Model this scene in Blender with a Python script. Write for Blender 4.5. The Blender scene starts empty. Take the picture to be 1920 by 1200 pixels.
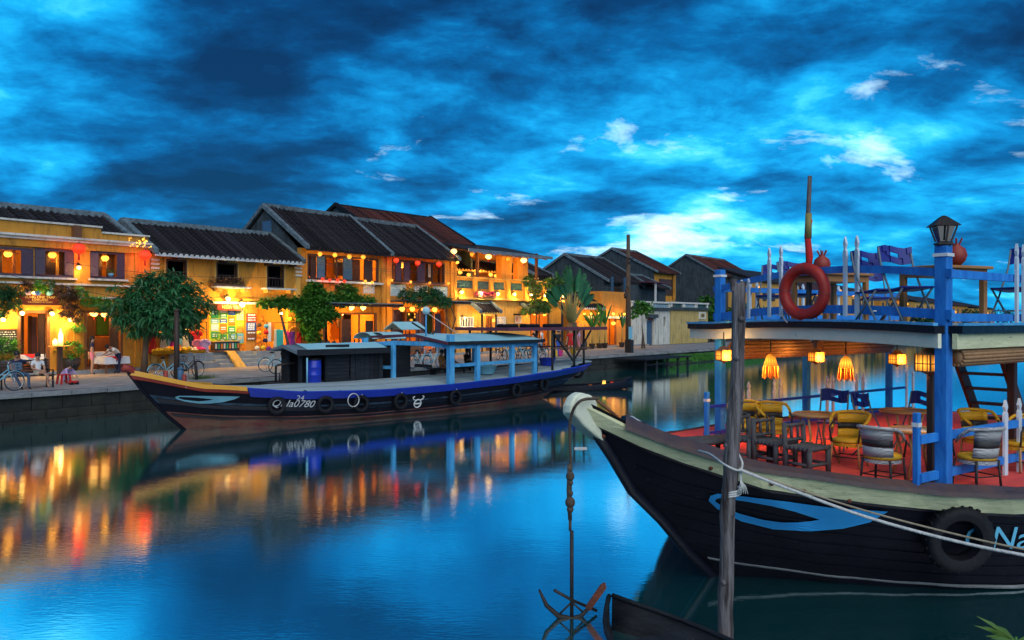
import bpy, bmesh, math, random
from mathutils import Vector, Matrix, Euler
R = math.radians
rnd = random.Random(7)
S = bpy.context.scene
C = S.collection
# ------------------------------------------------------------------ camera
f_px = 1600.0; CH = 3.4
cam = bpy.data.cameras.new('camera'); cam.sensor_width = 36; cam.lens = 36*f_px/1920; cam.clip_end = 4000
co = bpy.data.objects.new('camera', cam); C.objects.link(co)
co.location = (0, 0, CH); co.rotation_euler = (R(90), 0, 0); S.camera = co
S.view_settings.view_transform = 'Standard'; S.view_settings.look = 'None'
S.view_settings.exposure = 0.75; S.view_settings.gamma = 1.0; S.view_settings.use_curve_mapping = False
try:
    S.cycles.use_denoising = True; S.cycles.max_bounces = 6; S.cycles.diffuse_bounces = 2; S.cycles.glossy_bounces = 3
    S.cycles.transmission_bounces = 4; S.cycles.transparent_max_bounces = 8; S.cycles.caustics_reflective = False; S.cycles.caustics_refractive = False
    S.cycles.sample_clamp_indirect = 4.0; S.cycles.use_light_tree = True
except Exception: pass
# ------------------------------------------------------------------ world: dusk sky with a broken cloud deck
W = bpy.data.worlds.new('World'); S.world = W; W.use_nodes = True
SUN_EL, SUN_AZ = R(40), R(165)
SKY_K = (1.0, 2.3, .50, .42)
SKY_OFF = [(18.3, 22.2, 6), (33.7, 12.1, 1), (14.2, 9.1, 2)]
def build_world():
    nt = W.node_tree; N = nt.nodes; L = nt.links; N.clear()
    out = N.new('ShaderNodeOutputWorld'); bg = N.new('ShaderNodeBackground'); L.new(bg.outputs[0], out.inputs[0])
    sky = N.new('ShaderNodeTexSky'); sky.sky_type = 'NISHITA'; sky.sun_disc = False
    sky.sun_elevation = SUN_EL; sky.sun_rotation = SUN_AZ; sky.ozone_density = 6.0
    def M(op, a, b=None, clamp=False):
        m = N.new('ShaderNodeMath'); m.operation = op; m.use_clamp = clamp
        for i, v in enumerate((a, b)):
            if v is None: continue
            if isinstance(v, (int, float)): m.inputs[i].default_value = v
            else: L.new(v, m.inputs[i])
        return m.outputs[0]
    tc = N.new('ShaderNodeTexCoord'); sp = N.new('ShaderNodeSeparateXYZ'); L.new(tc.outputs['Generated'], sp.inputs[0])
    z = M('ABSOLUTE', sp.outputs[2]); zc = M('ADD', z, 0.26)
    cb = N.new('ShaderNodeCombineXYZ'); L.new(M('DIVIDE', sp.outputs[0], zc), cb.inputs[0]); L.new(M('DIVIDE', sp.outputs[1], zc), cb.inputs[1])
    wn = N.new('ShaderNodeTexNoise'); L.new(cb.outputs[0], wn.inputs['Vector']); wn.inputs['Scale'].default_value = 1.7; wn.inputs['Detail'].default_value = 4
    wv = N.new('ShaderNodeVectorMath'); wv.operation = 'MULTIPLY_ADD'; L.new(wn.outputs['Color'], wv.inputs[0]); wv.inputs[1].default_value = (.20, .20, 0); L.new(cb.outputs[0], wv.inputs[2])
    def noise(scale, det, rough, dist, off, stretch=(1, 1, 1), rot=-14):
        mp = N.new('ShaderNodeMapping'); mp.inputs['Location'].default_value = off; mp.inputs['Scale'].default_value = stretch
        mp.inputs['Rotation'].default_value = (0, 0, R(rot))
        L.new(wv.outputs[0], mp.inputs[0])
        n = N.new('ShaderNodeTexNoise'); L.new(mp.outputs[0], n.inputs['Vector'])
        n.inputs['Scale'].default_value = scale; n.inputs['Detail'].default_value = det
        n.inputs['Roughness'].default_value = rough; n.inputs['Distortion'].default_value = dist
        return n.outputs[0]
    big = noise(0.95, 3, .5, .2, SKY_OFF[0], (.8, 1, 1)); mid = noise(2.4, 10, .60, .0, SKY_OFF[1], (.85, 1.05, 1))
    holes = noise(3.6, 7, .6, .2, SKY_OFF[2], (.8, 1.1, 1))
    v = M('ADD', M('MULTIPLY', M('SUBTRACT', big, .5), SKY_K[0]), M('MULTIPLY', M('SUBTRACT', mid, .5), SKY_K[1]))
    hz = M('SUBTRACT', SKY_K[2], M('MULTIPLY', M('SQRT', z), SKY_K[3]))          # thinner, paler cloud towards the horizon
    v = M('ADD', v, hz)
    v = M('ADD', M('MULTIPLY', v, .84), .085)
    rp = N.new('ShaderNodeValToRGB'); L.new(v, rp.inputs[0])
    e = rp.color_ramp.elements
    cols = [(0.0, (.001, .007, .030)), (.15, (.001, .018, .064)), (.30, (.001, .050, .148)), (.44, (.002, .112, .275)), (.58, (.005, .20, .41)), (.70, (.03, .31, .51)), (.81, (.12, .42, .58)), (.91, (.32, .55, .65)), (1.0, (.54, .69, .73))]
    e[0].position, e[0].color = cols[0][0], cols[0][1]+(1,)
    e[1].position, e[1].color = cols[-1][0], cols[-1][1]+(1,)
    for p, c in cols[1:-1]: q = e.new(p); q.color = c+(1,)
    # pale holes in the deck
    hm = M('MULTIPLY', M('SUBTRACT', M('ADD', holes, M('MULTIPLY', M('SUBTRACT', big, .5), .5)), .63), 5.5, True)
    hm = M('MULTIPLY', hm, M('SUBTRACT', 1.0, M('MULTIPLY', z, 1.2), True))
    mx = N.new('ShaderNodeMix'); mx.data_type = 'RGBA'; L.new(hm, mx.inputs['Factor']); L.new(rp.outputs[0], mx.inputs['A'])
    mx.inputs['B'].default_value = (.50, .69, .76, 1)
    # clear-sky light filtering through
    sc = N.new('ShaderNodeVectorMath'); sc.operation = 'SCALE'; L.new(sky.outputs[0], sc.inputs[0]); sc.inputs['Scale'].default_value = .005
    tn = N.new('ShaderNodeVectorMath'); tn.operation = 'MULTIPLY'; L.new(sc.outputs[0], tn.inputs[0]); tn.inputs[1].default_value = (.12, .75, 1.0)
    ad = N.new('ShaderNodeVectorMath'); ad.operation = 'ADD'; L.new(mx.outputs['Result'], ad.inputs[0]); L.new(tn.outputs[0], ad.inputs[1])
    L.new(ad.outputs[0], bg.inputs[0]); bg.inputs[1].default_value = 1.5
build_world()
sun = bpy.data.lights.new('sun', 'SUN'); sun.energy = 1.45; sun.angle = R(70); sun.color = (1, .97, .92)
so = bpy.data.objects.new('sun', sun); C.objects.link(so)
_sd = Vector((math.sin(SUN_AZ)*math.cos(SUN_EL), math.cos(SUN_AZ)*math.cos(SUN_EL), math.sin(SUN_EL)))
so.rotation_euler = _sd.to_track_quat('Z', 'Y').to_euler()
# ------------------------------------------------------------------ street frame: s along the quay, t away from the water
Q0 = (-16.5, 27.4); SA = math.atan2(42.4, 32.2); UX, UY = math.cos(SA), math.sin(SA); NX, NY = -UY, UX
ZQ = 1.0
def SW(s, t, z=0.0): return Vector((Q0[0]+s*UX+t*NX, Q0[1]+s*UY+t*NY, z))
def FS(px, t):
    k = (px-960)/f_px
    return (k*(Q0[1]+t*NY)-(Q0[0]+t*NX))/(UX-k*UY)
def DS(s, t): return Q0[1]+s*UY+t*NY
def F(px, py, t):
    s = FS(px, t); return s, CH-(py-600)*DS(s, t)/f_px
def FR(x0, x1, y0, y1, t):       # picture-measured rectangle on the plane t -> s0,s1,z0,z1
    s0, s1 = FS(x0, t), FS(x1, t); sm = (s0+s1)/2; d = DS(sm, t)
    return s0, s1, CH-(y1-600)*d/f_px, CH-(y0-600)*d/f_px
def FG(px, py, z=ZQ):            # point of the pavement seen at a pixel -> s,t
    d = f_px*(CH-z)/(py-600); x = (px-960)/f_px*d; rx, ry = x-Q0[0], d-Q0[1]
    return rx*UX+ry*UY, rx*NX+ry*NY
# ------------------------------------------------------------------ materials
MATS = {}
def mat(name, c1, c2=None, scale=3.0, rough=.7, bump=.0, bscale=None, metal=0.0, emit=None, es=0.0, detail=5, contrast=1.0, rand=.0, stretch=(1, 1, 1), spec=.4, trans=0.0, alpha=1.0, coat=0.0):
    m = bpy.data.materials.new(name); m.use_nodes = True; nt = m.node_tree; N = nt.nodes; L = nt.links
    b = N['Principled BSDF']; b.inputs['Roughness'].default_value = rough; b.inputs['Metallic'].default_value = metal
    b.inputs['Specular IOR Level'].default_value = spec
    if coat: b.inputs['Coat Weight'].default_value = coat
    if trans: b.inputs['Transmission Weight'].default_value = trans
    if alpha < 1: b.inputs['Alpha'].default_value = alpha
    if emit:
        b.inputs['Emission Color'].default_value = tuple(emit)+(1,); b.inputs['Emission Strength'].default_value = es
    tc = N.new('ShaderNodeTexCoord'); mp = N.new('ShaderNodeMapping'); mp.inputs['Scale'].default_value = stretch
    L.new(tc.outputs['Object'], mp.inputs[0])
    col = None
    if c2 is not None:
        n = N.new('ShaderNodeTexNoise'); L.new(mp.outputs[0], n.inputs['Vector']); n.inputs['Scale'].default_value = scale; n.inputs['Detail'].default_value = detail; n.inputs['Roughness'].default_value = .65
        r = N.new('ShaderNodeMapRange'); L.new(n.outputs[0], r.inputs[0]); h = .22/contrast
        r.inputs[1].default_value = .5-h; r.inputs[2].default_value = .5+h
        mx = N.new('ShaderNodeMix'); mx.data_type = 'RGBA'; L.new(r.outputs[0], mx.inputs['Factor'])
        mx.inputs['A'].default_value = tuple(c1)+(1,); mx.inputs['B'].default_value = tuple(c2)+(1,); col = mx.outputs['Result']
    if rand:
        oi = N.new('ShaderNodeObjectInfo'); hs = N.new('ShaderNodeHueSaturation')
        r = N.new('ShaderNodeMapRange'); L.new(oi.outputs['Random'], r.inputs[0]); r.inputs[3].default_value = 1-rand; r.inputs[4].default_value = 1+rand
        L.new(r.outputs[0], hs.inputs['Value'])
        if col: L.new(col, hs.inputs['Color'])
        else: hs.inputs['Color'].default_value = tuple(c1)+(1,)
        col = hs.outputs[0]
    if col: L.new(col, b.inputs['Base Color'])
    else: b.inputs['Base Color'].default_value = tuple(c1)+(1,)
    if bump:
        n2 = N.new('ShaderNodeTexNoise'); L.new(mp.outputs[0], n2.inputs['Vector']); n2.inputs['Scale'].default_value = bscale or scale*4; n2.inputs['Detail'].default_value = 6
        bp = N.new('ShaderNodeBump'); bp.inputs['Strength'].default_value = bump; bp.inputs['Distance'].default_value = .04; L.new(n2.outputs[0], bp.inputs['Height']); L.new(bp.outputs[0], b.inputs['Normal'])
    MATS[name] = m; return m
def stain(name, c1, c2, dark, amt=.6, top=0.0):   # painted plaster: two tones plus dark water stains running down
    m = mat(name, c1, c2, scale=.8, rough=.85, bump=.25, bscale=9, contrast=1.2)
    nt = m.node_tree; N = nt.nodes; L = nt.links; b = N['Principled BSDF']
    src = b.inputs['Base Color'].links[0].from_socket
    tc = N.new('ShaderNodeTexCoord'); mp = N.new('ShaderNodeMapping'); L.new(tc.outputs['Object'], mp.inputs[0]); mp.inputs['Scale'].default_value = (2.2, 2.2, .45)
    n = N.new('ShaderNodeTexNoise'); L.new(mp.outputs[0], n.inputs['Vector']); n.inputs['Scale'].default_value = 1.6; n.inputs['Detail'].default_value = 8; n.inputs['Roughness'].default_value = .7
    r = N.new('ShaderNodeMapRange'); L.new(n.outputs[0], r.inputs[0]); r.inputs[1].default_value = .49; r.inputs[2].default_value = .70; r.inputs[4].default_value = min(1, amt*1.25)
    mx = N.new('ShaderNodeMix'); mx.data_type = 'RGBA'; L.new(r.outputs[0], mx.inputs['Factor']); L.new(src, mx.inputs['A']); mx.inputs['B'].default_value = tuple(dark)+(1,)
    L.new(mx.outputs['Result'], b.inputs['Base Color'])
    return m
stain('yellow_plaster', (.60, .275, .032), (.48, .205, .026), (.13, .06, .018), .6)
stain('pale_plaster', (.64, .38, .09), (.52, .29, .06), (.18, .10, .04), .6)
stain('orange_plaster', (.68, .27, .035), (.58, .22, .03), (.25, .10, .02), .4)
stain('room_plaster', (.72, .30, .06), (.60, .24, .05), (.30, .13, .03), .4)
stain('white_plaster', (.62, .60, .52), (.50, .49, .42), (.12, .12, .10), .8)
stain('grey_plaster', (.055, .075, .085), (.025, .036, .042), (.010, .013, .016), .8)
stain('ochre_wall', (.52, .40, .15), (.44, .30, .09), (.16, .13, .08), .8)
stain('trim_white', (.68, .68, .64), (.55, .54, .48), (.15, .13, .10), .5)
mat('roof_tile', (.008, .009, .013), (.022, .017, .020), 5, .75, .4, 20, rand=.6, spec=.25)
mat('red_tile', (.085, .022, .016), (.032, .013, .013), 4, .8, .4, 20, rand=.6, spec=.25)
mat('roof_sheet', (.006, .006, .008), (.012, .011, .012), 6, .9, .3, 20)
mat('ridge_mortar', (.16, .22, .25), (.045, .06, .07), 4, .85, .4, 14, rand=.2)
mat('white_end', (.62, .66, .68), (.40, .42, .43), 9, .8, rand=.15)
mat('dark_wood', (.030, .017, .013), (.055, .030, .020), 6, .6, .3, 20, rand=.3, stretch=(1, 1, .2))
mat('purple_wood', (.050, .036, .060), (.075, .050, .080), 6, .6, .3, 20, rand=.2)
mat('brown_wood', (.20, .085, .035), (.13, .05, .02), 6, .55, .2, 18, rand=.2, stretch=(1, 1, .3))
mat('blue_shutter', (.06, .14, .24), (.03, .08, .15), 6, .6, rand=.15)
mat('lattice_blue', (.45, .62, .68), (.35, .50, .56), 8, .6)
mat('lattice_green', (.06, .15, .15), (.04, .09, .10), 8, .5)
mat('stone', (.26, .28, .29), (.13, .14, .145), 2.2, .85, .6, 12, rand=.2)
mat('step_stone', (.30, .32, .33), (.20, .21, .22), 3, .8, .3, 14, rand=.12)
mat('pavement', (.30, .31, .32), (.19, .195, .20), .9, .8, .35, 9)
mat('warm_paving', (.42, .34, .28), (.32, .25, .20), 1.5, .8, .3, 9)
mat('quay_stone', (.040, .045, .036), (.012, .014, .013), 1.8, .9, .8, 7, rand=.3)
mat('moss_stone', (.05, .07, .03), (.02, .03, .016), 1.2, .9, .8, 7)
mat('earth', (.06, .05, .035), (.035, .03, .02), .5, .95, .4, 3)
mat('grass_blade', (.05, .11, .02), (.09, .15, .03), 4, .7, rand=.2)
mat('leaf_dark', (.010, .070, .026), (.030, .15, .045), 2.2, .45, rand=.3)
mat('leaf_mid', (.030, .15, .014), (.075, .24, .025), 2.2, .5, rand=.3)
mat('leaf_light', (.085, .20, .028), (.14, .27, .045), 2.5, .5, rand=.3)
mat('leaf_red', (.10, .035, .03), (.05, .05, .02), 2.5, .6)
mat('bark', (.11, .075, .05), (.05, .035, .025), 7, .9, .7, 20, stretch=(1, 1, .25))
mat('palm_stem', (.26, .22, .06), (.16, .15, .05), 6, .6)
mat('black_paint', (.003, .0035, .008), (.006, .007, .015), 3, .45, .2, 12, spec=.2, rand=.1)
mat('hull_black', (.0022, .0025, .006), (.006, .007, .014), 2.5, .62, .25, 10, spec=.10)
mat('hull_worn', (.006, .008, .018), (.04, .085, .13), 1.6, .55, .4, 8, contrast=1.6, spec=.2)
mat('hull_red', (.13, .018, .024), (.16, .095, .06), 1.5, .7, .3, 8)
mat('strake_blue', (.006, .022, .36), (.010, .045, .42), 3, .4, .15, 12)
mat('boat_blue', (.010, .13, .50), (.03, .26, .74), 5, .5, .35, 18, rand=.12, stretch=(1, 1, .35), contrast=1.3)
mat('post_blue', (.035, .24, .54), (.10, .42, .70), 5, .55, .35, 16, rand=.12, stretch=(1, 1, .4), contrast=1.3)
mat('eye_blue', (.02, .33, .82), (.03, .40, .85), 4, .5)
mat('eye_pale', (.22, .50, .62), (.16, .42, .54), 5, .5)
mat('cream_paint', (.72, .74, .46), (.54, .57, .33), 3.4, .6, .35, 12, rand=.05, stretch=(.5, 1, 2), contrast=1.3)
mat('cream_light', (.76, .79, .62), (.62, .66, .50), 2.4, .55, .25, 12)
mat('cap_dark', (.045, .04, .055), (.10, .06, .05), 3, .5, .3, 14)
mat('plank_bare', (.40, .30, .16), (.28, .19, .09), 4, .6, .3, 14, stretch=(1, 1, 1))
mat('yellow_edge', (.72, .36, .03), (.60, .28, .03), 4, .5, .15, 14)
mat('red_paint', (.30, .035, .02), (.20, .022, .015), 4, .5, .2, 14)
mat('deck_plank', (.36, .46, .48), (.22, .29, .32), 4, .75, .4, 14, rand=.22, stretch=(.4, 3, 1))
mat('tarred_wood', (.008, .010, .014), (.020, .025, .032), 5, .7, .5, 16, rand=.35, stretch=(.3, 1, 3), spec=.2)
mat('roof_teal', (.22, .52, .60), (.36, .62, .66), 1.2, .5, .2, 6)
mat('roof_grey', (.17, .22, .25), (.10, .13, .16), 1.5, .7, .4, 8)
mat('maroon', (.12, .03, .055), (.075, .022, .04), 4, .6, .3, 14)
mat('iron', (.018, .018, .020), (.035, .028, .025), 6, .55, .3, 20, metal=.4)
mat('rust', (.20, .05, .025), (.09, .035, .025), 8, .8, .5, 24)
mat('rubber', (.0035, .004, .006), (.010, .011, .015), 6, .6, .3, 20, spec=.18)
mat('barrel_blue', (.012, .03, .38), (.012, .04, .44), 2, .35)
mat('carpet', (.72, .10, .045), (.58, .045, .075), .8, .95, .15, 60)
mat('ring_red', (.40, .022, .012), (.28, .015, .010), 2.5, .5, .15, 30)
mat('rope', (.36, .31, .22), (.22, .18, .12), 20, .9, .4, 40)
mat('rope_white', (.60, .62, .60), (.42, .44, .43), 20, .9, .4, 40)
mat('rope_dark', (.10, .075, .055), (.05, .038, .03), 20, .9, .5, 40)
mat('chrome', (.55, .57, .58), None, rough=.25, metal=.9)
mat('white_paint', (.72, .74, .74), (.60, .62, .62), 4, .5)
mat('picket_white', (.60, .68, .74), (.48, .58, .66), 4, .5, rand=.1)
mat('wicker_yellow', (.80, .47, .02), (.60, .32, .012), 40, .6, .5, 60)
mat('wicker_white', (.62, .62, .60), (.34, .34, .34), 60, .6, .5, 80, contrast=2)
mat('wicker_black', (.012, .012, .013), (.025, .025, .026), 40, .5, .5, 60)
mat('bamboo', (.46, .27, .10), (.34, .18, .06), 10, .5, rand=.15)
mat('blind_bamboo', (.30, .17, .08), (.20, .11, .05), 14, .6, .3, 30, rand=.2)
mat('chair_blue', (.012, .022, .20), (.018, .03, .25), 4, .45)
mat('table_wood', (.40, .19, .06), (.30, .13, .04), 5, .5, .2, 16, stretch=(.5, 3, 1))
mat('table_top', (.62, .60, .55), None, rough=.3)
mat('weathered_wood', (.21, .195, .20), (.022, .016, .015), 4, .85, .8, 18, stretch=(4, 4, .3), contrast=1.8)
mat('wet_wood', (.020, .045, .035), (.04, .07, .055), 6, .5, .6, 16, stretch=(3, 3, .5))
mat('log_wood', (.085, .095, .105), (.045, .048, .052), 8, .8, .5, 20, stretch=(3, 3, .5))
mat('cloth_white', (.74, .74, .76), (.66, .66, .70), 3, .9)
mat('cloth_red', (.50, .03, .03), None, rough=.9)
mat('skin', (.42, .22, .14), None, rough=.55)
mat('skin_tan', (.30, .15, .09), None, rough=.55)
mat('hair', (.010, .008, .008), None, rough=.5)
mat('clay', (.035, .030, .030), (.05, .042, .04), 5, .6)
mat('terracotta', (.32, .11, .05), (.24, .08, .04), 5, .8)
mat('chalkboard', (.02, .022, .026), (.035, .037, .042), 4, .7)
mat('sign_red', (.16, .025, .012), (.12, .02, .01), 4, .55)
mat('letter_gold', (.75, .50, .12), None, rough=.5)
mat('letter_white', (.72, .76, .78), None, rough=.6)
mat('letter_blue', (.16, .60, .88), None, rough=.5)
mat('glass_dark', (.02, .03, .035), None, rough=.08, spec=.6)
for nm, c in dict(pink=(.70, .22, .30), navy=(.012, .018, .06), white=(.72, .72, .72), lilac=(.48, .34, .58), red=(.55, .02, .02), orange=(.70, .20, .02), green=(.05, .32, .10), teal=(.03, .35, .36), yellow=(.75, .50, .03), blue=(.03, .10, .45), purple=(.16, .03, .22), black=(.015, .015, .018), jeans=(.05, .09, .16), brown=(.16, .08, .04), cream=(.66, .58, .44), magenta=(.55, .03, .20), lime=(.45, .62, .03), sky=(.15, .42, .60)).items():
    mat('fab_'+nm, c, tuple(v*.75 for v in c), 6, .85, .15, 20)
WARM = (1.0, .50, .12); GOLD = (1.0, .58, .14)
mat('glow_yellow', (.8, .5, .1), emit=(1.0, .43, .045), es=2.2)
mat('glow_white', (.8, .7, .4), emit=(1.0, .52, .11), es=3.2)
mat('glow_orange', (.7, .2, .02), emit=(1.0, .20, .015), es=1.7)
mat('glow_red', (.6, .03, .01), emit=(1.0, .035, .008), es=1.5)
mat('glow_amber', (.7, .3, .03), emit=(1.0, .33, .025), es=1.35)
mat('glow_panel', (.75, .6, .1), emit=(.9, .8, .1), es=.5)
# ------------------------------------------------------------------ mesh builder
class MB:
    def __init__(s): s.v = []; s.f = []; s.m = []; s.sm = []; s.mi = 0; s.smooth = False
    def add(s, vs, fs):
        b = len(s.v); s.v += [tuple(v) for v in vs]
        for f in fs: s.f.append(tuple(b+i for i in f)); s.m.append(s.mi); s.sm.append(s.smooth)
        return s
    def box(s, x0, x1, y0, y1, z0, z1):
        return s.add([(x0, y0, z0), (x1, y0, z0), (x1, y1, z0), (x0, y1, z0), (x0, y0, z1), (x1, y0, z1), (x1, y1, z1), (x0, y1, z1)],
                     [(0, 3, 2, 1), (4, 5, 6, 7), (0, 1, 5, 4), (1, 2, 6, 5), (2, 3, 7, 6), (3, 0, 4, 7)])
    def cbox(s, c, d): return s.box(c[0]-d[0]/2, c[0]+d[0]/2, c[1]-d[1]/2, c[1]+d[1]/2, c[2]-d[2]/2, c[2]+d[2]/2)
    def bar(s, a, b, w, h=None, up=(0, 0, 1), w2=None, h2=None):
        a = Vector(a); b = Vector(b); h = h or w; d = (b-a).normalized(); up = Vector(up)
        if abs(d.dot(up)) > .98: up = Vector((0, 1, 0))
        x = d.cross(up).normalized(); y = x.cross(d).normalized(); w2 = w2 or w; h2 = h2 or h
        vs = [a-x*w/2-y*h/2, a+x*w/2-y*h/2, a+x*w/2+y*h/2, a-x*w/2+y*h/2, b-x*w2/2-y*h2/2, b+x*w2/2-y*h2/2, b+x*w2/2+y*h2/2, b-x*w2/2+y*h2/2]
        return s.add(vs, [(0, 3, 2, 1), (4, 5, 6, 7), (0, 1, 5, 4), (1, 2, 6, 5), (2, 3, 7, 6), (3, 0, 4, 7)])
    def tube(s, pts, r, n=8, closed=False, caps=True):
        pts = [Vector(p) for p in pts]; k = len(pts); rs = r if isinstance(r, (list, tuple)) else [r]*k
        vs = []; pu = None
        for i, p in enumerate(pts):
            if closed: d = pts[(i+1) % k]-pts[i-1]
            else: d = pts[min(i+1, k-1)]-pts[max(i-1, 0)]
            d = d.normalized() if d.length > 1e-9 else Vector((0, 0, 1))
            if pu is None: pu = Vector((0, 0, 1)) if abs(d.z) < .9 else Vector((1, 0, 0))
            x = d.cross(pu).normalized(); y = x.cross(d).normalized(); pu = y
            for j in range(n):
                a = 2*math.pi*j/n; vs.append(p+(x*math.cos(a)+y*math.sin(a))*rs[i])
        fs = []
        for i in range(k if closed else k-1):
            i2 = (i+1) % k
            for j in range(n): fs.append((i*n+j, i2*n+j, i2*n+(j+1) % n, i*n+(j+1) % n))
        if caps and not closed:
            fs.append(tuple(range(n))); fs.append(tuple((k-1)*n+j for j in reversed(range(n))))
        o = s.smooth; s.smooth = True; s.add(vs, fs); s.smooth = o; return s
    def lathe(s, prof, c=(0, 0, 0), n=16, axis='z', caps=True, smooth=True):
        vs = []; fs = []; c = Vector(c)
        for r, h in prof:
            for j in range(n):
                a = 2*math.pi*j/n; p = (r*math.cos(a), r*math.sin(a), h)
                if axis == 'x': p = (p[2], p[0], p[1])
                if axis == 'y': p = (p[1], p[2], p[0])
                vs.append(c+Vector(p))
        for i in range(len(prof)-1):
            for j in range(n): fs.append((i*n+j, i*n+(j+1) % n, (i+1)*n+(j+1) % n, (i+1)*n+j))
        if caps: fs.append(tuple(reversed(range(n)))); fs.append(tuple((len(prof)-1)*n+j for j in range(n)))
        o = s.smooth; s.smooth = smooth; s.add(vs, fs); s.smooth = o; return s
    def torus(s, c, Rr, r, axis='y', n=24, m=10, sq=1.0):
        vs = []; fs = []; c = Vector(c)
        for i in range(n):
            a = 2*math.pi*i/n
            for j in range(m):
                b = 2*math.pi*j/m; q = Rr+r*math.cos(b); h = r*math.sin(b)*sq
                p = (q*math.cos(a), q*math.sin(a), h)
                if axis == 'y': p = (p[0], p[2], p[1])
                if axis == 'x': p = (p[2], p[0], p[1])
                vs.append(c+Vector(p))
        for i in range(n):
            for j in range(m): fs.append((i*m+j, ((i+1) % n)*m+j, ((i+1) % n)*m+(j+1) % m, i*m+(j+1) % m))
        o = s.smooth; s.smooth = True; s.add(vs, fs); s.smooth = o; return s
    def ball(s, c, r, n=12, m=8):
        rx, ry, rz = r if isinstance(r, (list, tuple)) else (r, r, r)
        vs = [(c[0], c[1], c[2]-rz)]; fs = []
        for i in range(1, m):
            a = -math.pi/2+math.pi*i/m
            for j in range(n):
                b = 2*math.pi*j/n; vs.append((c[0]+rx*math.cos(a)*math.cos(b), c[1]+ry*math.cos(a)*math.sin(b), c[2]+rz*math.sin(a)))
        vs.append((c[0], c[1], c[2]+rz)); e = len(vs)-1
        for j in range(n): fs.append((0, 1+(j+1) % n, 1+j)); fs.append((e, e-n+j, e-n+(j+1) % n))
        for i in range(m-2):
            for j in range(n): fs.append((1+i*n+j, 1+i*n+(j+1) % n, 1+(i+1)*n+(j+1) % n, 1+(i+1)*n+j))
        o = s.smooth; s.smooth = True; s.add(vs, fs); s.smooth = o; return s
    def prism(s, poly, vec):            # closed polygon extruded by vec
        k = len(poly); v = Vector(vec); vs = [Vector(p) for p in poly]+[Vector(p)+v for p in poly]
        return s.add(vs, [tuple(range(k)), tuple(k+i for i in reversed(range(k)))]+[(i, k+i, k+(i+1) % k, (i+1) % k) for i in range(k)])
    def grid(s, rows):                  # list of rows of points
        k = len(rows[0]); vs = [p for r in rows for p in r]; fs = []
        for i in range(len(rows)-1):
            for j in range(k-1): fs.append((i*k+j, i*k+j+1, (i+1)*k+j+1, (i+1)*k+j))
        return s.add(vs, fs)
    def mesh(s, name, mats, org=(0, 0, 0)):
        me = bpy.data.meshes.new(name); o = Vector(org)
        me.from_pydata([tuple(Vector(v)-o) for v in s.v], [], s.f)
        for m in (mats if isinstance(mats, (list, tuple)) else [mats]): me.materials.append(MATS[m])
        me.polygons.foreach_set('material_index', s.m); me.polygons.foreach_set('use_smooth', s.sm); me.update()
        bm = bmesh.new(); bm.from_mesh(me); bmesh.ops.recalc_face_normals(bm, faces=bm.faces); bm.to_mesh(me); bm.free()
        return me
    def build(s, name, mats, parent=None, org=(0, 0, 0), bevel=0):
        o = bpy.data.objects.new(name, s.mesh(name, mats, org)); C.objects.link(o)
        if parent: o.parent = parent
        if bevel:
            b = o.modifiers.new('bevel', 'BEVEL'); b.width = bevel; b.segments = 2; b.limit_method = 'ANGLE'
        return o
def link(name, me, parent=None, loc=(0, 0, 0), rot=(0, 0, 0), scale=(1, 1, 1)):
    o = bpy.data.objects.new(name, me); C.objects.link(o); o.parent = parent; o.location = loc; o.rotation_euler = rot; o.scale = scale; return o
def tag(o, label, cat, group=None):
    o['label'] = label; o['category'] = cat
    if group: o['group'] = group
    return o
def thing(name, label, cat, loc=(0, 0, 0), rotz=0.0, group=None):
    o = bpy.data.objects.new(name, None); C.objects.link(o); o.location = loc; o.rotation_euler = (0, 0, rotz); o.empty_display_size = .2
    return tag(o, label, cat, group)
def structure(o): o['kind'] = 'structure'; return o
def stuff(o): o['kind'] = 'stuff'; return o
def copy_tree(o, parent=None):
    c = o.copy(); C.objects.link(c); c.parent = parent
    if parent is not None: c.matrix_parent_inverse = o.matrix_parent_inverse.copy()
    for ch in [x for x in KIDS.get(o.name, [])]: copy_tree(ch, c)
    return c
KIDS = {}
def index_kids(root):
    KIDS[root.name] = list(root.children)
    for c in root.children: index_kids(c)
def dup(root, loc, rot=0.0, label=None, scale=None):
    if root.name not in KIDS: index_kids(root)
    c = copy_tree(root); c.location = loc; c.rotation_euler = (0, 0, rot) if isinstance(rot, (int, float)) else rot
    if scale: c.scale = scale if isinstance(scale, tuple) else (scale,)*3
    if label: c['label'] = label
    return c
def lamp(parent, loc, energy, color=WARM, r=.06, name='lamp_light'):
    l = bpy.data.lights.new(name, 'POINT'); l.energy = energy; l.color = color; l.shadow_soft_size = r
    o = bpy.data.objects.new(name, l); C.objects.link(o); o.parent = parent; o.location = loc; o.visible_glossy = False; return o
def text(body, size, m, parent, loc, rot=(R(90), 0, 0), name='lettering', ext=.004, align='CENTER', shear=0.0, sx=1.0):
    cu = bpy.data.curves.new(name, 'FONT'); cu.body = body; cu.size = size; cu.extrude = ext; cu.align_x = align; cu.align_y = 'CENTER'; cu.shear = shear
    cu.materials.append(MATS[m]); cu.resolution_u = 3
    o = bpy.data.objects.new(name, cu); C.objects.link(o)
    me = bpy.data.meshes.new_from_object(o.evaluated_get(bpy.context.evaluated_depsgraph_get())); bpy.data.objects.remove(o)
    o = bpy.data.objects.new(name, me); C.objects.link(o); o.parent = parent; o.location = loc; o.rotation_euler = rot; o.scale = (sx, 1, 1); return o

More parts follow.
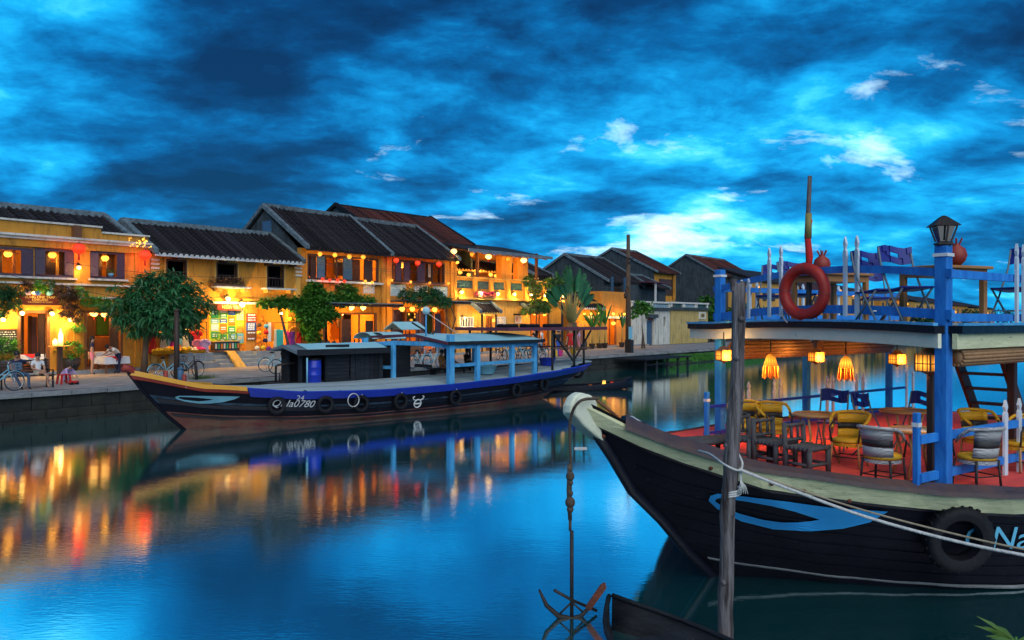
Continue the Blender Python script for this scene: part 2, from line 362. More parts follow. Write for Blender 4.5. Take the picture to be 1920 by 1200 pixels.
def scuff(name, col, scale, lo, hi, amt, st=(1, 1, 1)):     # chips and scuffs with a shape of their own over a finished material
    m_ = MATS[name]; nt = m_.node_tree; N = nt.nodes; L = nt.links; b = N['Principled BSDF']; src = b.inputs['Base Color'].links[0].from_socket
    tc = N.new('ShaderNodeTexCoord'); mp = N.new('ShaderNodeMapping'); L.new(tc.outputs['Object'], mp.inputs[0]); mp.inputs['Scale'].default_value = st
    n = N.new('ShaderNodeTexNoise'); L.new(mp.outputs[0], n.inputs['Vector']); n.inputs['Scale'].default_value = scale; n.inputs['Detail'].default_value = 6; n.inputs['Roughness'].default_value = .65
    r = N.new('ShaderNodeMapRange'); L.new(n.outputs[0], r.inputs[0]); r.inputs[1].default_value = lo; r.inputs[2].default_value = hi; r.inputs[4].default_value = amt
    mx = N.new('ShaderNodeMix'); mx.data_type = 'RGBA'; L.new(r.outputs[0], mx.inputs['Factor']); L.new(src, mx.inputs['A']); mx.inputs['B'].default_value = tuple(col)+(1,); L.new(mx.outputs['Result'], b.inputs['Base Color'])
scuff('hull_black', (.05, .075, .11), 7, .66, .74, .8, (.5, 1, 3)); scuff('hull_worn', (.10, .14, .16), 6, .62, .72, .7, (.5, 1, 2.5)); scuff('hull_red', (.03, .02, .02), 4, .55, .7, .8, (.4, 1, 2))
scuff('boat_blue', (.02, .03, .06), 9, .66, .74, .8, (1, 1, .5)); scuff('post_blue', (.03, .05, .08), 9, .64, .72, .8, (1, 1, .5)); scuff('cream_paint', (.10, .09, .05), 8, .63, .73, .8, (.5, 1, 2)); scuff('cream_light', (.16, .17, .12), 7, .64, .74, .6, (.6, 1, 2)); scuff('strake_blue', (.02, .02, .03), 8, .64, .72, .7, (.4, 1, 2))
scuff('roof_tile', (.22, .22, .22), 3.5, .70, .74, .7); scuff('red_tile', (.20, .15, .13), 3.5, .69, .74, .6); scuff('pavement', (.12, .12, .11), 1.2, .55, .7, .6)

def joints(name, sx, sz, col, amt=.8):       # fine paving joints on a surface whose slabs are only a few pixels deep
    m_ = MATS[name]; nt = m_.node_tree; N = nt.nodes; L = nt.links; b = N['Principled BSDF']; src = b.inputs['Base Color'].links[0].from_socket
    tc = N.new('ShaderNodeTexCoord'); mp = N.new('ShaderNodeMapping'); L.new(tc.outputs['Object'], mp.inputs[0]); mp.inputs['Rotation'].default_value = (0, 0, -SA)
    br = N.new('ShaderNodeTexBrick'); L.new(mp.outputs[0], br.inputs['Vector']); br.inputs['Scale'].default_value = 1; br.inputs['Brick Width'].default_value = sx; br.inputs['Row Height'].default_value = sz; br.inputs['Mortar Size'].default_value = .018
    br.inputs['Color1'].default_value = (1, 1, 1, 1); br.inputs['Color2'].default_value = (.72, .72, .72, 1); br.inputs['Mortar'].default_value = tuple(col)+(1,)
    mx = N.new('ShaderNodeMix'); mx.data_type = 'RGBA'; mx.blend_type = 'MULTIPLY'; mx.inputs['Factor'].default_value = amt; L.new(src, mx.inputs['A']); L.new(br.outputs['Color'], mx.inputs['B']); L.new(mx.outputs['Result'], b.inputs['Base Color'])
joints('pavement', .9, .6, (.25, .25, .25)); joints('warm_paving', .5, .25, (.3, .28, .26))

def weave(name, c1, c2, sc):
    m_ = MATS[name]; nt = m_.node_tree; N = nt.nodes; L = nt.links; b = N['Principled BSDF']; tc = N.new('ShaderNodeTexCoord'); ck = N.new('ShaderNodeTexChecker'); L.new(tc.outputs['Object'], ck.inputs['Vector']); ck.inputs['Scale'].default_value = sc
    ck.inputs['Color1'].default_value = tuple(c1)+(1,); ck.inputs['Color2'].default_value = tuple(c2)+(1,); L.new(ck.outputs['Color'], b.inputs['Base Color'])
    bp = N.new('ShaderNodeBump'); bp.inputs['Strength'].default_value = .5; bp.inputs['Distance'].default_value = .01; L.new(ck.outputs['Fac'], bp.inputs['Height']); L.new(bp.outputs[0], b.inputs['Normal'])
weave('wicker_white', (.66, .66, .64), (.10, .10, .11), 48); weave('wicker_yellow', (.80, .48, .02), (.40, .20, .01), 52); weave('wicker_black', (.012, .012, .013), (.03, .03, .03), 50)
def lantern_glow(name, ribs=14):              # silk over ribs, brightest round the bulb, dimmer at the caps
    m_ = MATS[name]; nt = m_.node_tree; N = nt.nodes; L = nt.links; b = N['Principled BSDF']; base = b.inputs['Emission Strength'].default_value
    def M(op, a, c=None):
        q = N.new('ShaderNodeMath'); q.operation = op
        for i, v in enumerate((a, c)):
            if v is None: continue
            if isinstance(v, (int, float)): q.inputs[i].default_value = v
            else: L.new(v, q.inputs[i])
        return q.outputs[0]
    tc = N.new('ShaderNodeTexCoord'); sp = N.new('ShaderNodeSeparateXYZ'); L.new(tc.outputs['Generated'], sp.inputs[0])
    d = M('ABSOLUTE', M('SUBTRACT', sp.outputs[2], .45)); fall = M('SUBTRACT', 1.25, M('MULTIPLY', d, 2.0))
    ang = M('ARCTAN2', M('SUBTRACT', sp.outputs[0], .5), M('SUBTRACT', sp.outputs[1], .5)); rib = M('ADD', .72, M('MULTIPLY', M('COSINE', M('MULTIPLY', ang, ribs)), .28))
    oi = N.new('ShaderNodeObjectInfo'); rv = M('ADD', .65, M('MULTIPLY', oi.outputs['Random'], .7))
    L.new(M('MULTIPLY', M('MULTIPLY', M('MAXIMUM', fall, .2), rib), M('MULTIPLY', rv, base)), b.inputs['Emission Strength'])
for g_ in ('glow_yellow', 'glow_amber', 'glow_red', 'glow_white', 'glow_orange'): lantern_glow(g_)
# ================================================================== setting
def water_mat():
    m = bpy.data.materials.new('river_water'); m.use_nodes = True; nt = m.node_tree; N = nt.nodes; L = nt.links; N.clear()
    out = N.new('ShaderNodeOutputMaterial'); mix = N.new('ShaderNodeMixShader'); L.new(mix.outputs[0], out.inputs[0])
    df = N.new('ShaderNodeBsdfDiffuse'); df.inputs[0].default_value = (.002, .27, .30, 1)
    gl = N.new('ShaderNodeBsdfGlossy'); gl.inputs['Roughness'].default_value = .04; gl.inputs[0].default_value = (.95, 1, 1, 1)
    tc = N.new('ShaderNodeTexCoord')
    def bump(scale, st, strength, dist, rot, det=3):
        mp = N.new('ShaderNodeMapping'); mp.inputs['Scale'].default_value = st; mp.inputs['Rotation'].default_value = (0, 0, rot); L.new(tc.outputs['Object'], mp.inputs[0])
        n = N.new('ShaderNodeTexNoise'); L.new(mp.outputs[0], n.inputs['Vector']); n.inputs['Scale'].default_value = scale; n.inputs['Detail'].default_value = det
        b = N.new('ShaderNodeBump'); b.inputs['Strength'].default_value = strength; b.inputs['Distance'].default_value = dist; L.new(n.outputs[0], b.inputs['Height']); return b
    b1 = bump(.8, (1, 2.0, 1), .06, .03, R(12)); b2 = bump(7.0, (1, 2.6, 1), .15, .007, R(-8), 4)
    L.new(b1.outputs[0], b2.inputs['Normal'])
    L.new(b2.outputs[0], gl.inputs['Normal']); L.new(b1.outputs[0], df.inputs['Normal'])
    fr = N.new('ShaderNodeLayerWeight'); fr.inputs[0].default_value = .5
    mr = N.new('ShaderNodeMapRange'); L.new(fr.outputs['Facing'], mr.inputs[0]); mr.inputs[1].default_value = .3; mr.inputs[2].default_value = .95; mr.inputs[3].default_value = .86; mr.inputs[4].default_value = .96
    L.new(mr.outputs[0], mix.inputs[0]); L.new(df.outputs[0], mix.inputs[1]); L.new(gl.outputs[0], mix.inputs[2])
    MATS['river_water'] = m
water_mat()
m = MB(); m.add([(-900, -60, 0), (1500, -60, 0), (1500, 1800, 0), (-900, 1800, 0)], [(0, 1, 2, 3)]); structure(m.build('river_water', 'river_water'))
# quay body: pavement sheet on an earth terrace reaching back to the horizon
m = MB()
def sq(s, t, z): return SW(s, t, z)
m.add([sq(-60, .5, ZQ), sq(400, .5, ZQ), sq(400, 8.45, ZQ), sq(-60, 8.45, ZQ)], [(0, 1, 2, 3)]); structure(m.build('pavement', 'pavement'))
m = MB(); m.add([sq(-60, 5.6, ZQ+.004), sq(60, 5.6, ZQ+.004), sq(60, 8.4, ZQ+.004), sq(-60, 8.4, ZQ+.004)], [(0, 1, 2, 3)]); structure(m.build('warm_lit_strip', 'warm_paving'))  # warm strip: lamplight along the house fronts put into the paving colour
m = MB(); m.add([sq(-60, 8.4, ZQ-.02), sq(600, 8.4, ZQ-.02), sq(600, 1200, ZQ-.02), sq(-60, 1200, ZQ-.02)], [(0, 1, 2, 3)]); structure(m.build('ground', 'earth'))
# quay wall with separate coping stones
qw = thing('quay_wall', 'dark stone river wall with rough pale coping stones along the water', 'wall', SW(0, 0, 0), SA)
m = MB(); rr = random.Random(3)
cols = []; s = -50.0; z1 = ZQ-.14
while s < 300:
    w = 1.0 if s < 90 else 6.0
    for k, (za, zb) in enumerate(((-1.5, .12), (.12, .42), (.42, z1))):
        off = rr.uniform(0, .10)+.16*(2-k)
        a, b = s+(.4 if k % 2 else 0)*w, s+w+(.4 if k % 2 else 0)*w
        m.box(a+.012, b-.012, -off, .6, za, zb-.012 if k < 2 else zb)
    s += w
m.build('wall_stones', 'quay_stone', qw)['kind'] = 'stuff'
cm = [MB().prism([(-.625, 0, 0), (.625, 0, 0), (.615, 0, .135-.01*i), (-.61, 0, .145)], (0, .62, 0)).mesh('coping_stone', 'stone') for i in range(3)]
s = -20
while s < 92:
    link('coping_stone', rr.choice(cm), qw, (s, -.14+rr.uniform(-.05, .05), z1+.001), (rr.uniform(-.02, .02), rr.uniform(-.012, .012), rr.uniform(-.03, .03))); s += 1.27
# sidewalk terrace in front of the houses, with a stone kerb
tw = thing('house_terrace', 'raised grey stone kerb and terrace running along the house fronts', 'terrace', SW(0, 0, 0), SA)
m = MB()
m.box(-30, 11.3, 8.62, 9.3, ZQ-.1, ZQ+.155); m.box(19.2, 60, 8.62, 9.3, ZQ-.1, ZQ+.155); m.build('terrace_floor', 'warm_paving', tw)
km = MB().box(-.72, .72, 0, .2, -.05, .16).mesh('kerb_stone', 'step_stone')
s = -20
while s < 58:
    if not (11.3-.7 < s < 19.2+.7): link('kerb_stone', km, tw, (s, 8.42+rr.uniform(-.01, .01), ZQ), (0, 0, rr.uniform(-.006, .006)))
    s += 1.46
# ================================================================== house kit
def house(name, label, s0, tf, zb=ZQ):
    h = thing(name, label, 'house', SW(s0, tf, zb), SA); h['org'] = (s0, tf, zb); return h
def og(h): return tuple(h['org'])
def wall(h, name, mat_, s0, s1, z0, z1, t, th=.25, holes=()):
    ss = sorted({s0, s1, *[x for r in holes for x in r[:2] if s0 < x < s1]}); zs = sorted({z0, z1, *[x for r in holes for x in r[2:] if z0 < x < z1]})
    m = MB()
    inside = lambda a, b: any(r[0]-1e-4 <= a <= r[1]+1e-4 and r[2]-1e-4 <= b <= r[3]+1e-4 for r in holes)
    full = {}
    for i in range(len(ss)-1):
        for j in range(len(zs)-1): full[i, j] = not inside((ss[i]+ss[i+1])/2, (zs[j]+zs[j+1])/2)
    g = lambda i, j: full.get((i, j), False)
    for (i, j), ok in full.items():
        if not ok: continue
        a, b, c, d = ss[i], ss[i+1], zs[j], zs[j+1]
        m.add([(a, t, c), (b, t, c), (b, t, d), (a, t, d)], [(0, 1, 2, 3)]); m.add([(a, t+th, c), (b, t+th, c), (b, t+th, d), (a, t+th, d)], [(3, 2, 1, 0)])
        if not g(i-1, j): m.add([(a, t, c), (a, t, d), (a, t+th, d), (a, t+th, c)], [(0, 1, 2, 3)])
        if not g(i+1, j): m.add([(b, t, c), (b, t, d), (b, t+th, d), (b, t+th, c)], [(3, 2, 1, 0)])
        if not g(i, j-1): m.add([(a, t, c), (b, t, c), (b, t+th, c), (a, t+th, c)], [(3, 2, 1, 0)])
        if not g(i, j+1): m.add([(a, t, d), (b, t, d), (b, t+th, d), (a, t+th, d)], [(0, 1, 2, 3)])
    me = m.mesh(name, mat_, og(h)); o = link(name, me, h); return o
def part(h, name, mat_, *boxes, parent=None, bevel=0):
    m = MB()
    for b in boxes: m.box(*b)
    return m.build(name, mat_, parent or h, og(h), bevel)
def room(h, s0, s1, t0, t1, z0, z1, mat_='room_plaster', light=0, lc=WARM, lz=None):
    m = MB(); w = .06
    m.box(s0, s1, t1, t1+w, z0, z1); m.box(s0-w, s0, t0, t1+w, z0, z1); m.box(s1, s1+w, t0, t1+w, z0, z1)
    m.build('room_wall', mat_, h, og(h))
    part(h, 'room_floor', 'dark_wood', (s0, s1, t0, t1, z0-.08, z0)); part(h, 'room_ceiling', 'brown_wood', (s0, s1, t0, t1, z1, z1+.08))
    if light:
        light *= 1.7; o = og(h); n_ = max(1, round((s1-s0)/4))
        for i in range(n_):
            sx = s0+(s1-s0)*(i+.5)/n_; lamp(h, (sx-o[0], (t0+t1)/2-o[1], (lz or z1-.5)-o[2]), light/n_, lc, .12, 'room_light')
            m = MB(); m.lathe([(.02, .5), (.12, .42), (.16, .3), (.12, .18), (.04, .12)], (sx, (t0+t1)/2, (lz or z1-.5)-.0), 10); m.build('room_lamp', 'glow_yellow', h, o)
def shutter(h, par, s0, s1, z0, z1, t, mat_, swing=0.0, hinge='l'):
    w = s1-s0; m = MB(); m.box(0, w, -.02, .02, 0, z1-z0)
    for a, b in ((0, .07), (w-.07, w)): m.box(a, b, -.035, .035, .003, z1-z0-.003)
    for a in (0, (z1-z0)*.5-.035, z1-z0-.07): m.box(.072, w-.072, -.034, .034, a+.001, a+.069)
    k = max(3, int((z1-z0)/.16))
    for i in range(k):
        zz = (z1-z0)*(i+.5)/k; m.box(.075, w-.075, -.03, -.021, zz-.03, zz+.02)
    o = og(h); ob = m.build('shutter', mat_, par)
    if hinge == 'r':
        ob.location = (s1-o[0], t-o[1], z0-o[2]); ob.rotation_euler = (0, 0, math.pi-swing)
    else: ob.location = (s0-o[0], t-o[1], z0-o[2]); ob.rotation_euler = (0, 0, swing)
    return ob
def window(h, r, t, mat_='dark_wood', fw=.09, name='window', mull=0, rail=0, bars=0):
    s0, s1, z0, z1 = r; m = MB(); e = .04
    m.box(s0, s0+fw, t-e, t+.12, z0, z1); m.box(s1-fw, s1, t-e, t+.12, z0, z1); m.box(s0+fw, s1-fw, t-e, t+.12, z1-fw, z1); m.box(s0+fw, s1-fw, t-e, t+.12, z0, z0+fw)
    for i in range(mull): x = s0+(s1-s0)*(i+1)/(mull+1); m.box(x-.035, x+.035, t-.02, t+.08, z0+fw, z1-fw)
    if rail:
        zz = z0+(z1-z0)*.42; m.box(s0+fw, s1-fw, t-.015, t+.02, zz-.02, zz+.02)
        n_ = 5
        for i in range(n_): x = s0+(s1-s0)*(i+1)/(n_+1); m.box(x-.012, x+.012, t-.01, t+.015, z0+fw, zz)
    for i in range(bars): x = s0+fw+(s1-s0-2*fw)*(i+1)/(bars+1); m.box(x-.015, x+.015, t-.01, t+.02, z0+fw, z1-fw)
    return m.build(name, mat_, h, og(h))
def tile_mesh(L, ang, mat_, r=.088, step=.26):
    n_ = max(2, int(L/step)); m = MB(); arc = [(math.cos(math.pi*k/5), math.sin(math.pi*k/5)) for k in range(6)]; jr = random.Random(int(L*1000))
    rows = []
    for i in range(n_):
        y0, y1 = L*i/n_, L*(i+1)/n_+.01; r0, r1 = r*1.08, r*.86; dz = jr.uniform(-.008, .012)
        base = [(r0*c, y0, r0*s_+dz) for c, s_ in arc]; top = [(r1*c, y1, r1*s_+dz) for c, s_ in arc]
        m.add(base+top, [(k, k+1, 7+k, 6+k) for k in range(5)]); m.add(base, [tuple(range(6))])
    ca, sa = math.cos(ang), math.sin(ang); m.v = [(x, y*ca-z*sa, y*sa+z*ca) for x, y, z in m.v]
    return m.mesh('tile_row', mat_)
def roof(h, s0, s1, te, ze, tr, zr, tb=None, zb=None, tile='roof_tile', pitch=.29, end=None, ridge='ridge_mortar', verge=(1, 1), name='roof', ridge_h=.22, sag=0.0):
    o = og(h); th = .12; tb = tb if tb is not None else 2*tr-te; zb = zb if zb is not None else ze
    poly = [(te, ze), (tr, zr), (tb, zb), (tb, zb-th), (tr, zr-th), (te, ze-th)]
    m = MB(); m.prism([(s0, t, z) for t, z in poly], (s1-s0, 0, 0)); rf = m.build(name, 'roof_sheet', h, o)
    L = math.hypot(tr-te, zr-ze); ang = math.atan2(zr-ze, tr-te); ms = [tile_mesh(L, ang, tile) for _ in range(1)]
    n_ = max(3, int((s1-s0)/pitch)); jr = random.Random(int(s0*100))
    for i in range(n_):
        x = s0+(s1-s0)*(i+.5)/n_; link('tile_row', ms[0], rf, (x-o[0], te-.04-o[1], ze+.005-o[2]+jr.uniform(-.02, .022)+.03*math.sin(i*.37+s0)-.04*math.sin(math.pi*(i+.5)/n_)), (jr.uniform(-.007, .007), 0, jr.uniform(-.012, .012)))
    if end:
        em = MB().lathe([(.095, -.05), (.095, .0), (.07, .012)], (0, 0, .06), 10, 'y', smooth=False).mesh('end_tile', end)
        for i in range(n_): link('end_tile', em, rf, (s0+(s1-s0)*(i+.5)/n_-o[0], te-.06-o[1], ze-o[2]), (math.pi, 0, 0), (1, 1, 1))
        part(h, 'eave_board', end, (s0-.02, s1+.02, te-.06, te+.0, ze-.16, ze-.075), parent=rf)
    m = MB(); m.prism([(s0-.03, tr-.13, zr-.05), (s0-.03, tr-.09, zr+ridge_h), (s0-.03, tr+.09, zr+ridge_h), (s0-.03, tr+.13, zr-.05)], (s1-s0+.06, 0, 0)); m.build('ridge_cap', ridge, rf, o)
    for k, on in enumerate(verge):
        if on:
            x = s0 if k == 0 else s1; m = MB()
            m.prism([(x-.14, te-.1, ze-.06), (x-.14, tr, zr-.06), (x-.14, tr, zr+.2), (x-.14, te-.1, ze+.17)], (.28, 0, 0)); m.prism([(x-.14, tr+.001, zr-.06), (x-.14, tb, zb-.06), (x-.14, tb, zb+.17), (x-.14, tr+.001, zr+.2)], (.28, 0, 0)); m.build('verge_cap', ridge, rf, o)
    return rf
def gable(h, s, te, tr, tb, z0, ze, zr, mat_, th=.22, name='gable_wall'):
    m = MB(); m.prism([(s, te, z0), (s, tb, z0), (s, tb, ze-.13), (s, tr, zr-.13), (s, te, ze-.13)], (th, 0, 0)); return m.build(name, mat_, h, og(h))
def lattice(h, r, t, mat_, cell=.16, back=None):
    s0, s1, z0, z1 = r; m = MB(); ns, nz = max(2, round((s1-s0)/cell)), max(2, round((z1-z0)/cell)); b = .022
    for i in range(ns+1): x = s0+(s1-s0)*i/ns; m.box(x-b, x+b, t-.03, t+.03, z0, z1)
    for j in range(nz+1):
        z = z0+(z1-z0)*j/nz; m.box(s0, s1, t-.027, t+.027, z-b, z+b)
    for i in range(ns):
        for j in range(nz):
            x0, x1, a, c = s0+(s1-s0)*i/ns, s0+(s1-s0)*(i+1)/ns, z0+(z1-z0)*j/nz, z0+(z1-z0)*(j+1)/nz
            if (i+j) % 2: m.bar((x0, t, a), (x1, t, c), .03, .04)
            else: m.bar((x0, t, c), (x1, t, a), .03, .04)
    return m.build('lattice_panel', mat_, h, og(h))
# ---------------------------------------------------------------- lanterns and lamps
LM = {}
def lantern(loc, size, glow, label, group, energy=0, col=WARM, tassel=True, squash=.85, name='silk_lantern', cat='lantern', cord=.25):
    t = thing(name, label, cat, loc, 0, group); k = (glow, squash)
    if k not in LM:
        m = MB(); pr = [(.30, -.92)]+[(math.cos(a)*(1.0 if i % 2 else .96), math.sin(a)) for i, a in enumerate([-1.15, -.8, -.45, -.1, .25, .6, .95, 1.2])]+[(.30, .95)]
        m.lathe([(r*.5, z*.5*squash) for r, z in pr], n=14); b = m.mesh('lantern_body', glow)
        m = MB(); m.lathe([(.16, 0), (.17, .05), (.10, .08)], (0, 0, .47*squash), 10); m.lathe([(.10, -.08), (.17, -.05), (.16, 0)], (0, 0, -.46*squash), 10); c = m.mesh('lantern_cap', 'brown_wood')
        m = MB(); m.lathe([(.05, -.05), (.06, -.2), (.075, -.5), (.02, -.52)], (0, 0, -.46*squash), 7); s_ = m.mesh('tassel', 'fab_red'); LM[k] = (b, c, s_)
    b, c, s_ = LM[k]; sc = (size,)*3
    link('lantern_body', b, t, scale=sc); link('lantern_cap', c, t, scale=sc)
    if tassel: link('tassel', s_, t, scale=sc)
    if cord: MB().tube([(0, 0, .47*squash*size), (0, 0, .47*squash*size+cord)], .008, 5).build('cord', 'rope_dark', t)
    if energy: lamp(t, (0, -size*.75, -size*.1) if energy < 0 else (0, 0, -size*.62), abs(energy)*1.5, col, size*.3)
    return t
def wall_lamp(s, z, t, label, group, energy=18, glow='glow_white', size=.13, col=(1, .60, .18)):
    w = thing('wall_lamp', label, 'lamp', SW(s, t, z), SA, group); m = MB()
    m.ball((0, -.22, 0), size*.75, 10, 8); m.build('bulb', glow, w)
    m = MB(); m.tube([(0, 0, .12), (0, -.12, .22), (0, -.22, .2), (0, -.22, size)], .015, 6); m.cbox((0, -.01, .1), (.09, .02, .16)); m.lathe([(.03, .1), (.09, .0)], (0, -.22, size-.03), 8); m.build('bracket', 'iron', w)
    lamp(w, (0, -.22-size*1.3, -.06), energy*1.8, col, .08); return w
# ================================================================== B1: restaurant with parapet
TF = 9.0
h1 = house('restaurant_house', 'yellow two storey restaurant with a flat parapet, open shuttered windows and a red sign', 0, TF)
win1 = [FR(-14, 62, 464, 517, TF), FR(65, 137, 467, 520, TF), FR(169, 233, 472, 523, TF)]
dr1 = [FR(33, 94, 582, 690, TF), FR(158, 231, 582, 688, TF)]
zt1 = 7.5; dr1 = [(a, b, ZQ+.16, d) for a, b, c, d in dr1]
wall(h1, 'front_wall', 'yellow_plaster', -6, 10.25, ZQ, 7.05, TF, .28, win1+dr1)
sstep = FS(190, TF)
part(h1, 'parapet', 'yellow_plaster', (-6, sstep, TF+.02, TF+.26, 7.05, 7.62), (sstep, 10.25, TF+.02, TF+.26, 7.05, 7.38))
part(h1, 'parapet_coping', 'trim_white', (-6, sstep+.03, TF-.06, TF+.32, 7.62, 7.70), (sstep+.031, 10.3, TF-.06, TF+.32, 7.38, 7.46))
part(h1, 'cornice', 'trim_white', (-6, 10.3, TF-.34, TF-.002, 6.98, 7.07), (-6, 10.3, TF-.22, TF-.003, 6.86, 6.979))
part(h1, 'cornice_band', 'yellow_plaster', (-6, 10.28, TF-.12, TF-.002, 6.55, 6.859))
sp = [FS(144, TF), FS(258, TF), FS(-70, TF)]
for x in sp: part(h1, 'pilaster', 'yellow_plaster', (x-.16, x+.16, TF-.09, TF-.002, ZQ+.16, 6.548))
part(h1, 'corner_pier', 'yellow_plaster', (9.85, 10.26, TF-.14, TF-.003, ZQ+.1, 6.548))
z_l = F(148, 533, TF)[1]
part(h1, 'ledge', 'trim_white', (-6, 9.84, TF-.18, TF-.004, z_l-.06, z_l+.02)); z_m = F(148, 557, TF)[1]
part(h1, 'ledge', 'trim_white', (-6, 9.84, TF-.30, TF-.004, z_m-.08, z_m+.02))
for x in (FS(95, TF), FS(151, TF), FS(128, TF)): part(h1, 'panel_trim', 'trim_white', (x-.07, x+.07, TF-.06, TF-.004, z_m+.021, z_l-.061))
for r, sh in zip(win1, [[(38, 58, 0)], [(65, 83, .35), (119, 137, 0)], [(169, 183, .45), (217, 233, 0)]]):
    w = window(h1, r, TF, 'purple_wood', .1); 
    for a, b, sw in sh:
        shutter(h1, w, FS(a, TF)+.02, FS(b, TF)-.02, r[2]+.1, r[3]-.1, TF-.05, 'purple_wood', -sw, 'l')
    part(h1, 'sill', 'trim_white', (r[0]-.1, r[1]+.1, TF-.2, TF-.006, r[2]-.09, r[2]-.005))
part(h1, 'chimney_box', 'brown_wood', (FS(134, TF), FS(148, TF), TF-.25, TF+.0, 7.08, 7.62))
for r in dr1:
    d = window(h1, (r[0], r[1], r[2], r[3]), TF+.05, 'brown_wood', .12, 'doorway', 0)
    w_ = (r[1]-r[0]); 
    shutter(h1, d, r[0]+.13, r[0]+.13+w_*.22, r[2]+.02, r[3]-.14, TF+.2, 'dark_wood', .9, 'l'); shutter(h1, d, r[1]-.13-w_*.22, r[1]-.13, r[2]+.02, r[3]-.14, TF+.2, 'dark_wood', .9, 'r')
room(h1, -5.8, 10.0, TF+.29, TF+4.2, ZQ+.16, 4.35, light=240); room(h1, -5.8, 10.0, TF+.29, TF+4.0, 4.5, 6.9, light=120)
part(h1, 'back_wall', 'grey_plaster', (-6, 10.25, TF+6.4, TF+6.6, ZQ, 6.9)); part(h1, 'side_wall', 'yellow_plaster', (-6.2, -6.001, TF, TF+6.6, ZQ, 6.9), (10.05, 10.24, TF+.281, TF+6.4, ZQ, 7.0))
t_r = 11.9; roof(h1, -6.2, 9.55, 9.35, 7.3, t_r, 8.5, 15.4, 7.2, pitch=.30, verge=(0, 1))
# ================================================================== B2: low shop house with white eave tiles
h2 = house('shop_house', 'low yellow shop house with white rimmed eave tiles and clothes stall below', 10.3, TF)
win2 = [FR(311, 350, 487, 526, TF), FR(405, 445, 493, 533, TF), FR(500, 532, 497, 540, TF)]
FL2 = 1.78
shop = (FS(299, TF), FS(540, TF), FL2, F(430, 579, TF)[1])
wall(h2, 'front_wall', 'yellow_plaster', 10.3, 19.3, ZQ, 6.62, TF, .28, win2+[shop])
for i, r in enumerate(win2):
    window(h2, r, TF, 'dark_wood', .07, rail=1)
    m = MB(); e = .09
    m.box(r[0]-e, r[0]-.002, TF-.03, TF-.003, r[2], r[3]+e); m.box(r[1]+.002, r[1]+e, TF-.03, TF-.003, r[2], r[3]+e); m.box(r[0]-.002, r[1]+.002, TF-.029, TF-.003, r[3]+.002, r[3]+e); m.build('window_trim', 'pale_plaster', h2, og(h2))
for a, b, yy in ((396, 461, 539), (489, 546, 542)):
    s0, s1 = FS(a, TF), FS(b, TF); z = F((a+b)/2, yy, TF)[1]
    part(h2, 'window_ledge', 'trim_white', (s0, s1, TF-.5, TF-.003, z-.05, z+.04))
    for x in (s0+.25, s1-.25): part(h2, 'ledge_bracket', 'pale_plaster', (x-.1, x+.1, TF-.4, TF-.003, z-.22, z-.051))
zb_ = shop[3]+.42
part(h2, 'string_course', 'yellow_plaster', (10.3, 19.3, TF-.12, TF-.003, zb_, zb_+.14)); part(h2, 'string_course', 'trim_white', (11.5, 16.5, TF-.22, TF-.004, zb_-.16, zb_-.06))
for x in (10.32, 18.95): part(h2, 'corner_pier', 'pale_plaster', (x, x+.34, TF-.08, TF-.002, ZQ, 6.6))
for zz in (5.9, 6.1, 6.3): part(h2, 'pier_moulding', 'trim_white', (18.9, 19.34, TF-.16, TF-.081, zz-.04, zz+.05)); part(h2, 'pier_moulding', 'trim_white', (10.3, 10.72, TF-.16, TF-.081, zz-.04, zz+.05))
for x in (11.6, 14.2, 17.0, 18.6): part(h2, 'eave_beam_end', 'dark_wood', (x-.1, x+.1, TF-.5, TF-.0, 6.36, 6.5))
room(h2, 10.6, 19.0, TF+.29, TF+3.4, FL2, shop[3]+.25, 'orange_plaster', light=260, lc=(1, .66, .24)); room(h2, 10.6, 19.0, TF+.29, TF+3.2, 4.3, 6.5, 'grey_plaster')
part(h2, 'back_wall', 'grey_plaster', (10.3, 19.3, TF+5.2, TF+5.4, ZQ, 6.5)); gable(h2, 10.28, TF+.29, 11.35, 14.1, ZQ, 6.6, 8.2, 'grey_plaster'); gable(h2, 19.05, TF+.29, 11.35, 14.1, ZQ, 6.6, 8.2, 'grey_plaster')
roof(h2, 10.25, 19.05, 8.4, 6.62, 11.35, 8.28, 14.3, 6.6, end='white_end', pitch=.29)
# raised shop floor with steps and a ramp
st = thing('shop_steps', 'grey stone steps with a sloping yellow ramp up to the clothes shop', 'steps', SW(10.3, 8.4, ZQ), SA)
a0, a1 = FS(400, 8.4)-10.3, FS(482, 8.4)-10.3
for i in range(4): MB().box(a0, a1, -.55+.32*i, .6, .19*i+(.002 if i else -.05), .19*(i+1)).build('step', 'step_stone', st, bevel=.012)
MB().box(1.0, a0-.01, .05, .6, -.05, .75).build('plinth', 'step_stone', st); MB().box(a1+.01, 8.9, .05, .6, -.05, .75).build('plinth', 'step_stone', st)
MB().box(1.0, a0-.01, -.5, .04, -.05, .30).build('plinth_step', 'step_stone', st); MB().box(a1+.01, 8.9, -.5, .04, -.05, .30).build('plinth_step', 'step_stone', st)
rx = (FS(425, 8.4)+FS(443, 8.4))/2-10.3
MB().prism([(rx-.25, -.95, .0), (rx-.25, .06, .80), (rx-.25, .4, .80), (rx-.25, .4, .765), (rx-.25, .08, .762), (rx-.25, -.7, .0)], (.5, 0, 0)).build('ramp', 'pale_plaster', st)
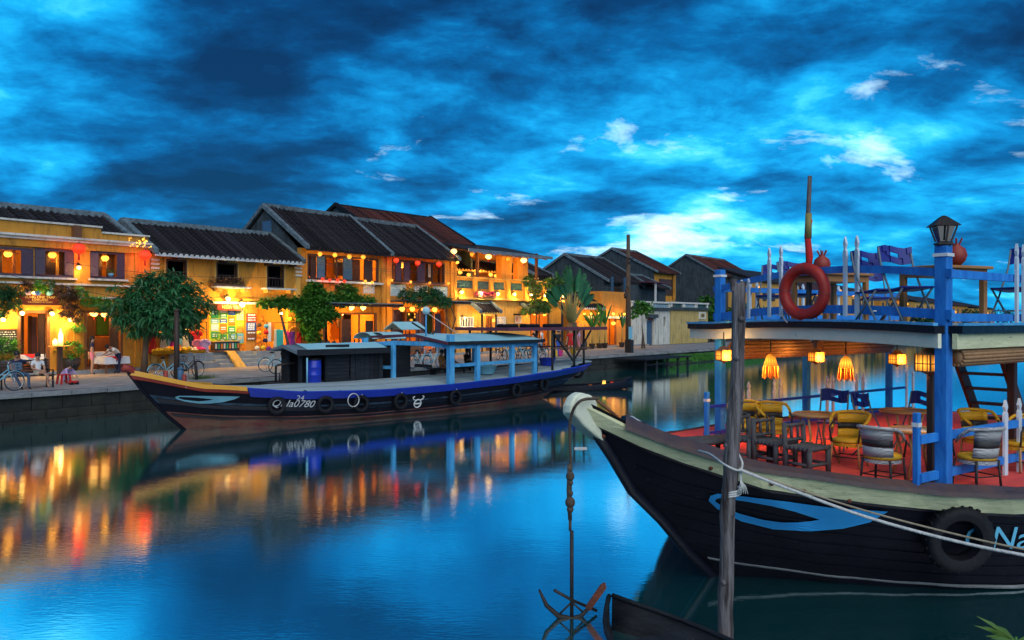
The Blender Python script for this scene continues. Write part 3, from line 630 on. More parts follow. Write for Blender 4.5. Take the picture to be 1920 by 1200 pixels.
# ================================================================== B3 pair: tall black roofed houses
h3 = house('vine_house', 'yellow house with steep black tiled roof, orange lanterns and vines over its porch', 19.35, TF)
up3 = FR(575, 710, 470, 517, TF); up3 = (up3[0]+.05, up3[1], 5.72, 7.2)
gd3 = (FS(606, TF), FS(707, TF), ZQ+.16, 3.85)
lat3 = FR(681, 704, 532, 550, TF)
lat3b = FR(628, 652, 530, 546, TF)
wall(h3, 'front_wall', 'yellow_plaster', 19.36, 26.2, ZQ, 7.5, TF, .28, [up3, gd3, lat3, lat3b])
part(h3, 'balcony_ledge', 'trim_white', (up3[0]-.1, up3[1]+.15, TF-.28, TF-.003, 5.58, 5.7)); lattice(h3, lat3, TF+.1, 'white_paint', .16); lattice(h3, lat3b, TF+.1, 'white_paint', .16)
for x in (FS(717, TF), FS(727, TF)-.05): part(h3, 'pilaster', 'yellow_plaster', (x-.16, x+.16, TF-.12, TF-.003, ZQ+.16, 7.4))
w = window(h3, up3, TF+.04, 'dark_wood', .1, mull=4)
for a, b in ((594, 608), (643, 659)): shutter(h3, w, FS(a, TF), FS(b, TF), up3[2]+.1, up3[3]-.12, TF-.02, 'blue_shutter', 0)
for a, b in ((584, 594), (685, 700)): shutter(h3, w, FS(a, TF), FS(b, TF), up3[2]+.1, up3[3]-.12, TF+.1, 'dark_wood', 0)
m = MB()
for i in range(12): x = FS(660, TF)+(FS(682, TF)-FS(660, TF))*(i+.5)/12; m.box(x-.02, x+.02, TF+.3, TF+.34, up3[2]+.1, up3[3]-.12)
m.build('window_grille', 'dark_wood', w, og(h3))
d = window(h3, gd3, TF+.05, 'brown_wood', .12, 'doorway', 2)
shutter(h3, d, FS(641, TF), FS(662, TF), gd3[2], gd3[3]-.4, TF+.2, 'dark_wood'); shutter(h3, d, FS(690, TF), FS(703, TF), gd3[2], gd3[3]-.5, TF+.2, 'dark_wood')
room(h3, 19.6, 26.0, TF+.29, TF+4, ZQ+.16, 4.1, 'orange_plaster', light=280); room(h3, 19.6, 26.0, TF+.29, TF+3.5, 5.2, 7.35, 'orange_plaster', light=170)
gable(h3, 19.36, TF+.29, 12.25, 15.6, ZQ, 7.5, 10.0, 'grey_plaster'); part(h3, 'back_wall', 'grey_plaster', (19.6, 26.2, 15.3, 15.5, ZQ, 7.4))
part(h3, 'gable_shutter', 'blue_shutter', (19.30, 19.359, 11.6, 12.4, 8.2, 9.2))
roof(h3, 19.3, 25.95, 8.4, 7.45, 12.25, 10.05, 15.9, 7.4, verge=(1, 1))
h3b = house('shutter_house', 'yellow house with dark shutters, pale lattice panels and red lanterns under black roof', 26.3, TF)
up4 = (FS(735, TF), FS(834, TF), F(790, 531, TF)[1], 7.25)
gd4 = (FS(731, TF)+.2, FS(838, TF), ZQ+.16, 4.25)
la = [FR(731, 762, 533, 555, TF), FR(776, 803, 535, 556, TF), FR(812, 840, 537, 556, TF)]
wall(h3b, 'front_wall', 'yellow_plaster', 26.3, 32.7, ZQ, 7.5, TF, .28, [up4, gd4]+la)
lattice(h3b, la[0], TF+.08, 'lattice_blue', .14); lattice(h3b, la[1], TF+.08, 'white_paint', .22); lattice(h3b, la[2], TF+.08, 'lattice_blue', .14)
w = window(h3b, up4, TF+.03, 'dark_wood', .1, mull=3)
for a, b in ((741, 752), (757, 768), (782, 796)): shutter(h3b, w, FS(a, TF), FS(b, TF), up4[2]+.1, up4[3]-.12, TF+.0, 'purple_wood', 0)
part(h3b, 'balcony_ledge', 'brown_wood', (up4[0]-.1, up4[1]+.1, TF-.2, TF-.003, up4[2]-.1, up4[2]-.01))
for x in (32.2, 32.55): part(h3b, 'pilaster', 'yellow_plaster', (x-.13, x+.13, TF-.14, TF-.003, ZQ+.16, 7.4))
d = window(h3b, gd4, TF+.05, 'brown_wood', .12, 'doorway', 3)
for a, b in ((737, 745), (784, 798), (820, 830)): shutter(h3b, d, FS(a, TF), FS(b, TF), gd4[2], gd4[3]-.4, TF+.2, 'purple_wood')
room(h3b, 26.5, 32.4, TF+.29, TF+4, ZQ+.16, 4.45, 'orange_plaster', light=210); room(h3b, 26.5, 32.4, TF+.29, TF+3.5, 5.2, 7.3, 'orange_plaster', light=14)
gable(h3b, 32.45, TF+.29, 12.4, 15.8, ZQ, 7.5, 10.0, 'grey_plaster'); part(h3b, 'back_wall', 'grey_plaster', (26.3, 32.4, 15.3, 15.5, ZQ, 7.4))
roof(h3b, 26.0, 32.35, 8.4, 7.5, 12.4, 9.95, 16.2, 7.4, verge=(0, 1))
# porch canopies below the upper storeys
for nm, sa, sb, zz in (('porch_canopy', 20.0, 26.1, 4.35), ('porch_canopy', 26.4, 32.6, 4.62)):
    hh = h3 if sa < 25 else h3b
    p_ = part(hh, nm, 'roof_grey', (sa, sb, 7.55, TF-.003, zz, zz+.05))
    m = MB()
    for i in range(9): x = sa+(sb-sa)*i/8; m.box(x-.03, x+.03, 7.5, TF-.004, zz-.08, zz-.002)
    m.box(sa, sb, 7.56, 7.64, zz-.16, zz-.081); m.build('canopy_rafters', 'dark_wood', p_, og(hh))
# ================================================================== red roofed house behind
hr = house('red_roof_house', 'tall house behind with a long red brown tiled roof', 26, 14)
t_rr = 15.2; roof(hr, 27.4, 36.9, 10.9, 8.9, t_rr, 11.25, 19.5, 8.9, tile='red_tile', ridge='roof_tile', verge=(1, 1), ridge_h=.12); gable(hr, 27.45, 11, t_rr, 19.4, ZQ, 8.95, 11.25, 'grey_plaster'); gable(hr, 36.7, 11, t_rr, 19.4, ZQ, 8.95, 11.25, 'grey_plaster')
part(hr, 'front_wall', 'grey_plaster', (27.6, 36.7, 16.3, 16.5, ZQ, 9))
hbk = house('low_black_roof_house', 'low dark house with a long black ridge behind the shop roof', 14, 17)
roof(hbk, 16.2, 23.0, 13.2, 6.6, 16.5, 8.55, 19.8, 6.6, verge=(1, 0)); part(hbk, 'wall', 'grey_plaster', (16.3, 22.8, 14.5, 18.5, ZQ, 7.0))
# ================================================================== B4: terrace restaurant
h4 = house('terrace_house', 'yellow restaurant with open upper terrace, green lattice parapet and small tiled door canopy', 32.75, TF)
s0, s1 = 32.75, FS(1052, TF)
zs = 4.95; zp = 6.36
dr4 = FR(911, 923, 592, 650, TF); dr4 = (dr4[0], dr4[1], ZQ+.16, dr4[3]); dr4b = FR(994, 1030, 582, 650, TF); dr4b = (dr4b[0], dr4b[1], ZQ+.16, dr4b[3])
wn4 = [FR(862, 888, 594, 614, TF), FR(931, 948, 594, 614, TF), FR(966, 977, 592, 606, TF)]
wall(h4, 'front_wall', 'pale_plaster', s0, s1, ZQ, zs-.1, TF, .28, [dr4, dr4b]+wn4)
for r in wn4[:2]: window(h4, r, TF+.02, 'white_paint', .08, mull=4, bars=0); 
window(h4, wn4[2], TF+.02, 'white_paint', .08, mull=0, bars=2); part(h4, 'window_hood', 'roof_tile', (wn4[2][0]-.25, wn4[2][1]+.3, TF-.3, TF-.003, wn4[2][3]+.05, wn4[2][3]+.15))
window(h4, dr4, TF+.03, 'brown_wood', .1, 'doorway', 1); window(h4, dr4b, TF+.03, 'brown_wood', .1, 'doorway', 1)
part(h4, 'floor_slab', 'pale_plaster', (s0, s1+.1, TF-.28, TF+6, zs-.1, zs+.06))
pr4 = [FR(a, b, 524, 543, TF) for a, b in ((854, 887), (893, 917), (923, 946), (957, 980), (990, 1017), (1023, 1047))]
pr4 = [(a, b, 5.62, 6.18) for a, b, c, d in pr4]
wall(h4, 'parapet', 'yellow_plaster', s0, s1, zs+.06, zp, TF-.02, .2, pr4)
for r in pr4: lattice(h4, r, TF+.09, 'lattice_green', .17)
part(h4, 'parapet_coping', 'pale_plaster', (s0, s1+.05, TF-.1, TF+.26, zp, zp+.09))
for a in (890, 920, 952, 985, 1020): x = FS(a, TF); part(h4, 'parapet_pier', 'yellow_plaster', (x-.22, x+.22, TF-.10, TF-.021, zs+.06, zp-.001))
for a in (950, 981): x = FS(a, TF); part(h4, 'pillar', 'orange_plaster', (x-.62, x+.62, TF+.0, TF+.5, zp+.09, 8.15))
for a in (895, 1006): x = FS(a, TF+.1); part(h4, 'pillar', 'brown_wood', (x-.09, x+.09, TF+.02, TF+.2, zp+.09, 8.6))
m = MB(); rs0, rs1 = 32.6, FS(1027, 8.2)
m.prism([(rs0, 7.8, 8.25), (rs0, 12.5, 9.25), (rs0, 12.5, 9.12), (rs0, 7.8, 8.12)], (rs1-rs0, 0, 0)); rf = m.build('terrace_roof', 'roof_sheet', h4, og(h4))
part(h4, 'roof_edge', 'roof_grey', (rs0, rs1, 7.72, 7.79, 8.08, 8.3), parent=rf)
m = MB()
for i in range(9): x = rs0+(rs1-rs0)*(i+.5)/9; m.bar((x, 7.9, 8.07), (x, 12.4, 9.03), .1, .12)
m.build('rafters', 'brown_wood', rf, og(h4))
part(h4, 'inner_wall', 'orange_plaster', (s0, s1-1.5, 12.6, 12.8, zs, 8.6)); 
h4i = house('inner_tiled_house', 'low tiled inner pavilion seen across the lit terrace', 33, 11.8)
roof(h4i, 33.2, FS(988, 11.0), 11.0, 7.15, 12.4, 7.95, 13.8, 7.1, end='pale_plaster', pitch=.34, verge=(0, 0), ridge_h=.08)
for i in range(5): x = 33.5+2.2*i; part(h4i, 'post', 'brown_wood', (x-.09, x+.09, 11.3, 11.48, zs+.06, 7.1))
for x in (34.5, 37.5, 40.5, 43.3): lamp(h4, (x-s0, 1.6, 7.2-ZQ), 60, WARM, .1, 'terrace_light')
room(h4, s0+.3, s1-.3, TF+.29, TF+4, ZQ+.16, zs-.2, 'room_plaster', light=200)
part(h4, 'side_wall', 'pale_plaster', (s1-.25, s1-.001, TF+.281, TF+6, ZQ, zs-.101))
# little tiled canopy above the terrace house door
roof(h4, FS(897, 8.2), FS(935, 8.2), 8.05, 3.95, 8.95, 4.6, 8.99, 4.55, pitch=.26, end='pale_plaster', verge=(1, 1), name='door_canopy', ridge_h=.06)
roof(h4, FS(992, 8.2), FS(1024, 8.2), 8.05, 4.0, 8.95, 4.6, 8.99, 4.55, pitch=.26, end='pale_plaster', verge=(1, 1), name='door_canopy', ridge_h=.06)
for a in (903, 929): x = FS(a, 8.3); part(h4, 'canopy_post', 'dark_wood', (x-.05, x+.05, 8.2, 8.3, ZQ+.16, 3.92))
# ================================================================== far houses
def far_house(name, label, pe0, pe1, ye, t_e, t_r, yr, wallm='grey_plaster', tile='roof_tile', end=None, zwall=None, vr=(1, 1), wallf=None, pitch=.34):
    a, b = FS(pe0, t_e), FS(pe1, t_e); ze = F((pe0+pe1)/2, ye, t_e)[1]; px_r = 0
    h = house(name, label, a, t_e)
    d = DS((a+b)/2, t_r); zr = CH-(yr-600)*d/f_px
    roof(h, a, b, t_e, ze, t_r, zr, 2*t_r-t_e, ze, tile=tile, end=end, verge=vr, pitch=pitch)
    gable(h, a+.05, t_e+.5, t_r, 2*t_r-t_e-.3, ZQ, ze+(zr-ze)*.5/(t_r-t_e), zr, wallm); gable(h, b-.25, t_e+.5, t_r, 2*t_r-t_e-.3, ZQ, ze+(zr-ze)*.5/(t_r-t_e), zr, wallm)
    part(h, 'front_wall', wallf or wallm, (a+.28, b-.26, t_e+.5, t_e+.7, ZQ, ze+.05)); return h, a, b, ze, zr
hA, aA, bA, zA, zrA = far_house('grey_gable_house', 'weathered grey house with humped gable and black tiled roof behind the fan palm', 1140, 1209, 530, 12.5, 17.5, 482)
part(hA, 'window_opening', 'dark_wood', (aA+1.5, bA-1.2, 12.93, 12.999, zA-2.0, zA-.35))
hB, aB, bB, zB, zrB = far_house('yellow_gable_house', 'tall house with steep grey gable and yellow balcony under a red brown roof', 1232, 1275, 512, 16.5, 22.5, 470, tile='red_tile', wallf='yellow_plaster')
part(hB, 'balcony_opening', 'dark_wood', (aB+1.4, bB-1.0, 16.92, 16.999, zB-2.6, zB-.7)); part(hB, 'balcony_post', 'yellow_plaster', (bB-1.2, bB-.95, 16.6, 16.85, zB-3.0, zB-.1))
hC, aC, bC, zC, zrC = far_house('dark_gable_house', 'dark windowless gable house with red brown roof beyond the balustrade wall', 1352, 1420, 520, 16.0, 21.0, 484, tile='red_tile')
hD, aD, bD, zD, zrD = far_house('small_black_roof_house', 'small house with black tiled roof beside the terrace restaurant', 1000, 1036, 516, 13.0, 17.0, 484, end=None)
hE, aE, bE, zE, zrE = far_house('low_link_house', 'low house with sagging dark roof between the two grey gables', 1206, 1256, 540, 13.0, 16.5, 516)
for i, (p0, p1, ye, te, tr, yr, tl) in enumerate(((1425, 1500, 530, 12, 18, 505, 'roof_tile'), (1510, 1570, 545, 12, 18, 522, 'red_tile'), (1580, 1640, 552, 12, 18, 532, 'roof_tile'), (1650, 1700, 560, 12, 20, 540, 'red_tile'), (1715, 1760, 566, 12, 20, 548, 'roof_tile'), (1775, 1815, 572, 12, 22, 556, 'red_tile'), (1830, 1865, 578, 12, 24, 562, 'roof_tile'))):
    a, b = FS(p0, te), FS(p1, te); hh = house('far_house', ['dark roofed riverside house far along the quay', 'distant riverside house with red brown roof far along the quay'][i % 2], a, te)
    hh['group'] = 'far riverside houses with '+('dark' if i % 2 == 0 else 'red brown')+' roofs'
    ze = CH-(ye-600)*DS((a+b)/2, te)/f_px; zr = CH-(yr-600)*DS((a+b)/2, tr)/f_px
    m = MB(); m.prism([(a, te-.4, ze), (a, tr, zr), (a, 2*tr-te, ze), (a, 2*tr-te, ze-.2), (a, tr, zr-.2), (a, te-.4, ze-.2)], (b-a, 0, 0)); m.build('roof', tl, hh, og(hh))
    wl = part(hh, 'wall', 'yellow_plaster' if i % 2 else 'pale_plaster', (a+.3, b-.3, te, 2*tr-te-.3, ZQ, ze-.21))
    n_ = 5
    for k in range(n_):
        x = a+(b-a)*(k+.5)/n_; part(hh, 'window', 'dark_wood', (x-.7, x+.7, te-.05, te-.002, ze-2.6, ze-.9)); part(hh, 'door', 'brown_wood', (x-.9, x+.9, te-.05, te-.003, ZQ, ZQ+2.6))
    gable(hh, a+.31, te+.01, tr, 2*tr-te-.31, ze-.2, ze-.1, zr-.1, 'grey_plaster', .2); gable(hh, b-.52, te+.01, tr, 2*tr-te-.31, ze-.2, ze-.1, zr-.1, 'grey_plaster', .2)
# ---------------------------------------------------------------- orange gateway house (beside the street pole)
h5 = house('gate_house', 'orange rendered gate building with tiled lean-to, lit door and blank square upper wall', FS(1083, TF), TF)
g0, g1, g2 = FS(1083, TF), FS(1128, TF), FS(1176, TF)
blank = FR(1128, 1176, 547, 595, TF)
dr5 = FR(1132, 1156, 596, 644, TF); dr5 = (dr5[0], dr5[1], ZQ+.1, dr5[3])
wall(h5, 'front_wall', 'orange_plaster', g1, g2, ZQ, blank[3], TF, .3, [dr5]); part(h5, 'side_wall', 'orange_plaster', (g1, g1+.25, TF+.301, TF+4, ZQ, blank[3]))
zc_ = F(1100, 594, TF)[1]
wall(h5, 'lower_wall', 'orange_plaster', g0, g1-.003, ZQ, F(1105, 578, TF)[1]+.6, TF+.02, .3, [])
part(h5, 'canopy_beam', 'trim_white', (g0+1, g2-.5, TF-.25, TF-.005, zc_-.14, zc_+.06)); part(h5, 'boundary_wall', 'pale_plaster', (g0, g1+.4, TF-.35, TF-.01, ZQ, 3.3))
roof(h5, g0-.2, g1-.1, TF-.5, F(1105, 577, TF)[1], TF+1.5, F(1105, 577, TF)[1]+1.1, TF+1.6, F(1105, 577, TF)[1]+1.0, end='white_end', pitch=.32, verge=(0, 0), ridge_h=.05)
window(h5, dr5, TF+.05, 'brown_wood', .12, 'doorway', 1); room(h5, g1+.3, g2-.3, TF+.31, TF+3.5, ZQ+.1, 4.2, 'orange_plaster', light=90)
# ---------------------------------------------------------------- whitewashed wall with balustrade, then ochre wall
def bal_wall(name, label, pa, pb, matw, ytop, ycop, t0, t1, door=None, hole=None):
    a, b = FS(pa, t0), FS(pb, t1); h = house(name, label, a, t0); h['category'] = 'wall'
    zt = F((pa+pb)/2, ytop, (t0+t1)/2)[1]; zc = F((pa+pb)/2, ycop, (t0+t1)/2)[1]
    holes = []
    if door: r = FR(*door, t0); holes.append((r[0], r[1], ZQ, r[3]))
    if hole: holes.append(FR(*hole, t0))
    wall(h, 'wall_body', matw, a, b, ZQ, zc, t0, .4, holes)
    if door: part(h, 'door', 'blue_shutter', (holes[0][0]+.05, (holes[0][0]+holes[0][1])/2-.01, t0+.2, t0+.26, ZQ, holes[0][3])); part(h, 'door', 'blue_shutter', ((holes[0][0]+holes[0][1])/2+.01, holes[0][1]-.05, t0+.2, t0+.26, ZQ, holes[0][3])); part(h, 'door_hood', 'grey_plaster', (holes[0][0]-.3, holes[0][1]+.3, t0-.35, t0-.003, holes[0][3]+.25, holes[0][3]+.6)); part(h, 'name_board', 'sign_red', (holes[0][0]+.2, holes[0][1]-.2, t0-.06, t0-.003, holes[0][3]+.02, holes[0][3]+.22))
    part(h, 'inner_block', 'grey_plaster', (a, b, t0+1.6, t0+1.8, ZQ, zc)); part(h, 'cornice', 'grey_plaster', (a, b, t0-.18, t0+.5, zc, zc+.3)); n_ = max(2, round((b-a)/3.2))
    for i in range(n_+1): x = a+(b-a)*i/n_; part(h, 'baluster_pier', 'trim_white', (max(a, x-.3), min(b, x+.3), t0-.05, t0+.32, zc+.301, zt-.16))
    for i in range(n_):
        x0, x1 = a+(b-a)*i/n_+.31, a+(b-a)*(i+1)/n_-.31; lattice(h, (x0, x1, zc+.32, zt-.17), t0+.12, 'lattice_blue' if i % 2 else 'lattice_green', .3)
    part(h, 'coping', 'trim_white', (a-.1, b+.1, t0-.12, t0+.4, zt-.16, zt)); return h, a, b, zc, zt
hw, aw, bw, zcw, ztw = bal_wall('whitewashed_wall', 'stained whitewashed garden wall with balustrade and narrow blue double door', 1184, 1256, 'white_plaster', 565, 582, TF, TF, (1212.5, 1226, 601, 644), (1244, 1247.5, 594, 612))
hy, ay, by, zcy, zty = bal_wall('ochre_wall', 'stained ochre wall with lattice balustrade and a framed two character emblem', 1257.5, 1327, 'ochre_wall', 567, 582, TF, TF, None, None)
r = FR(1309, 1324, 602, 612, TF); part(hy, 'dark_opening', 'blue_shutter', (r[0], r[1], TF-.03, TF-.003, r[2], r[3]))
r = FR(1310, 1322, 585, 598, TF); fr_ = part(hy, 'emblem_frame', 'trim_white', (r[0], r[1], TF-.08, TF-.003, r[2], r[3])); part(hy, 'emblem_panel', 'ochre_wall', (r[0]+.25, r[1]-.25, TF-.09, TF-.081, r[2]+.15, r[3]-.15), parent=fr_)
for x in (.42, .66): part(hy, 'emblem_character', 'iron', (r[0]+(r[1]-r[0])*x-.12, r[0]+(r[1]-r[0])*x+.12, TF-.1, TF-.091, r[2]+.22, r[3]-.22), parent=fr_)
part(hw, 'upper_room', 'grey_plaster', (aw+4.5, bw-1, TF+3, TF+6, zcw, zcw+2.6)); part(hw, 'upper_room_roof', 'maroon', (aw+8, bw+5, TF+2.4, TF+6.4, zcw+2.9, zcw+3.0)); part(hw, 'upper_post', 'white_paint', (bw+2, bw+2.15, TF+2.6, TF+2.75, zcw, zcw+2.9))
for k in (1.0, 3.4): part(hw, 'upper_post', 'blue_shutter', (aw+k, aw+k+.18, TF+2.6, TF+2.78, zcw, zcw+3.2))
# ---------------------------------------------------------------- things glimpsed inside the lit rooms
def inner(h, px0, px1, py0, py1, t, mt, name='inner_panel', d=.06):
    r = FR(px0, px1, py0, py1, t); return part(h, name, mt, (r[0], r[1], t, t+d, r[2], r[3]))
for a, b, c_, d_, mt in ((-8, 4, 470, 520, 'dark_wood'), (24, 30, 466, 520, 'brown_wood'), (86, 93, 468, 520, 'dark_wood'), (93, 104, 492, 521, 'dark_wood'), (106, 110, 466, 520, 'pale_plaster'), (112, 122, 466, 520, 'dark_wood'), (184, 191, 472, 522, 'dark_wood'), (200, 213, 474, 524, 'dark_wood'), (213, 217, 472, 522, 'brown_wood')): inner(h1, a, b, c_, d_, TF+1.0, mt)
for a, b, c_, d_, mt in ((36, 45, 590, 664, 'dark_wood'), (53, 60, 592, 664, 'dark_wood'), (60, 70, 594, 664, 'purple_wood'), (160, 178, 592, 666, 'dark_wood'), (206, 215, 590, 664, 'brown_wood'), (178, 206, 632, 664, 'brown_wood')): inner(h1, a, b, c_, d_, TF+1.6, mt)
def bottle_rack(label, px0, px1, py0, py1, t, h=None):
    r = FR(px0, px1, py0, py1, t); b = thing('bottle_rack', label, 'shelf', SW((r[0]+r[1])/2, t, r[2]), SA); w, hh = (r[1]-r[0]), r[3]-r[2]; m = MB(); m.box(-w/2, w/2, .12, .16, 0, hh); n_ = 4
    MB().box(-w/2, w/2, .12, .16, 0, hh).build('back', 'dark_wood', b)
    for i in range(n_+1): MB().box(-w/2, w/2, -.1, .119, hh*i/n_-.02, hh*i/n_+.02).build('shelf', 'brown_wood', b)
    for s_ in (-1, 1): MB().box(s_*w/2-.03, s_*w/2+.03, -.1, .12, 0, hh).build('side', 'brown_wood', b)
    rr_ = random.Random(int(px0)); k = max(4, int(w/.13))
    for i in range(n_):
        for j in range(k):
            z0 = hh*i/n_+.021; x = -w/2+.07+(w-.14)*j/(k-1); MB().lathe([(.035, 0), (.038, .5*hh/n_), (.014, .68*hh/n_), (.014, .85*hh/n_)], (x, .0, z0), 7).build('bottle', rr_.choice(['glow_yellow', 'glass_dark', 'fab_brown', 'leaf_mid', 'glow_amber']), b)  # some bottles emit by themselves, their lit look put into the material
    return b
bottle_rack('dark rack of glowing bottles inside the restaurant sign doorway', 71, 91, 596, 630, TF+1.3); bottle_rack('rack of glowing amber bottles inside the shutter house doorway', 757, 779, 586, 608, TF+1.3)
for a, b, c_, d_, mt in ((577, 583, 474, 517, 'dark_wood'), (608, 612, 474, 517, 'dark_wood'), (627, 643, 492, 517, 'bark'), (684, 690, 474, 520, 'dark_wood')): inner(h3, a, b, c_, d_, TF+1.4, mt)
for a, b, c_, d_, mt in ((608, 614, 585, 650, 'dark_wood'), (644, 658, 578, 650, 'dark_wood'), (690, 698, 580, 650, 'dark_wood')): inner(h3, a, b, c_, d_, TF+1.8, mt)
for a, b, c_, d_, mt in ((738, 756, 580, 650, 'purple_wood'), (784, 798, 582, 650, 'purple_wood'), (800, 812, 584, 640, 'leaf_dark'), (822, 832, 582, 650, 'dark_wood')): inner(h3b, a, b, c_, d_, TF+1.5, mt)
for a, b, c_, d_, mt in ((760, 770, 488, 530, 'dark_wood'), (798, 812, 490, 530, 'brown_wood'), (822, 836, 492, 532, 'dark_wood')): inner(h3b, a, b, c_, d_, TF+1.2, mt)
for i, px_ in enumerate((868, 889, 912, 935, 966)):
    tb = thing('terrace_table', 'small dark table on the lit upper terrace', 'table', SW(FS(px_, 10.2), 10.2, zs+.06), SA, 'tables on the upper terrace'); MB().box(-.4, .4, -.4, .4, .7, .74).build('tabletop', 'brown_wood', tb); MB().lathe([(.25, 0), (.06, .04), (.05, .7)], n=10).build('pedestal', 'dark_wood', tb)
# ================================================================== boats
def lut(tab, x):
    if x <= tab[0][0]: return tab[0][1]
    for (a, b), (c, d) in zip(tab, tab[1:]):
        if x <= c:
            k = (x-a)/(c-a); k = k*k*(3-2*k)*.35+k*.65; return b+(d-b)*k
    return tab[-1][1]
class Hull:
    def __init__(s, root, sheer, hs, hw, stem, stern, zk=-.45, flare=1.35):
        s.root, s.sheer, s.hs, s.hw, s.stem, s.stern, s.zk, s.fl = root, sheer, hs, hw, stem, stern, zk, flare
        s.M = Matrix.Translation(root.location) @ Euler(root.rotation_euler).to_matrix().to_4x4()
        s.a0, s.a1 = sheer[0][0], sheer[-1][0]
    def P(s, u, l, side=-1, off=0.0):
        a_s = s.a0+(s.a1-s.a0)*u; zs = lut(s.sheer, a_s); z = s.zk+(zs-s.zk)*l
        a = lut(s.stem, z)+(lut(s.stern, z)-lut(s.stem, z))*u
        h0, h1 = lut(s.hw, u), lut(s.hs, u)
        if z >= 0: k = (z/zs) if zs else 1; b = h0+(h1-h0)*k**s.fl
        else: b = h0*(1+.55*z/abs(s.zk)*.9)
        return Vector((a, side*b, z))
    def N(s, u, l, side=-1):
        du, dl = s.P(min(u+.01, 1), l, side)-s.P(max(u-.01, 0), l, side), s.P(u, min(l+.03, 1), side)-s.P(u, max(l-.03, 0), side)
        n_ = du.cross(dl).normalized()
        return n_ if n_.y*side > 0 else -n_
    def O(s, u, l, off, side=-1): return s.P(u, l, side)+s.N(u, l, side)*off
    def world(s, p): return s.M @ Vector(p)
    def px(s, p): w = s.world(p); return 960+f_px*w.x/w.y, 600-f_px*(w.z-CH)/w.y
    def u_at(s, px, l):
        a, b = 0.0, 1.0
        for _ in range(40):
            c = (a+b)/2
            if s.px(s.P(c, l))[0] < px: a = c
            else: b = c
        return (a+b)/2
    def l_at(s, px, py):      # (u,l) on the camera side under a pixel
        l = .6
        for _ in range(25):
            u = s.u_at(px, l); y = s.px(s.P(u, l))[1]; e = s.px(s.P(u, l-.05))[1]-y
            l -= max(-.2, min(.2, (py-y)/(e/.05)))*1.0 if abs(e) > 1e-6 else 0
            l = max(.02, min(1.0, l))
        return u, l
    def skin(s, mats, levels, us, midx):
        m = MB(); m.smooth = True
        for side in (-1, 1):
            for j in range(len(levels)-1):
                m.mi = midx(j); m.grid([[s.P(u, levels[j], side) for u in us], [s.P(u, levels[j+1], side) for u in us]])
        m.mi = midx(0); m.smooth = False     # transom and bottom
        k = len(levels); e = [s.P(1, l, -1) for l in levels]+[s.P(1, l, 1) for l in reversed(levels)]
        m.add(e, [tuple(range(len(e)))])
        m.grid([[s.P(u, levels[0], -1) for u in us], [s.P(u, levels[0], 1) for u in us]])
        return m.build('hull', mats, s.root)
    def band(s, name, mat_, u0, u1, l0, l1, off=.03, side=-1, n=24, thick=True):
        us = [u0+(u1-u0)*i/n for i in range(n+1)]; m = MB()
        lf0 = l0 if callable(l0) else (lambda u: l0); lf1 = l1 if callable(l1) else (lambda u: l1)
        A = [s.O(u, lf0(u), off, side) for u in us]; B = [s.O(u, lf1(u), off, side) for u in us]
        A2 = [s.O(u, lf0(u), -.02, side) for u in us]; B2 = [s.O(u, lf1(u), -.02, side) for u in us]
        m.grid([A2, A, B, B2]); m.add([A2[0], A[0], B[0], B2[0]], [(0, 1, 2, 3)]); m.add([A2[-1], A[-1], B[-1], B2[-1]], [(3, 2, 1, 0)])
        return m.build(name, mat_, s.root)
    def decal(s, name, mat_, pts, off=.012, hole=None):   # outline in picture pixels wrapped on the camera side
        den = lambda q: [(a[0]+(b[0]-a[0])*i/3, a[1]+(b[1]-a[1])*i/3) for a, b in zip(q, q[1:]+q[:1]) for i in range(3)]
        m = MB()
        if hole:
            A_, B_ = den(pts), den(hole); k = len(A_); R_ = 5
            rings = [[s.O(*s.l_at(a[0]+(b[0]-a[0])*q/R_, a[1]+(b[1]-a[1])*q/R_), off) for a, b in zip(A_, B_)] for q in range(R_+1)]; m.grid([r+[r[0]] for r in rings])
        else: P3 = [s.O(*s.l_at(*p), off) for p in pts]; m.add(P3, [tuple(range(len(P3)))])
        return m.build(name, mat_, s.root)
    def frame(s, u, l):
        x = (s.P(u+.01, l)-s.P(u-.01, l)).normalized(); n_ = s.N(u, l); y = n_.cross(x).normalized()
        return Matrix((x, y, n_)).transposed().to_4x4()
    def letters(s, body, px, py, size, mat_, shear=0.0, sx=1.0, off=.014):
        u, l = s.l_at(px, py); o = text(body, size, mat_, s.root, (0, 0, 0), ext=.003, shear=shear)
        o.matrix_local = Matrix.Translation(s.O(u, l, off)) @ s.frame(u, l) @ Matrix.Diagonal((sx, 1, 1, 1)); return o
def tyre(loc, rotz, r, label, group, tilt=0.0, rope=.35):
    t = thing('tyre_fender', label, 'tyre', loc, rotz, group)
    m = MB(); prof = [(.62, -.28), (.60, 0), (.62, .28), (.80, .36), (.94, .34), (1.0, .22), (1.0, -.22), (.94, -.34), (.80, -.36), (.62, -.28)]
    m.lathe([(a*r, b*r*.9) for a, b in prof], n=24, axis='y', caps=False)
    for i in range(24): a = 2*math.pi*i/24; m.cbox((math.cos(a)*r*1.0, 0, math.sin(a)*r*1.0), (.03, r*.34, .03))
    o = m.build('tyre', 'rubber', t); o.rotation_euler = (tilt, 0, 0)
    MB().tube([(0, -.05, r*.85), (.02, -.06, r*1.05), (.03, .0, r+rope)], .015, 6).build('rope', 'rope_white', t); return t
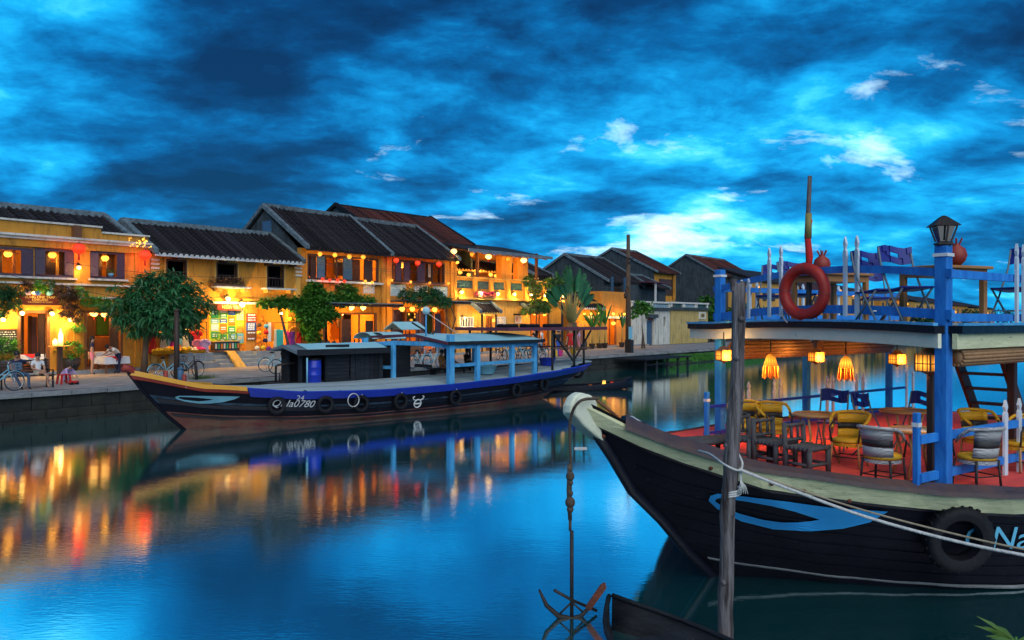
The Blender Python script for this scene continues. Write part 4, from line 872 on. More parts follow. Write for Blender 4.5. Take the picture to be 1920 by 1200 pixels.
# ------------------------------------------------------------------ moored cargo boat along the quay
LB = thing('moored_boat', 'long black wooden boat with blue strake, painted eye and number 0780 beside the quay', 'boat', (-10.2, 26.5, 0), math.atan2(.703, .712))
lb = Hull(LB, [(-1.68, 1.86), (0, 1.38), (3, 1.06), (6, .99), (9, 1.02), (12, 1.10), (15, 1.22), (17, 1.32), (18.4, 1.40)],
          [(0, .05), (.05, .52), (.1, .95), (.2, 1.55), (.32, 1.95), (.5, 2.1), (.7, 2.05), (.85, 1.75), (.94, 1.3), (1, .95)],
          [(0, .02), (.05, .30), (.1, .65), (.2, 1.2), (.35, 1.68), (.55, 1.8), (.75, 1.55), (.9, .95), (1, .55)],
          [(-.45, .5), (0, 0), (.7, -.75), (1.3, -1.3), (1.86, -1.68)], [(-.45, 14.8), (0, 15.6), (.6, 17.0), (1.42, 18.4)])
us = [0, .01, .03, .06, .1, .15]+[.2+.8*i/22 for i in range(23)]
lb.skin(['hull_red', 'hull_black', 'hull_worn'], [0, .25, .36, .46, .58, .7, .82, .92, 1.0], us, lambda j: 0 if j < 3 else (1 if j < 4 else 2 if j < 5 else 1))
UB = lb.u_at(466, .95)
lb.band('rub_strake', 'strake_blue', UB, 1.0, .855, 1.012, .05, n=40); lb.band('rub_strake', 'strake_blue', UB, 1.0, .855, 1.012, .05, side=1, n=40)
lb.band('bow_strake', 'red_paint', .0, UB-.001, .91, .965, .05); lb.band('bow_strake', 'red_paint', .0, UB-.001, .91, .965, .05, side=1)
lb.band('bow_rail', 'yellow_edge', .0, UB-.001, .966, 1.03, .06); lb.band('bow_rail', 'yellow_edge', .0, UB-.001, .966, 1.03, .06, side=1)  # yellow light on the red bow's top edge, put into the colour
lb.band('wale', 'black_paint', .01, .99, .60, .66, .03, n=40); lb.band('wale', 'black_paint', .01, .99, .40, .44, .025, n=40)
m = MB(); m.tube([(-1.35, 0, 1.62), (-1.62, 0, 1.92), (-1.78, 0, 1.99), (-1.84, 0, 1.88)], [.11, .13, .12, .06], 8); m.build('stem_head', 'red_paint', LB)
m = MB(); m.tube([lb.P(0, l, -1)*1.0 for l in (0, .2, .4, .6, .8, 1)], .06, 6); m.build('stem_post', 'hull_black', LB)
# the painted eye
eo = [(328, 744), (335, 741.5), (360, 741.5), (400, 742), (430, 742.5), (450, 743), (440, 748), (420, 753), (395, 756), (370, 756), (345, 752), (332, 748)]
ei = [(334, 744.5), (338, 743.5), (352, 744), (370, 745), (385, 746.5), (400, 748), (392, 750), (382, 751), (372, 752), (360, 751), (345, 749), (337, 746.8)]
lb.decal('painted_eye', 'eye_pale', eo, .02, ei)
lb.letters('24', 562, 744.5, .26, 'letter_white', off=.075); lb.letters('QNa0780', 549, 756.5, .36, 'letter_white', .25, off=.03)
u_, l_ = lb.l_at(782, 756); m = MB(); m.torus((0, 0, 0), .15, .025, 'z', 16, 6); m.cbox((0, 0, 0), (.3, .05, .04))
for sx in (-1, 1): m.tube([(sx*.08, .12, 0), (sx*.2, .16, 0), (sx*.24, .25, 0), (sx*.17, .28, 0)], .022, 5)
o = m.build('emblem', 'letter_white', LB); o.matrix_local = Matrix.Translation(lb.O(u_, l_, .03)) @ lb.frame(u_, l_)
# deck: fore-and-aft planks
def sheer_w(a): u = (a-lb.a0)/(lb.a1-lb.a0); return lut(lb.hs, u), lut(lb.sheer, a)
nb = 17; bw_ = 4.2/nb
for j in range(nb):
    y0, y1 = -2.1+bw_*j+.008, -2.1+bw_*(j+1)-.008; ym = (y0+y1)/2
    xs = [a for a in [-1.4+.4*i for i in range(51)] if sheer_w(a)[0]-.06 > max(abs(y0), abs(y1))]
    if len(xs) < 3: continue
    T = [[(a, y, sheer_w(a)[1]-.05+.22*(1-(y/2.1)**2)*min(1, max(0, (a+.5)/4))+rnd.uniform(-.002, .002)) for a in xs] for y in (y0, y1)]
    B_ = [[(a, y, z-.05) for a, y, z in r] for r in T]
    m = MB(); m.grid([B_[0], T[0], T[1], B_[1]]); m.build('deck_plank', 'deck_plank', LB)
ZD = lambda a: sheer_w(a)[1]+.13
# cabin of tarred boards
CB = 'cabin'
a0, a1, y0, y1, zr_ = 4.5, 8.0, .75, 2.0, 2.46
m = MB(); m.box(a0, a1, y1-.05, y1, ZD(6), zr_-.1); m.box(a1-.05, a1, y0, y1, ZD(6), zr_-.1); m.box(a0+.6, a0+.65, y0+.3, y1, ZD(6), zr_-.1); cab = m.build('cabin', 'tarred_wood', LB)
for i in range(11):
    z0 = ZD(7)+.005+i*.125; d = rnd.uniform(0, .02)
    MB().box(a0+1.1, a0+2.1+rnd.uniform(-.03, .03), y0-d, y0+.04, z0, z0+.115).build('cabin_board', 'tarred_wood', cab); MB().box(a0-d, a0+.04, y0+.9, y1, z0, z0+.115).build('cabin_board', 'tarred_wood', cab)
for i in range(7):
    x = a0+2.15+i*.21; MB().box(x, x+.195, y0-rnd.uniform(0, .02), y0+.04, ZD(8), zr_-.12).build('cabin_board', 'tarred_wood', cab)
for x, y in ((a0, y0), (a0+.32, y0), (a0+1.05, y0), (a1-.05, y0), (a0, y1-.1), (a0, y0+.85)): MB().box(x, x+.1, y-.03, y+.1, ZD(6), zr_-.1).build('cabin_post', 'tarred_wood', cab)
MB().prism([(a0-.3, y0-.35, zr_-.16), (a0-.3, (y0+y1)/2, zr_+.05), (a0-.3, y1+.25, zr_-.1), (a0-.3, y1+.25, zr_-.2), (a0-.3, (y0+y1)/2, zr_-.06), (a0-.3, y0-.35, zr_-.27)], (a1-a0+.45, 0, 0)).build('cabin_roof', 'roof_grey', cab)
MB().box(a0-.3, a1+.15, y0-.4, y0-.355, zr_-.31, zr_-.1).build('roof_fascia', 'tarred_wood', cab)
bx_ = lambda p: lb.world(p)
bar_ = thing('blue_barrel', 'blue plastic drum standing on deck in the dark cabin front', 'barrel', bx_((a0+.55, y0-.05, ZD(6)+.02)), 0)
m = MB(); m.lathe([(.25, 0), (.27, .03), (.27, .28), (.285, .3), (.27, .32), (.27, .55), (.285, .57), (.27, .59), (.26, .82), (.22, .86)], n=18); m.build('drum', 'barrel_blue', bar_); MB().lathe([(.28, .83), (.28, .89), (.2, .9)], n=18).build('lid', 'black_paint', bar_)
MB().tube([(a0+.1, y0-.35, ZD(6)), (a0+.1, y0-.35, ZD(6)+.95)], .03, 8).build('stanchion', 'eye_pale', LB)
# blue open shelter amidships
def bp(x, y, z0, z1, w=.15, name='post', mt='post_blue'): MB().box(x-w/2, x+w/2, y-w/2, y+w/2, z0-.22, z1).build(name, mt, LB, bevel=.01)
zr2 = 2.55
sh_ps = [(9.1, 1.05), (9.25, -1.9), (10.5, -1.95), (12.4, -1.95), (13.5, -1.85)]
bp(8.05, 1.85, ZD(9), zr2+.15, .2); bp(9.25, -1.9, ZD(9), zr2+.3, .22); bp(10.6, -1.9, ZD(10), zr2-.1, .17); bp(12.5, -1.85, ZD(12), zr2-.1, .17); bp(13.9, -1.75, ZD(13.5), zr2-.1, .17); bp(13.7, 1.7, ZD(13.5), zr2-.1, .17); bp(11.6, 1.1, ZD(11.5), zr2-.1, .15, mt='tarred_wood'); bp(8.5, .6, ZD(9), zr2-.1, .15); bp(7.95, 1.95, ZD(9), ZD(9)+.55, .16)
def rail(p, q, w=.09, h=.12, name='rail', mt='post_blue'): MB().bar(p, q, w, h).build(name, mt, LB)
pts = [(8.1, 1.85, zr2-.13), (8.55, .6, zr2-.03), (9.0, -.9, zr2-.05), (9.24, -1.9, zr2-.14)]
for p, q in zip(pts, pts[1:]): rail(p, q, .1, .16, 'front_beam')
rail((9.3, -1.9, zr2-.14), (14.0, -1.78, zr2-.12), .1, .17, 'side_beam'); rail((9.3, -1.9, ZD(9)+.55), (13.9, -1.78, ZD(13)+.5)); rail((8.05, 1.85, ZD(9)+.42), (8.5, .6, ZD(9)+.42)); MB().box(8.6, 9.6, .95, 1.8, ZD(9)-.1, zr2-.15).build('dark_infill', 'tarred_wood', LB); rail((8.1, 1.85, zr2-.14), (13.8, 1.7, zr2-.12), .1, .17, 'side_beam'); rail((9.1, 0, ZD(9)+.5), (9.15, -.9, ZD(9)+.5), mt='tarred_wood')  # dark box added to stand for the shaded interior of the shelter
m = MB(); rows = []
for a in (9.0, 10.2, 11.4, 12.6, 13.8, 14.2): rows.append([(a-(.45*max(0, y+.5)/2.6*.9 if a < 9.5 else 0), y, zr2+.02+.28*(1-((y-.4)/2.45)**2)+.04*math.sin(a*2)) for y in (-2.05, -1.5, -.8, 0, .8, 1.5, 2.1)])
m.grid(rows); m.grid([[(x, y, z-.05) for x, y, z in r] for r in rows]); m.build('shelter_roof', 'roof_teal', LB); MB().bar((9.0, -2.06, zr2-.01), (14.2, -2.06, zr2+.0), .05, .12).build('roof_edge', 'tarred_wood', LB); MB().bar((8.98, -2.06, zr2-.01), (8.98, 0, zr2+.27), .06, .1).build('roof_edge', 'maroon', LB); MB().bar((8.98, 0, zr2+.27), (8.55, 2.1, zr2+.18), .06, .1).build('roof_edge', 'maroon', LB)
m = MB(); zt_ = lambda y: zr_+.085-(.225*(1.375-y)/.97 if y < 1.375 else .16*(y-1.375)/.87); m.grid([[(a, y, zt_(y)+.012*math.sin(a*5+y*3)) for y in (.45, .9, 1.375, 1.8, 2.2)] for a in (4.7, 5.3, 5.9, 6.5, 7.1, 7.7, 8.2)]); m.build('roof_tarpaulin', 'roof_teal', cab)
# mast with searchlight
sl = thing('searchlight_mast', 'slim blue mast carrying a round white searchlight on the boat roof', 'searchlight', bx_((9.18, -.55, zr2-.15)))
MB().tube([(0, 0, 0), (0, 0, 1.3)], [.035, .03], 8).build('mast', 'post_blue', sl); m = MB(); m.lathe([(.05, -.14), (.13, -.1), (.16, .05), (.15, .06)], (.0, 0, 1.36), 14, 'y'); m.build('lamp_housing', 'roof_teal', sl); MB().lathe([(.14, -.005), (.14, .01)], (0, -.105, 1.36), 14, 'y').build('lens', 'white_paint', sl); MB().tube([(0, 0, 1.3), (1.3, 1.1, .35)], .012, 5).build('stay', 'white_paint', sl)
MB().bar((9.3, -.6, zr2+.1), (10.3, .2, zr2+.5), .05).build('spar', 'iron', LB); MB().bar((9.9, -.3, zr2+.15), (9.4, .6, zr2+.75), .06).build('spar', 'iron', LB)
# blue tub, shelter contents
tub = thing('blue_tub', 'pale blue plastic basket on deck under the open shelter', 'basket', bx_((11.9, -1.0, ZD(12)+.02))); MB().lathe([(.3, 0), (.42, .3), (.45, .32), (.40, .31), (.28, .04)], n=16, caps=False).build('basin', 'eye_pale', tub)
# stern frame with maroon roof
zf = 3.02
ps = [(14.3, -1.5), (14.3, 1.3), (15.2, -1.55), (17.0, -1.2), (17.0, 1.1), (18.0, .9), (18.0, -.9), (12.9, 1.1)]
for x, y in ps: MB().tube([(x, y, ZD(x)-.22), (x, y, zf)], .05, 8).build('canopy_post', 'iron', LB)
MB().bar((15.2, -1.55, zf-.1), (17.0, -1.2, ZD(17)+.1), .07).build('canopy_brace', 'iron', LB); MB().bar((18.5, -.9, zf-.1), (17.0, -1.2, ZD(17)+.2), .06).build('canopy_brace', 'iron', LB); MB().bar((15.0, 1.2, ZD(15)+.9), (18.5, .9, ZD(17)+.7), .06).build('canopy_rail', 'maroon', LB); MB().bar((15.2, -1.5, ZD(15)+.85), (18.5, -.9, ZD(17)+.7), .06).build('canopy_rail', 'brown_wood', LB)
m = MB(); k_ = 16
for i in range(k_): x0 = 12.6+6.1*i/k_; m.box(x0+.01, x0+6.1/k_-.01, -1.6, 1.6, zf+.02*(i % 2), zf+.03+.02*(i % 2))
m.build('canopy_roof', 'maroon', LB); MB().box(12.55, 18.75, -1.66, -1.605, zf-.06, zf+.08).build('canopy_fascia', 'maroon', LB); MB().box(12.5, 12.549, -1.66, 1.62, zf-.06, zf+.08).build('canopy_fascia', 'maroon', LB)
for i, x in enumerate((13.3, 14.6, 16.0)):
    c = tag(MB().box(-.45, .45, -.22, .22, 0, .16).build('roof_float', 'rubber', None, bevel=.06), 'dark flat cushion lying on the maroon boat canopy', 'cushion', 'dark cushions on the boat canopy'); c.location = bx_((x, -.8, zf+.055)); c.rotation_euler = (0, 0, LB.rotation_euler.z+.05*i)
bk = thing('deck_bucket', 'dark blue bucket on the stern deck of the black boat', 'bucket', bx_((15.9, -.6, ZD(16)+.02))); MB().lathe([(.28, 0), (.36, .32), (.38, .33), (.34, .32), (.26, .03)], n=14, caps=False).build('pail', 'strake_blue', bk)
# bitts, rope, crank
for px_, u0 in ((290, .055), (322, .085)):
    p = lb.P(u0, 1.0, 1); MB().tube([(p.x, p.y*.85, p.z-.1), (p.x, p.y*.85, p.z+.28)], .07, 8).build('bitt', 'red_paint', LB)
m = MB(); m.tube([(4.0, 1.5, 1.2), (4.0, 1.5, 1.75), (4.05, 1.45, 1.8), (4.6, 1.2, 1.86)], .04, 7); m.cbox((4.0, 1.5, 1.12), (.7, .25, .14)); m.tube([(4.15, 1.5, 1.2), (4.15, 1.5, 1.5)], .03, 6); m.build('hand_pump', 'iron', LB)
MB().tube([(2.2, 1.5, 1.12), (3.0, 1.4, 1.1), (4.2, 1.7, 1.06), (5.2, 1.9, 1.03), (5.9, 1.9, 1.03)], .035, 6).build('rope_coil', 'rope', LB)
m = MB(); u_, l_ = lb.l_at(660, 737); c_ = lb.O(u_, .97, .08); m.torus(c_+Vector((0, -.02, -.22)), .22, .018, 'y', 20, 6); m.build('rope_loop', 'rope_white', LB)
for (px_, py_) in ((518, 757), (608, 755), (674, 754), (748, 750), (850, 743), (964, 729), (1016, 717)):
    u_, l_ = lb.l_at(px_, py_); p = lb.O(u_, l_, .1); x = lb.frame(u_, l_).col[0]; tyre(bx_(p), LB.rotation_euler.z+math.atan2(x.y, x.x), .29, 'worn black tyre hung as fender on the blue strake of the long boat', 'tyres along the long boat', rope=.12)
tyre(bx_((18.6, 0, 1.0)), LB.rotation_euler.z-R(60), .30, 'black tyre hanging from the pointed blue stern of the long boat', None, rope=.1)
# ------------------------------------------------------------------ small dark sampan behind, with candle lanterns
def sampan(name, label, loc, rot, L, w, h, mt='black_paint', rise=.35):
    r = thing(name, label, 'rowing boat', loc, rot); m = MB(); m.smooth = True; n_ = 16; rows = {k: [] for k in range(6)}
    for i in range(n_+1):
        u = i/n_*2-1; b = w*max(.03, (1-abs(u)**2.6)); zz = h+rise*abs(u)**3; kz = -.12+rise*.75*abs(u)**3.2; x = u*L/2
        for k, (yy, z) in enumerate(((-b, zz), (-b*.75, kz+.1), (-b*.4, kz), (b*.4, kz), (b*.75, kz+.1), (b, zz))): rows[k].append((x, yy, z))
    m.grid([rows[k] for k in range(6)]); o = m.build('hull', mt, r); sd = o.modifiers.new('thickness', 'SOLIDIFY'); sd.thickness = .03; sd.offset = 1
    m = MB()
    for k in (0, 5): m.tube(rows[k], .025, 6)
    m.build('gunwale', 'tarred_wood', r)
    for u in (-.55, -.1, .4): x = u*L/2; b = w*(1-abs(u)**2.6); MB().box(x-.12, x+.12, -b*.97, b*.97, h-.12, h-.08).build('thwart', mt, r)
    return r
d_ = 3.4*f_px/(735-600); X_ = (1105-960)/f_px*d_
sampan('sampan', 'slim dark sampan carrying candle lanterns beyond the long boat stern', (X_-1.0, d_+.7, 0), R(18), 6.8, .6, .26)
for i, (px_, c, hh) in enumerate(((1111, 'glow_orange', .12), (1130, 'glow_white', .12), (1138, 'glow_yellow', .32), (1154, 'glow_red', .24))):
    x = (px_-960)/f_px*d_; o = thing('candle_lantern', ['small orange paper candle lantern low in the sampan', 'small white paper candle lantern in the sampan', 'tall yellow paper lantern standing in the sampan', 'red paper lantern standing near the sampan tip'][i], 'lantern', (x, d_+.8+(x-X_+.6)*.32, .14)); MB().lathe([(.07, 0), (.09, hh*.5), (.07, hh)], n=10).build('paper_shade', c, o); MB().lathe([(.08, -.02), (.08, 0)], n=10).build('tray', 'brown_wood', o)
sb = sampan('blue_skiff', 'blue painted skiff tip moored at the dark quay wall', (-17.9, 25.9, 0), R(40), 3.6, .6, .42, 'strake_blue', .25)
# small boat bow under the anchor
sk = sampan('worn_skiff', 'worn dark skiff bow below the hanging anchor', (1.80, 7.82, 0.0), R(-65), 3.4, .62, .22, 'tarred_wood', .16)
fl = tag(MB().prism([(-.16, -.05, 0), (.05, -.1, 0), (.18, -.02, 0), (.15, .07, 0), (-.05, .06, 0), (-.14, .04, 0)], (0, 0, .03)).build('floating_litter', 'white_paint', None), 'white scrap of foam floating on the river', 'litter'); dd = 3.4*f_px/241; fl.location = ((1088-960)/f_px*dd, dd, .0)
# ================================================================== floating restaurant boat
RB = thing('restaurant_boat', 'black hulled restaurant boat with blue railings, painted eye and open upper deck', 'boat', (4.485, 12.8, 0), R(38))
rb = Hull(RB, [(-4.75, 2.50), (-4.26, 2.05), (-3.45, 1.66), (-2.24, 1.46), (-1.75, 1.40), (-.97, 1.35), (0, 1.32), (8.5, 1.32)],
          [(0, .05), (.037, .52), (.098, 1.24), (.189, 2.15), (.226, 2.58), (.285, 3.05), (.358, 3.35), (.51, 3.55), (.85, 3.3), (1, 2.7)],
          [(0, .03), (.03, .36), (.06, .74), (.10, 1.28), (.15, 1.9), (.2, 2.42), (.25, 2.78), (.3, 3.0), (.4, 3.15), (.8, 2.9), (1, 2.2)],
          [(-.45, -1.7), (0, -2.3), (.675, -3.1), (1.5, -4.0), (2.5, -4.75)], [(-.45, 7.6), (0, 8.0), (1.32, 8.5)], flare=1.15)
rus = [.0]+[.01*i for i in range(1, 50)]+[.5, .55, .6, .7, .8, .9, 1]
rb.skin(['hull_black', 'hull_black'], [0, .15, .22, .3, .36, .42, .48, .54, .6, .66, .72, .78, .84, .9, .95, 1.0], rus, lambda j: 0)
RM = rb.M; RI = RM.inverted()
def P3(px, py, d): return Vector(((px-960)/f_px*d, d, CH-(py-600)*d/f_px))
def RL(px, py, d): return RI @ P3(px, py, d)
def RLz(px, py, z): return RL(px, py, f_px*(CH-z)/(py-600))
zsu = lambda u: lut(rb.sheer, rb.a0+(rb.a1-rb.a0)*u)+.45
for side in (-1, 1):
    rb.band('wale', 'cream_paint', .0, .99, lambda u: 1-.27/zsu(u), lambda u: 1-.055/zsu(u), .055, side, 44)
    rb.band('rubbing_strip', 'black_paint', .004, .99, lambda u: 1-.31/zsu(u), lambda u: 1-.272/zsu(u), .05, side, 44)
    us = [.022+.97*i/44 for i in range(45)]; m = MB()
    o_ = [rb.O(u, 1, .075, side)+Vector((0, 0, -.05)) for u in us]; i_ = [rb.O(u, 1, -.10, side)+Vector((0, 0, -.05)) for u in us]
    U = Vector((0, 0, .055)); m.grid([i_, o_, [p+U for p in o_], [p+U for p in i_], i_]); m.build('cap_rail', 'cap_dark', RB)
rb.band('waterline_stripe', 'stone', .01, .8, .262, .270, .02, -1, 80)
for px_, py_ in ((1131, 812), (1332, 872), (1444, 902), (1505, 915), (1590, 933), (1830, 958)):
    u, l = rb.l_at(px_, py_); p = rb.O(u, l, .058); m = MB(); m.lathe([(.028, 0), (.022, .02), (.0, .022)], n=8); o = m.build('bolt', 'rust', RB); o.matrix_local = Matrix.Translation(p) @ rb.frame(u, l)
for k_, l0 in enumerate((.34, .42, .50, .58, .66, .74)):
    rb.band('plank_lap', 'hull_black', .012, .98, l0, l0+.012, .014, -1, 70)
# stem head plate
sh = [(-4.93, 2.30), (-4.92, 2.42), (-4.84, 2.54), (-4.72, 2.60), (-4.58, 2.58), (-4.46, 2.48), (-4.40, 2.30), (-4.34, 2.02), (-4.28, 1.86), (-4.50, 1.98), (-4.72, 2.12)]
sh = [(-4.70+(a+4.70)*.72, 2.36+(z-2.36)*.8) for a, z in sh]
MB().prism([(a, -.12, z) for a, z in sh], (0, .24, 0)).build('stem_head', 'cream_light', RB, bevel=.03)
MB().prism([(a-.025, -.055, z+.012) for a, z in sh[:6]]+[(-4.62, -.055, 2.42), (-4.76, -.055, 2.34)], (0, .11, 0)).build('stem_cheek', 'cream_light', RB, bevel=.02)
m = MB(); m.tube([rb.P(0, l, -1)*1.0+Vector((-.03, 0, 0)) for l in (0, .15, .3, .45, .6, .75, .9)], .07, 8); m.build('stem_post', 'black_paint', RB)
eo = [(1328, 936), (1332, 927), (1345, 923), (1400, 929), (1480, 939), (1560, 950), (1664, 957), (1630, 977), (1580, 989), (1520, 994), (1450, 990), (1390, 975), (1345, 952)]
ei = [(1340, 937), (1343, 933), (1350, 931), (1395, 937), (1445, 946), (1490, 957), (1536, 972), (1520, 975), (1495, 977), (1465, 977), (1430, 972), (1385, 960), (1352, 945)]
rb.decal('painted_eye', 'eye_blue', eo, .022, ei)
rb.letters('QNa', 1868, 1008, .42, 'letter_blue', .0, 1.05, off=.03)
# decks
DK = 1.30
m = MB(); ring = [rb.P(u, (DK-.03+.45)/zsu(u), -1) for u in us]; pts = [(p.x, p.y+.06, DK+.02) for p in ring if p.x > -3.2]; pts2 = [(x, -y, z) for x, y, z in reversed(pts)]
m.add(pts+pts2, [tuple(range(2*len(pts)))]); m.build('deck_carpet', 'carpet', RB)
m = MB(); pts = [(p.x, min(-.02, p.y+.2), p.z-.09) for p in [rb.P(.022+.1*i/8, 1, -1) for i in range(9)]]; m.grid([pts, [(x, -y, z) for x, y, z in pts]]); m.build('foredeck', 'tarred_wood', RB)
NL, FL_ = Vector((-.945, -2.435, 0)), Vector((.945, 2.435, 0)); NF = (FL_-NL)
def fe(w, z, out=0.0):        # point on the front edge, w from near corner 0 to far corner 1
    p = NL+NF*w; nrm = Vector((-NF.y, NF.x, 0)).normalized(); return Vector((p.x+nrm.x*out, p.y+nrm.y*out, z))
cam_ = lambda w: 4*w*(1-w)
ws = [i/10 for i in range(11)]+[1.1, 1.17]
def edge(name, mt, z0, z1, o0, o1, arch):
    m = MB(); A = [fe(w, z0+arch*max(0, cam_(w)), o0) for w in ws]; B = [fe(w, z1+arch*max(0, cam_(w)), o0) for w in ws]; C_ = [fe(w, z1+arch*max(0, cam_(w)), o1) for w in ws]; D_ = [fe(w, z0+arch*max(0, cam_(w)), o1) for w in ws]
    m.grid([A, B, C_, D_, A]); m.add([A[0], B[0], C_[0], D_[0]], [(0, 1, 2, 3)]); m.add([A[-1], B[-1], C_[-1], D_[-1]], [(3, 2, 1, 0)]); return m.build(name, mt, RB)
edge('fascia_board', 'cream_light', 3.06, 3.235, .12, .07, .05); edge('gutter', 'black_paint', 3.236, 3.33, .17, .0, .05); edge('gutter_rim', 'post_blue', 3.331, 3.365, .19, .12, .05)  # front fascia in the lighter cream: its stronger light put into the colour
SD = Vector((9.0, -2.435, 0))
def side_bar(name, mt, z0, z1, y0, y1, dz=0.0, a1=7.5): return MB().prism([(-.93, y0, z0), (a1, y0, z0-dz), (a1, y1, z0-dz), (-.93, y1, z0)], (0, 0, z1-z0)).build(name, mt, RB)
side_bar('fascia_board', 'cream_paint', 3.05, 3.235, -2.56, -2.50); side_bar('gutter', 'black_paint', 3.236, 3.33, -2.62, -2.44); side_bar('gutter_rim', 'post_blue', 3.331, 3.365, -2.64, -2.57)  # side fascia in the yellower cream: its weaker light put into the colour
m = MB(); m.prism([(-.9, -2.43, 3.24), (.95, 2.43, 3.24), (7.5, 2.43, 3.24), (7.5, -2.43, 3.24)], (0, 0, .09)); m.build('upper_deck', 'deck_plank', RB)
for i in range(9):
    y = -2.2+4.4*i/8; MB().box(-.75+(y+2.4)*.385, 7.4, y-.05, y+.05, 3.13, 3.239).build('deck_beam', 'brown_wood', RB)
# posts
def post(p, z0, z1, w, mt='boat_blue', name='post'): return MB().box(p[0]-w/2, p[0]+w/2, p[1]-w/2, p[1]+w/2, z0, z1).build(name, mt, RB, bevel=.012)
np_ = fe(.0, 0); fp_ = fe(1, 0)
post((np_.x+.06, np_.y+.06), DK, 4.30, .155); post((fp_.x, fp_.y), DK, 4.3, .14); post((np_.x+.28, np_.y+.32), DK, 3.05, .08, 'dark_wood')
MB().box(np_.x-.03, np_.x+.15, np_.y-.03, np_.y+.15, 4.17, 4.21).build('post_band', 'white_paint', RB)
MB().box(fp_.x-.085, fp_.x+.085, fp_.y-.085, fp_.y+.085, 4.17, 4.21).build('post_band', 'white_paint', RB)
for k in (2.69, 5.87): post((fp_.x+k, fp_.y), DK, 3.2, .12)
for k in (2.9, 5.9): post((np_.x+k, np_.y+.1), DK, 3.2, .13)
# post-top lamp
pl = thing('post_lantern', 'unlit black carriage lantern on top of the blue corner post', 'lantern', RM @ Vector((np_.x+.06, np_.y+.06, 4.30)), R(38))
m = MB(); m.lathe([(.09, 0), (.12, .02), (.12, .04), (.07, .05)], n=4, smooth=False); m.build('base', 'iron', pl)
m = MB(); 
for i in range(4): a = math.pi/4+i*math.pi/2; m.bar((.09*math.cos(a), .09*math.sin(a), .05), (.16*math.cos(a), .16*math.sin(a), .24), .018)
m.build('cage', 'iron', pl); MB().lathe([(.075, .05), (.145, .235)], n=4, smooth=False).build('glass', 'glass_dark', pl); MB().lathe([(.22, .24), (.06, .35), (.02, .37)], n=4, smooth=False).build('cap', 'iron', pl)
# upper railing, arched across the front
def frail(name, z, h, arch, out=.02):
    m = MB(); w_ = [-.02+1.06*i/14 for i in range(15)]; rows = []
    for o, dz in ((out, 0), (out, h), (out-.05, h), (out-.05, 0), (out, 0)): rows.append([fe(w, z+dz+arch*max(0, cam_(w)), o) for w in w_])
    m.grid(rows); m.add([r[0] for r in rows[:4]], [(0, 1, 2, 3)]); m.add([r[-1] for r in rows[:4]], [(3, 2, 1, 0)]); return m.build(name, 'boat_blue', RB)
frail('top_rail', 3.91, .10, .17); frail('bottom_rail', 3.40, .12, .10)
side_bar('top_rail', 'boat_blue', 3.91, 4.01, -2.47, -2.41); side_bar('bottom_rail', 'boat_blue', 3.38, 3.48, -2.47, -2.41); MB().box(.95, 7.5, 2.41, 2.47, 3.91, 4.0).build('top_rail', 'boat_blue', RB); MB().box(.95, 7.5, 2.41, 2.47, 3.4, 3.5).build('bottom_rail', 'boat_blue', RB)
pk = MB(); pr = [(-.032, 0), (.032, 0), (.032, .78), (.04, .84), (.032, .92), (.014, .95), (.034, 1.02), (0, 1.12), (-.034, 1.02), (-.014, .95), (-.032, .92), (-.04, .84), (-.032, .78)]
pk.prism([(x, -.016, z) for x, z in pr], (0, .032, 0)); pkm = pk.mesh('picket', 'picket_white')
an = math.atan2(NF.y, NF.x)
for px_ in (1395, 1408, 1447, 1469, 1590, 1612):
    a, b = 0, 1
    for _ in range(40):
        c = (a+b)/2; w = RM @ fe(c, 3.4); 
        if 960+f_px*w.x/w.y > px_: a = c
        else: b = c
    link('picket', pkm, RB, fe(c, 3.36+.1*cam_(c), .045), (0, 0, an), (1, 1, 1.0 if px_ > 1420 and px_ < 1690 else .60))
for x in (.9, 1.12, 2.4, 2.62, 3.9, 4.12): link('picket', pkm, RB, (x, -2.5, 3.30), (0, 0, 0)); link('picket', pkm, RB, (x+1, 2.5, 3.33), (0, 0, 0), (1, 1, .7))
# lower railings: corner posts, rails and pickets
def lpost(p, h=1.0, w=.075):
    post((p[0], p[1]), DK+.06, DK+h, w, name='rail_post'); MB().box(p[0]-w*.56, p[0]+w*.56, p[1]-w*.56, p[1]+w*.56, DK+h-.17, DK+h-.12).build('rail_post_band', 'white_paint', RB)
n0 = RLz(1741, 930, DK+.03); n0.y += .14; lpost(n0, 1.0); f0 = (fp_.x-.55, fp_.y-.15); lpost(f0, .85)
for z in (1.52, 1.98):
    MB().bar((n0.x, n0.y-.03, z), (n0.x+4.5, n0.y-.10, z), .06, .10).build('side_rail', 'boat_blue', RB)
    MB().bar((f0[0], f0[1]+.05, z-.1), (f0[0]+7, f0[1]+.1, z-.1), .05, .05).build('side_rail', 'strake_blue', RB)
for px_ in (1885, 1911):
    k = (px_-960)/f_px; c_, s_ = math.cos(R(38)), math.sin(R(38)); yb = n0.y-.09; X0, Y0 = 4.485-s_*yb, 12.8+c_*yb; a = (k*Y0-X0)/(c_-k*s_)
    link('picket', pkm, RB, (a, yb, DK+.02), scale=(1.5, 1, .9))
for px_ in (1392, 1404, 1452, 1463, 1551, 1562, 1606, 1618, 1700, 1712):
    k = (px_-960)/f_px; c_, s_ = math.cos(R(38)), math.sin(R(38)); yb = f0[1]+.15; X0, Y0 = 4.485-s_*yb, 12.8+c_*yb; a = (k*Y0-X0)/(c_-k*s_)
    link('picket', pkm, RB, (a, yb, DK), scale=(1.1, 1, .86))
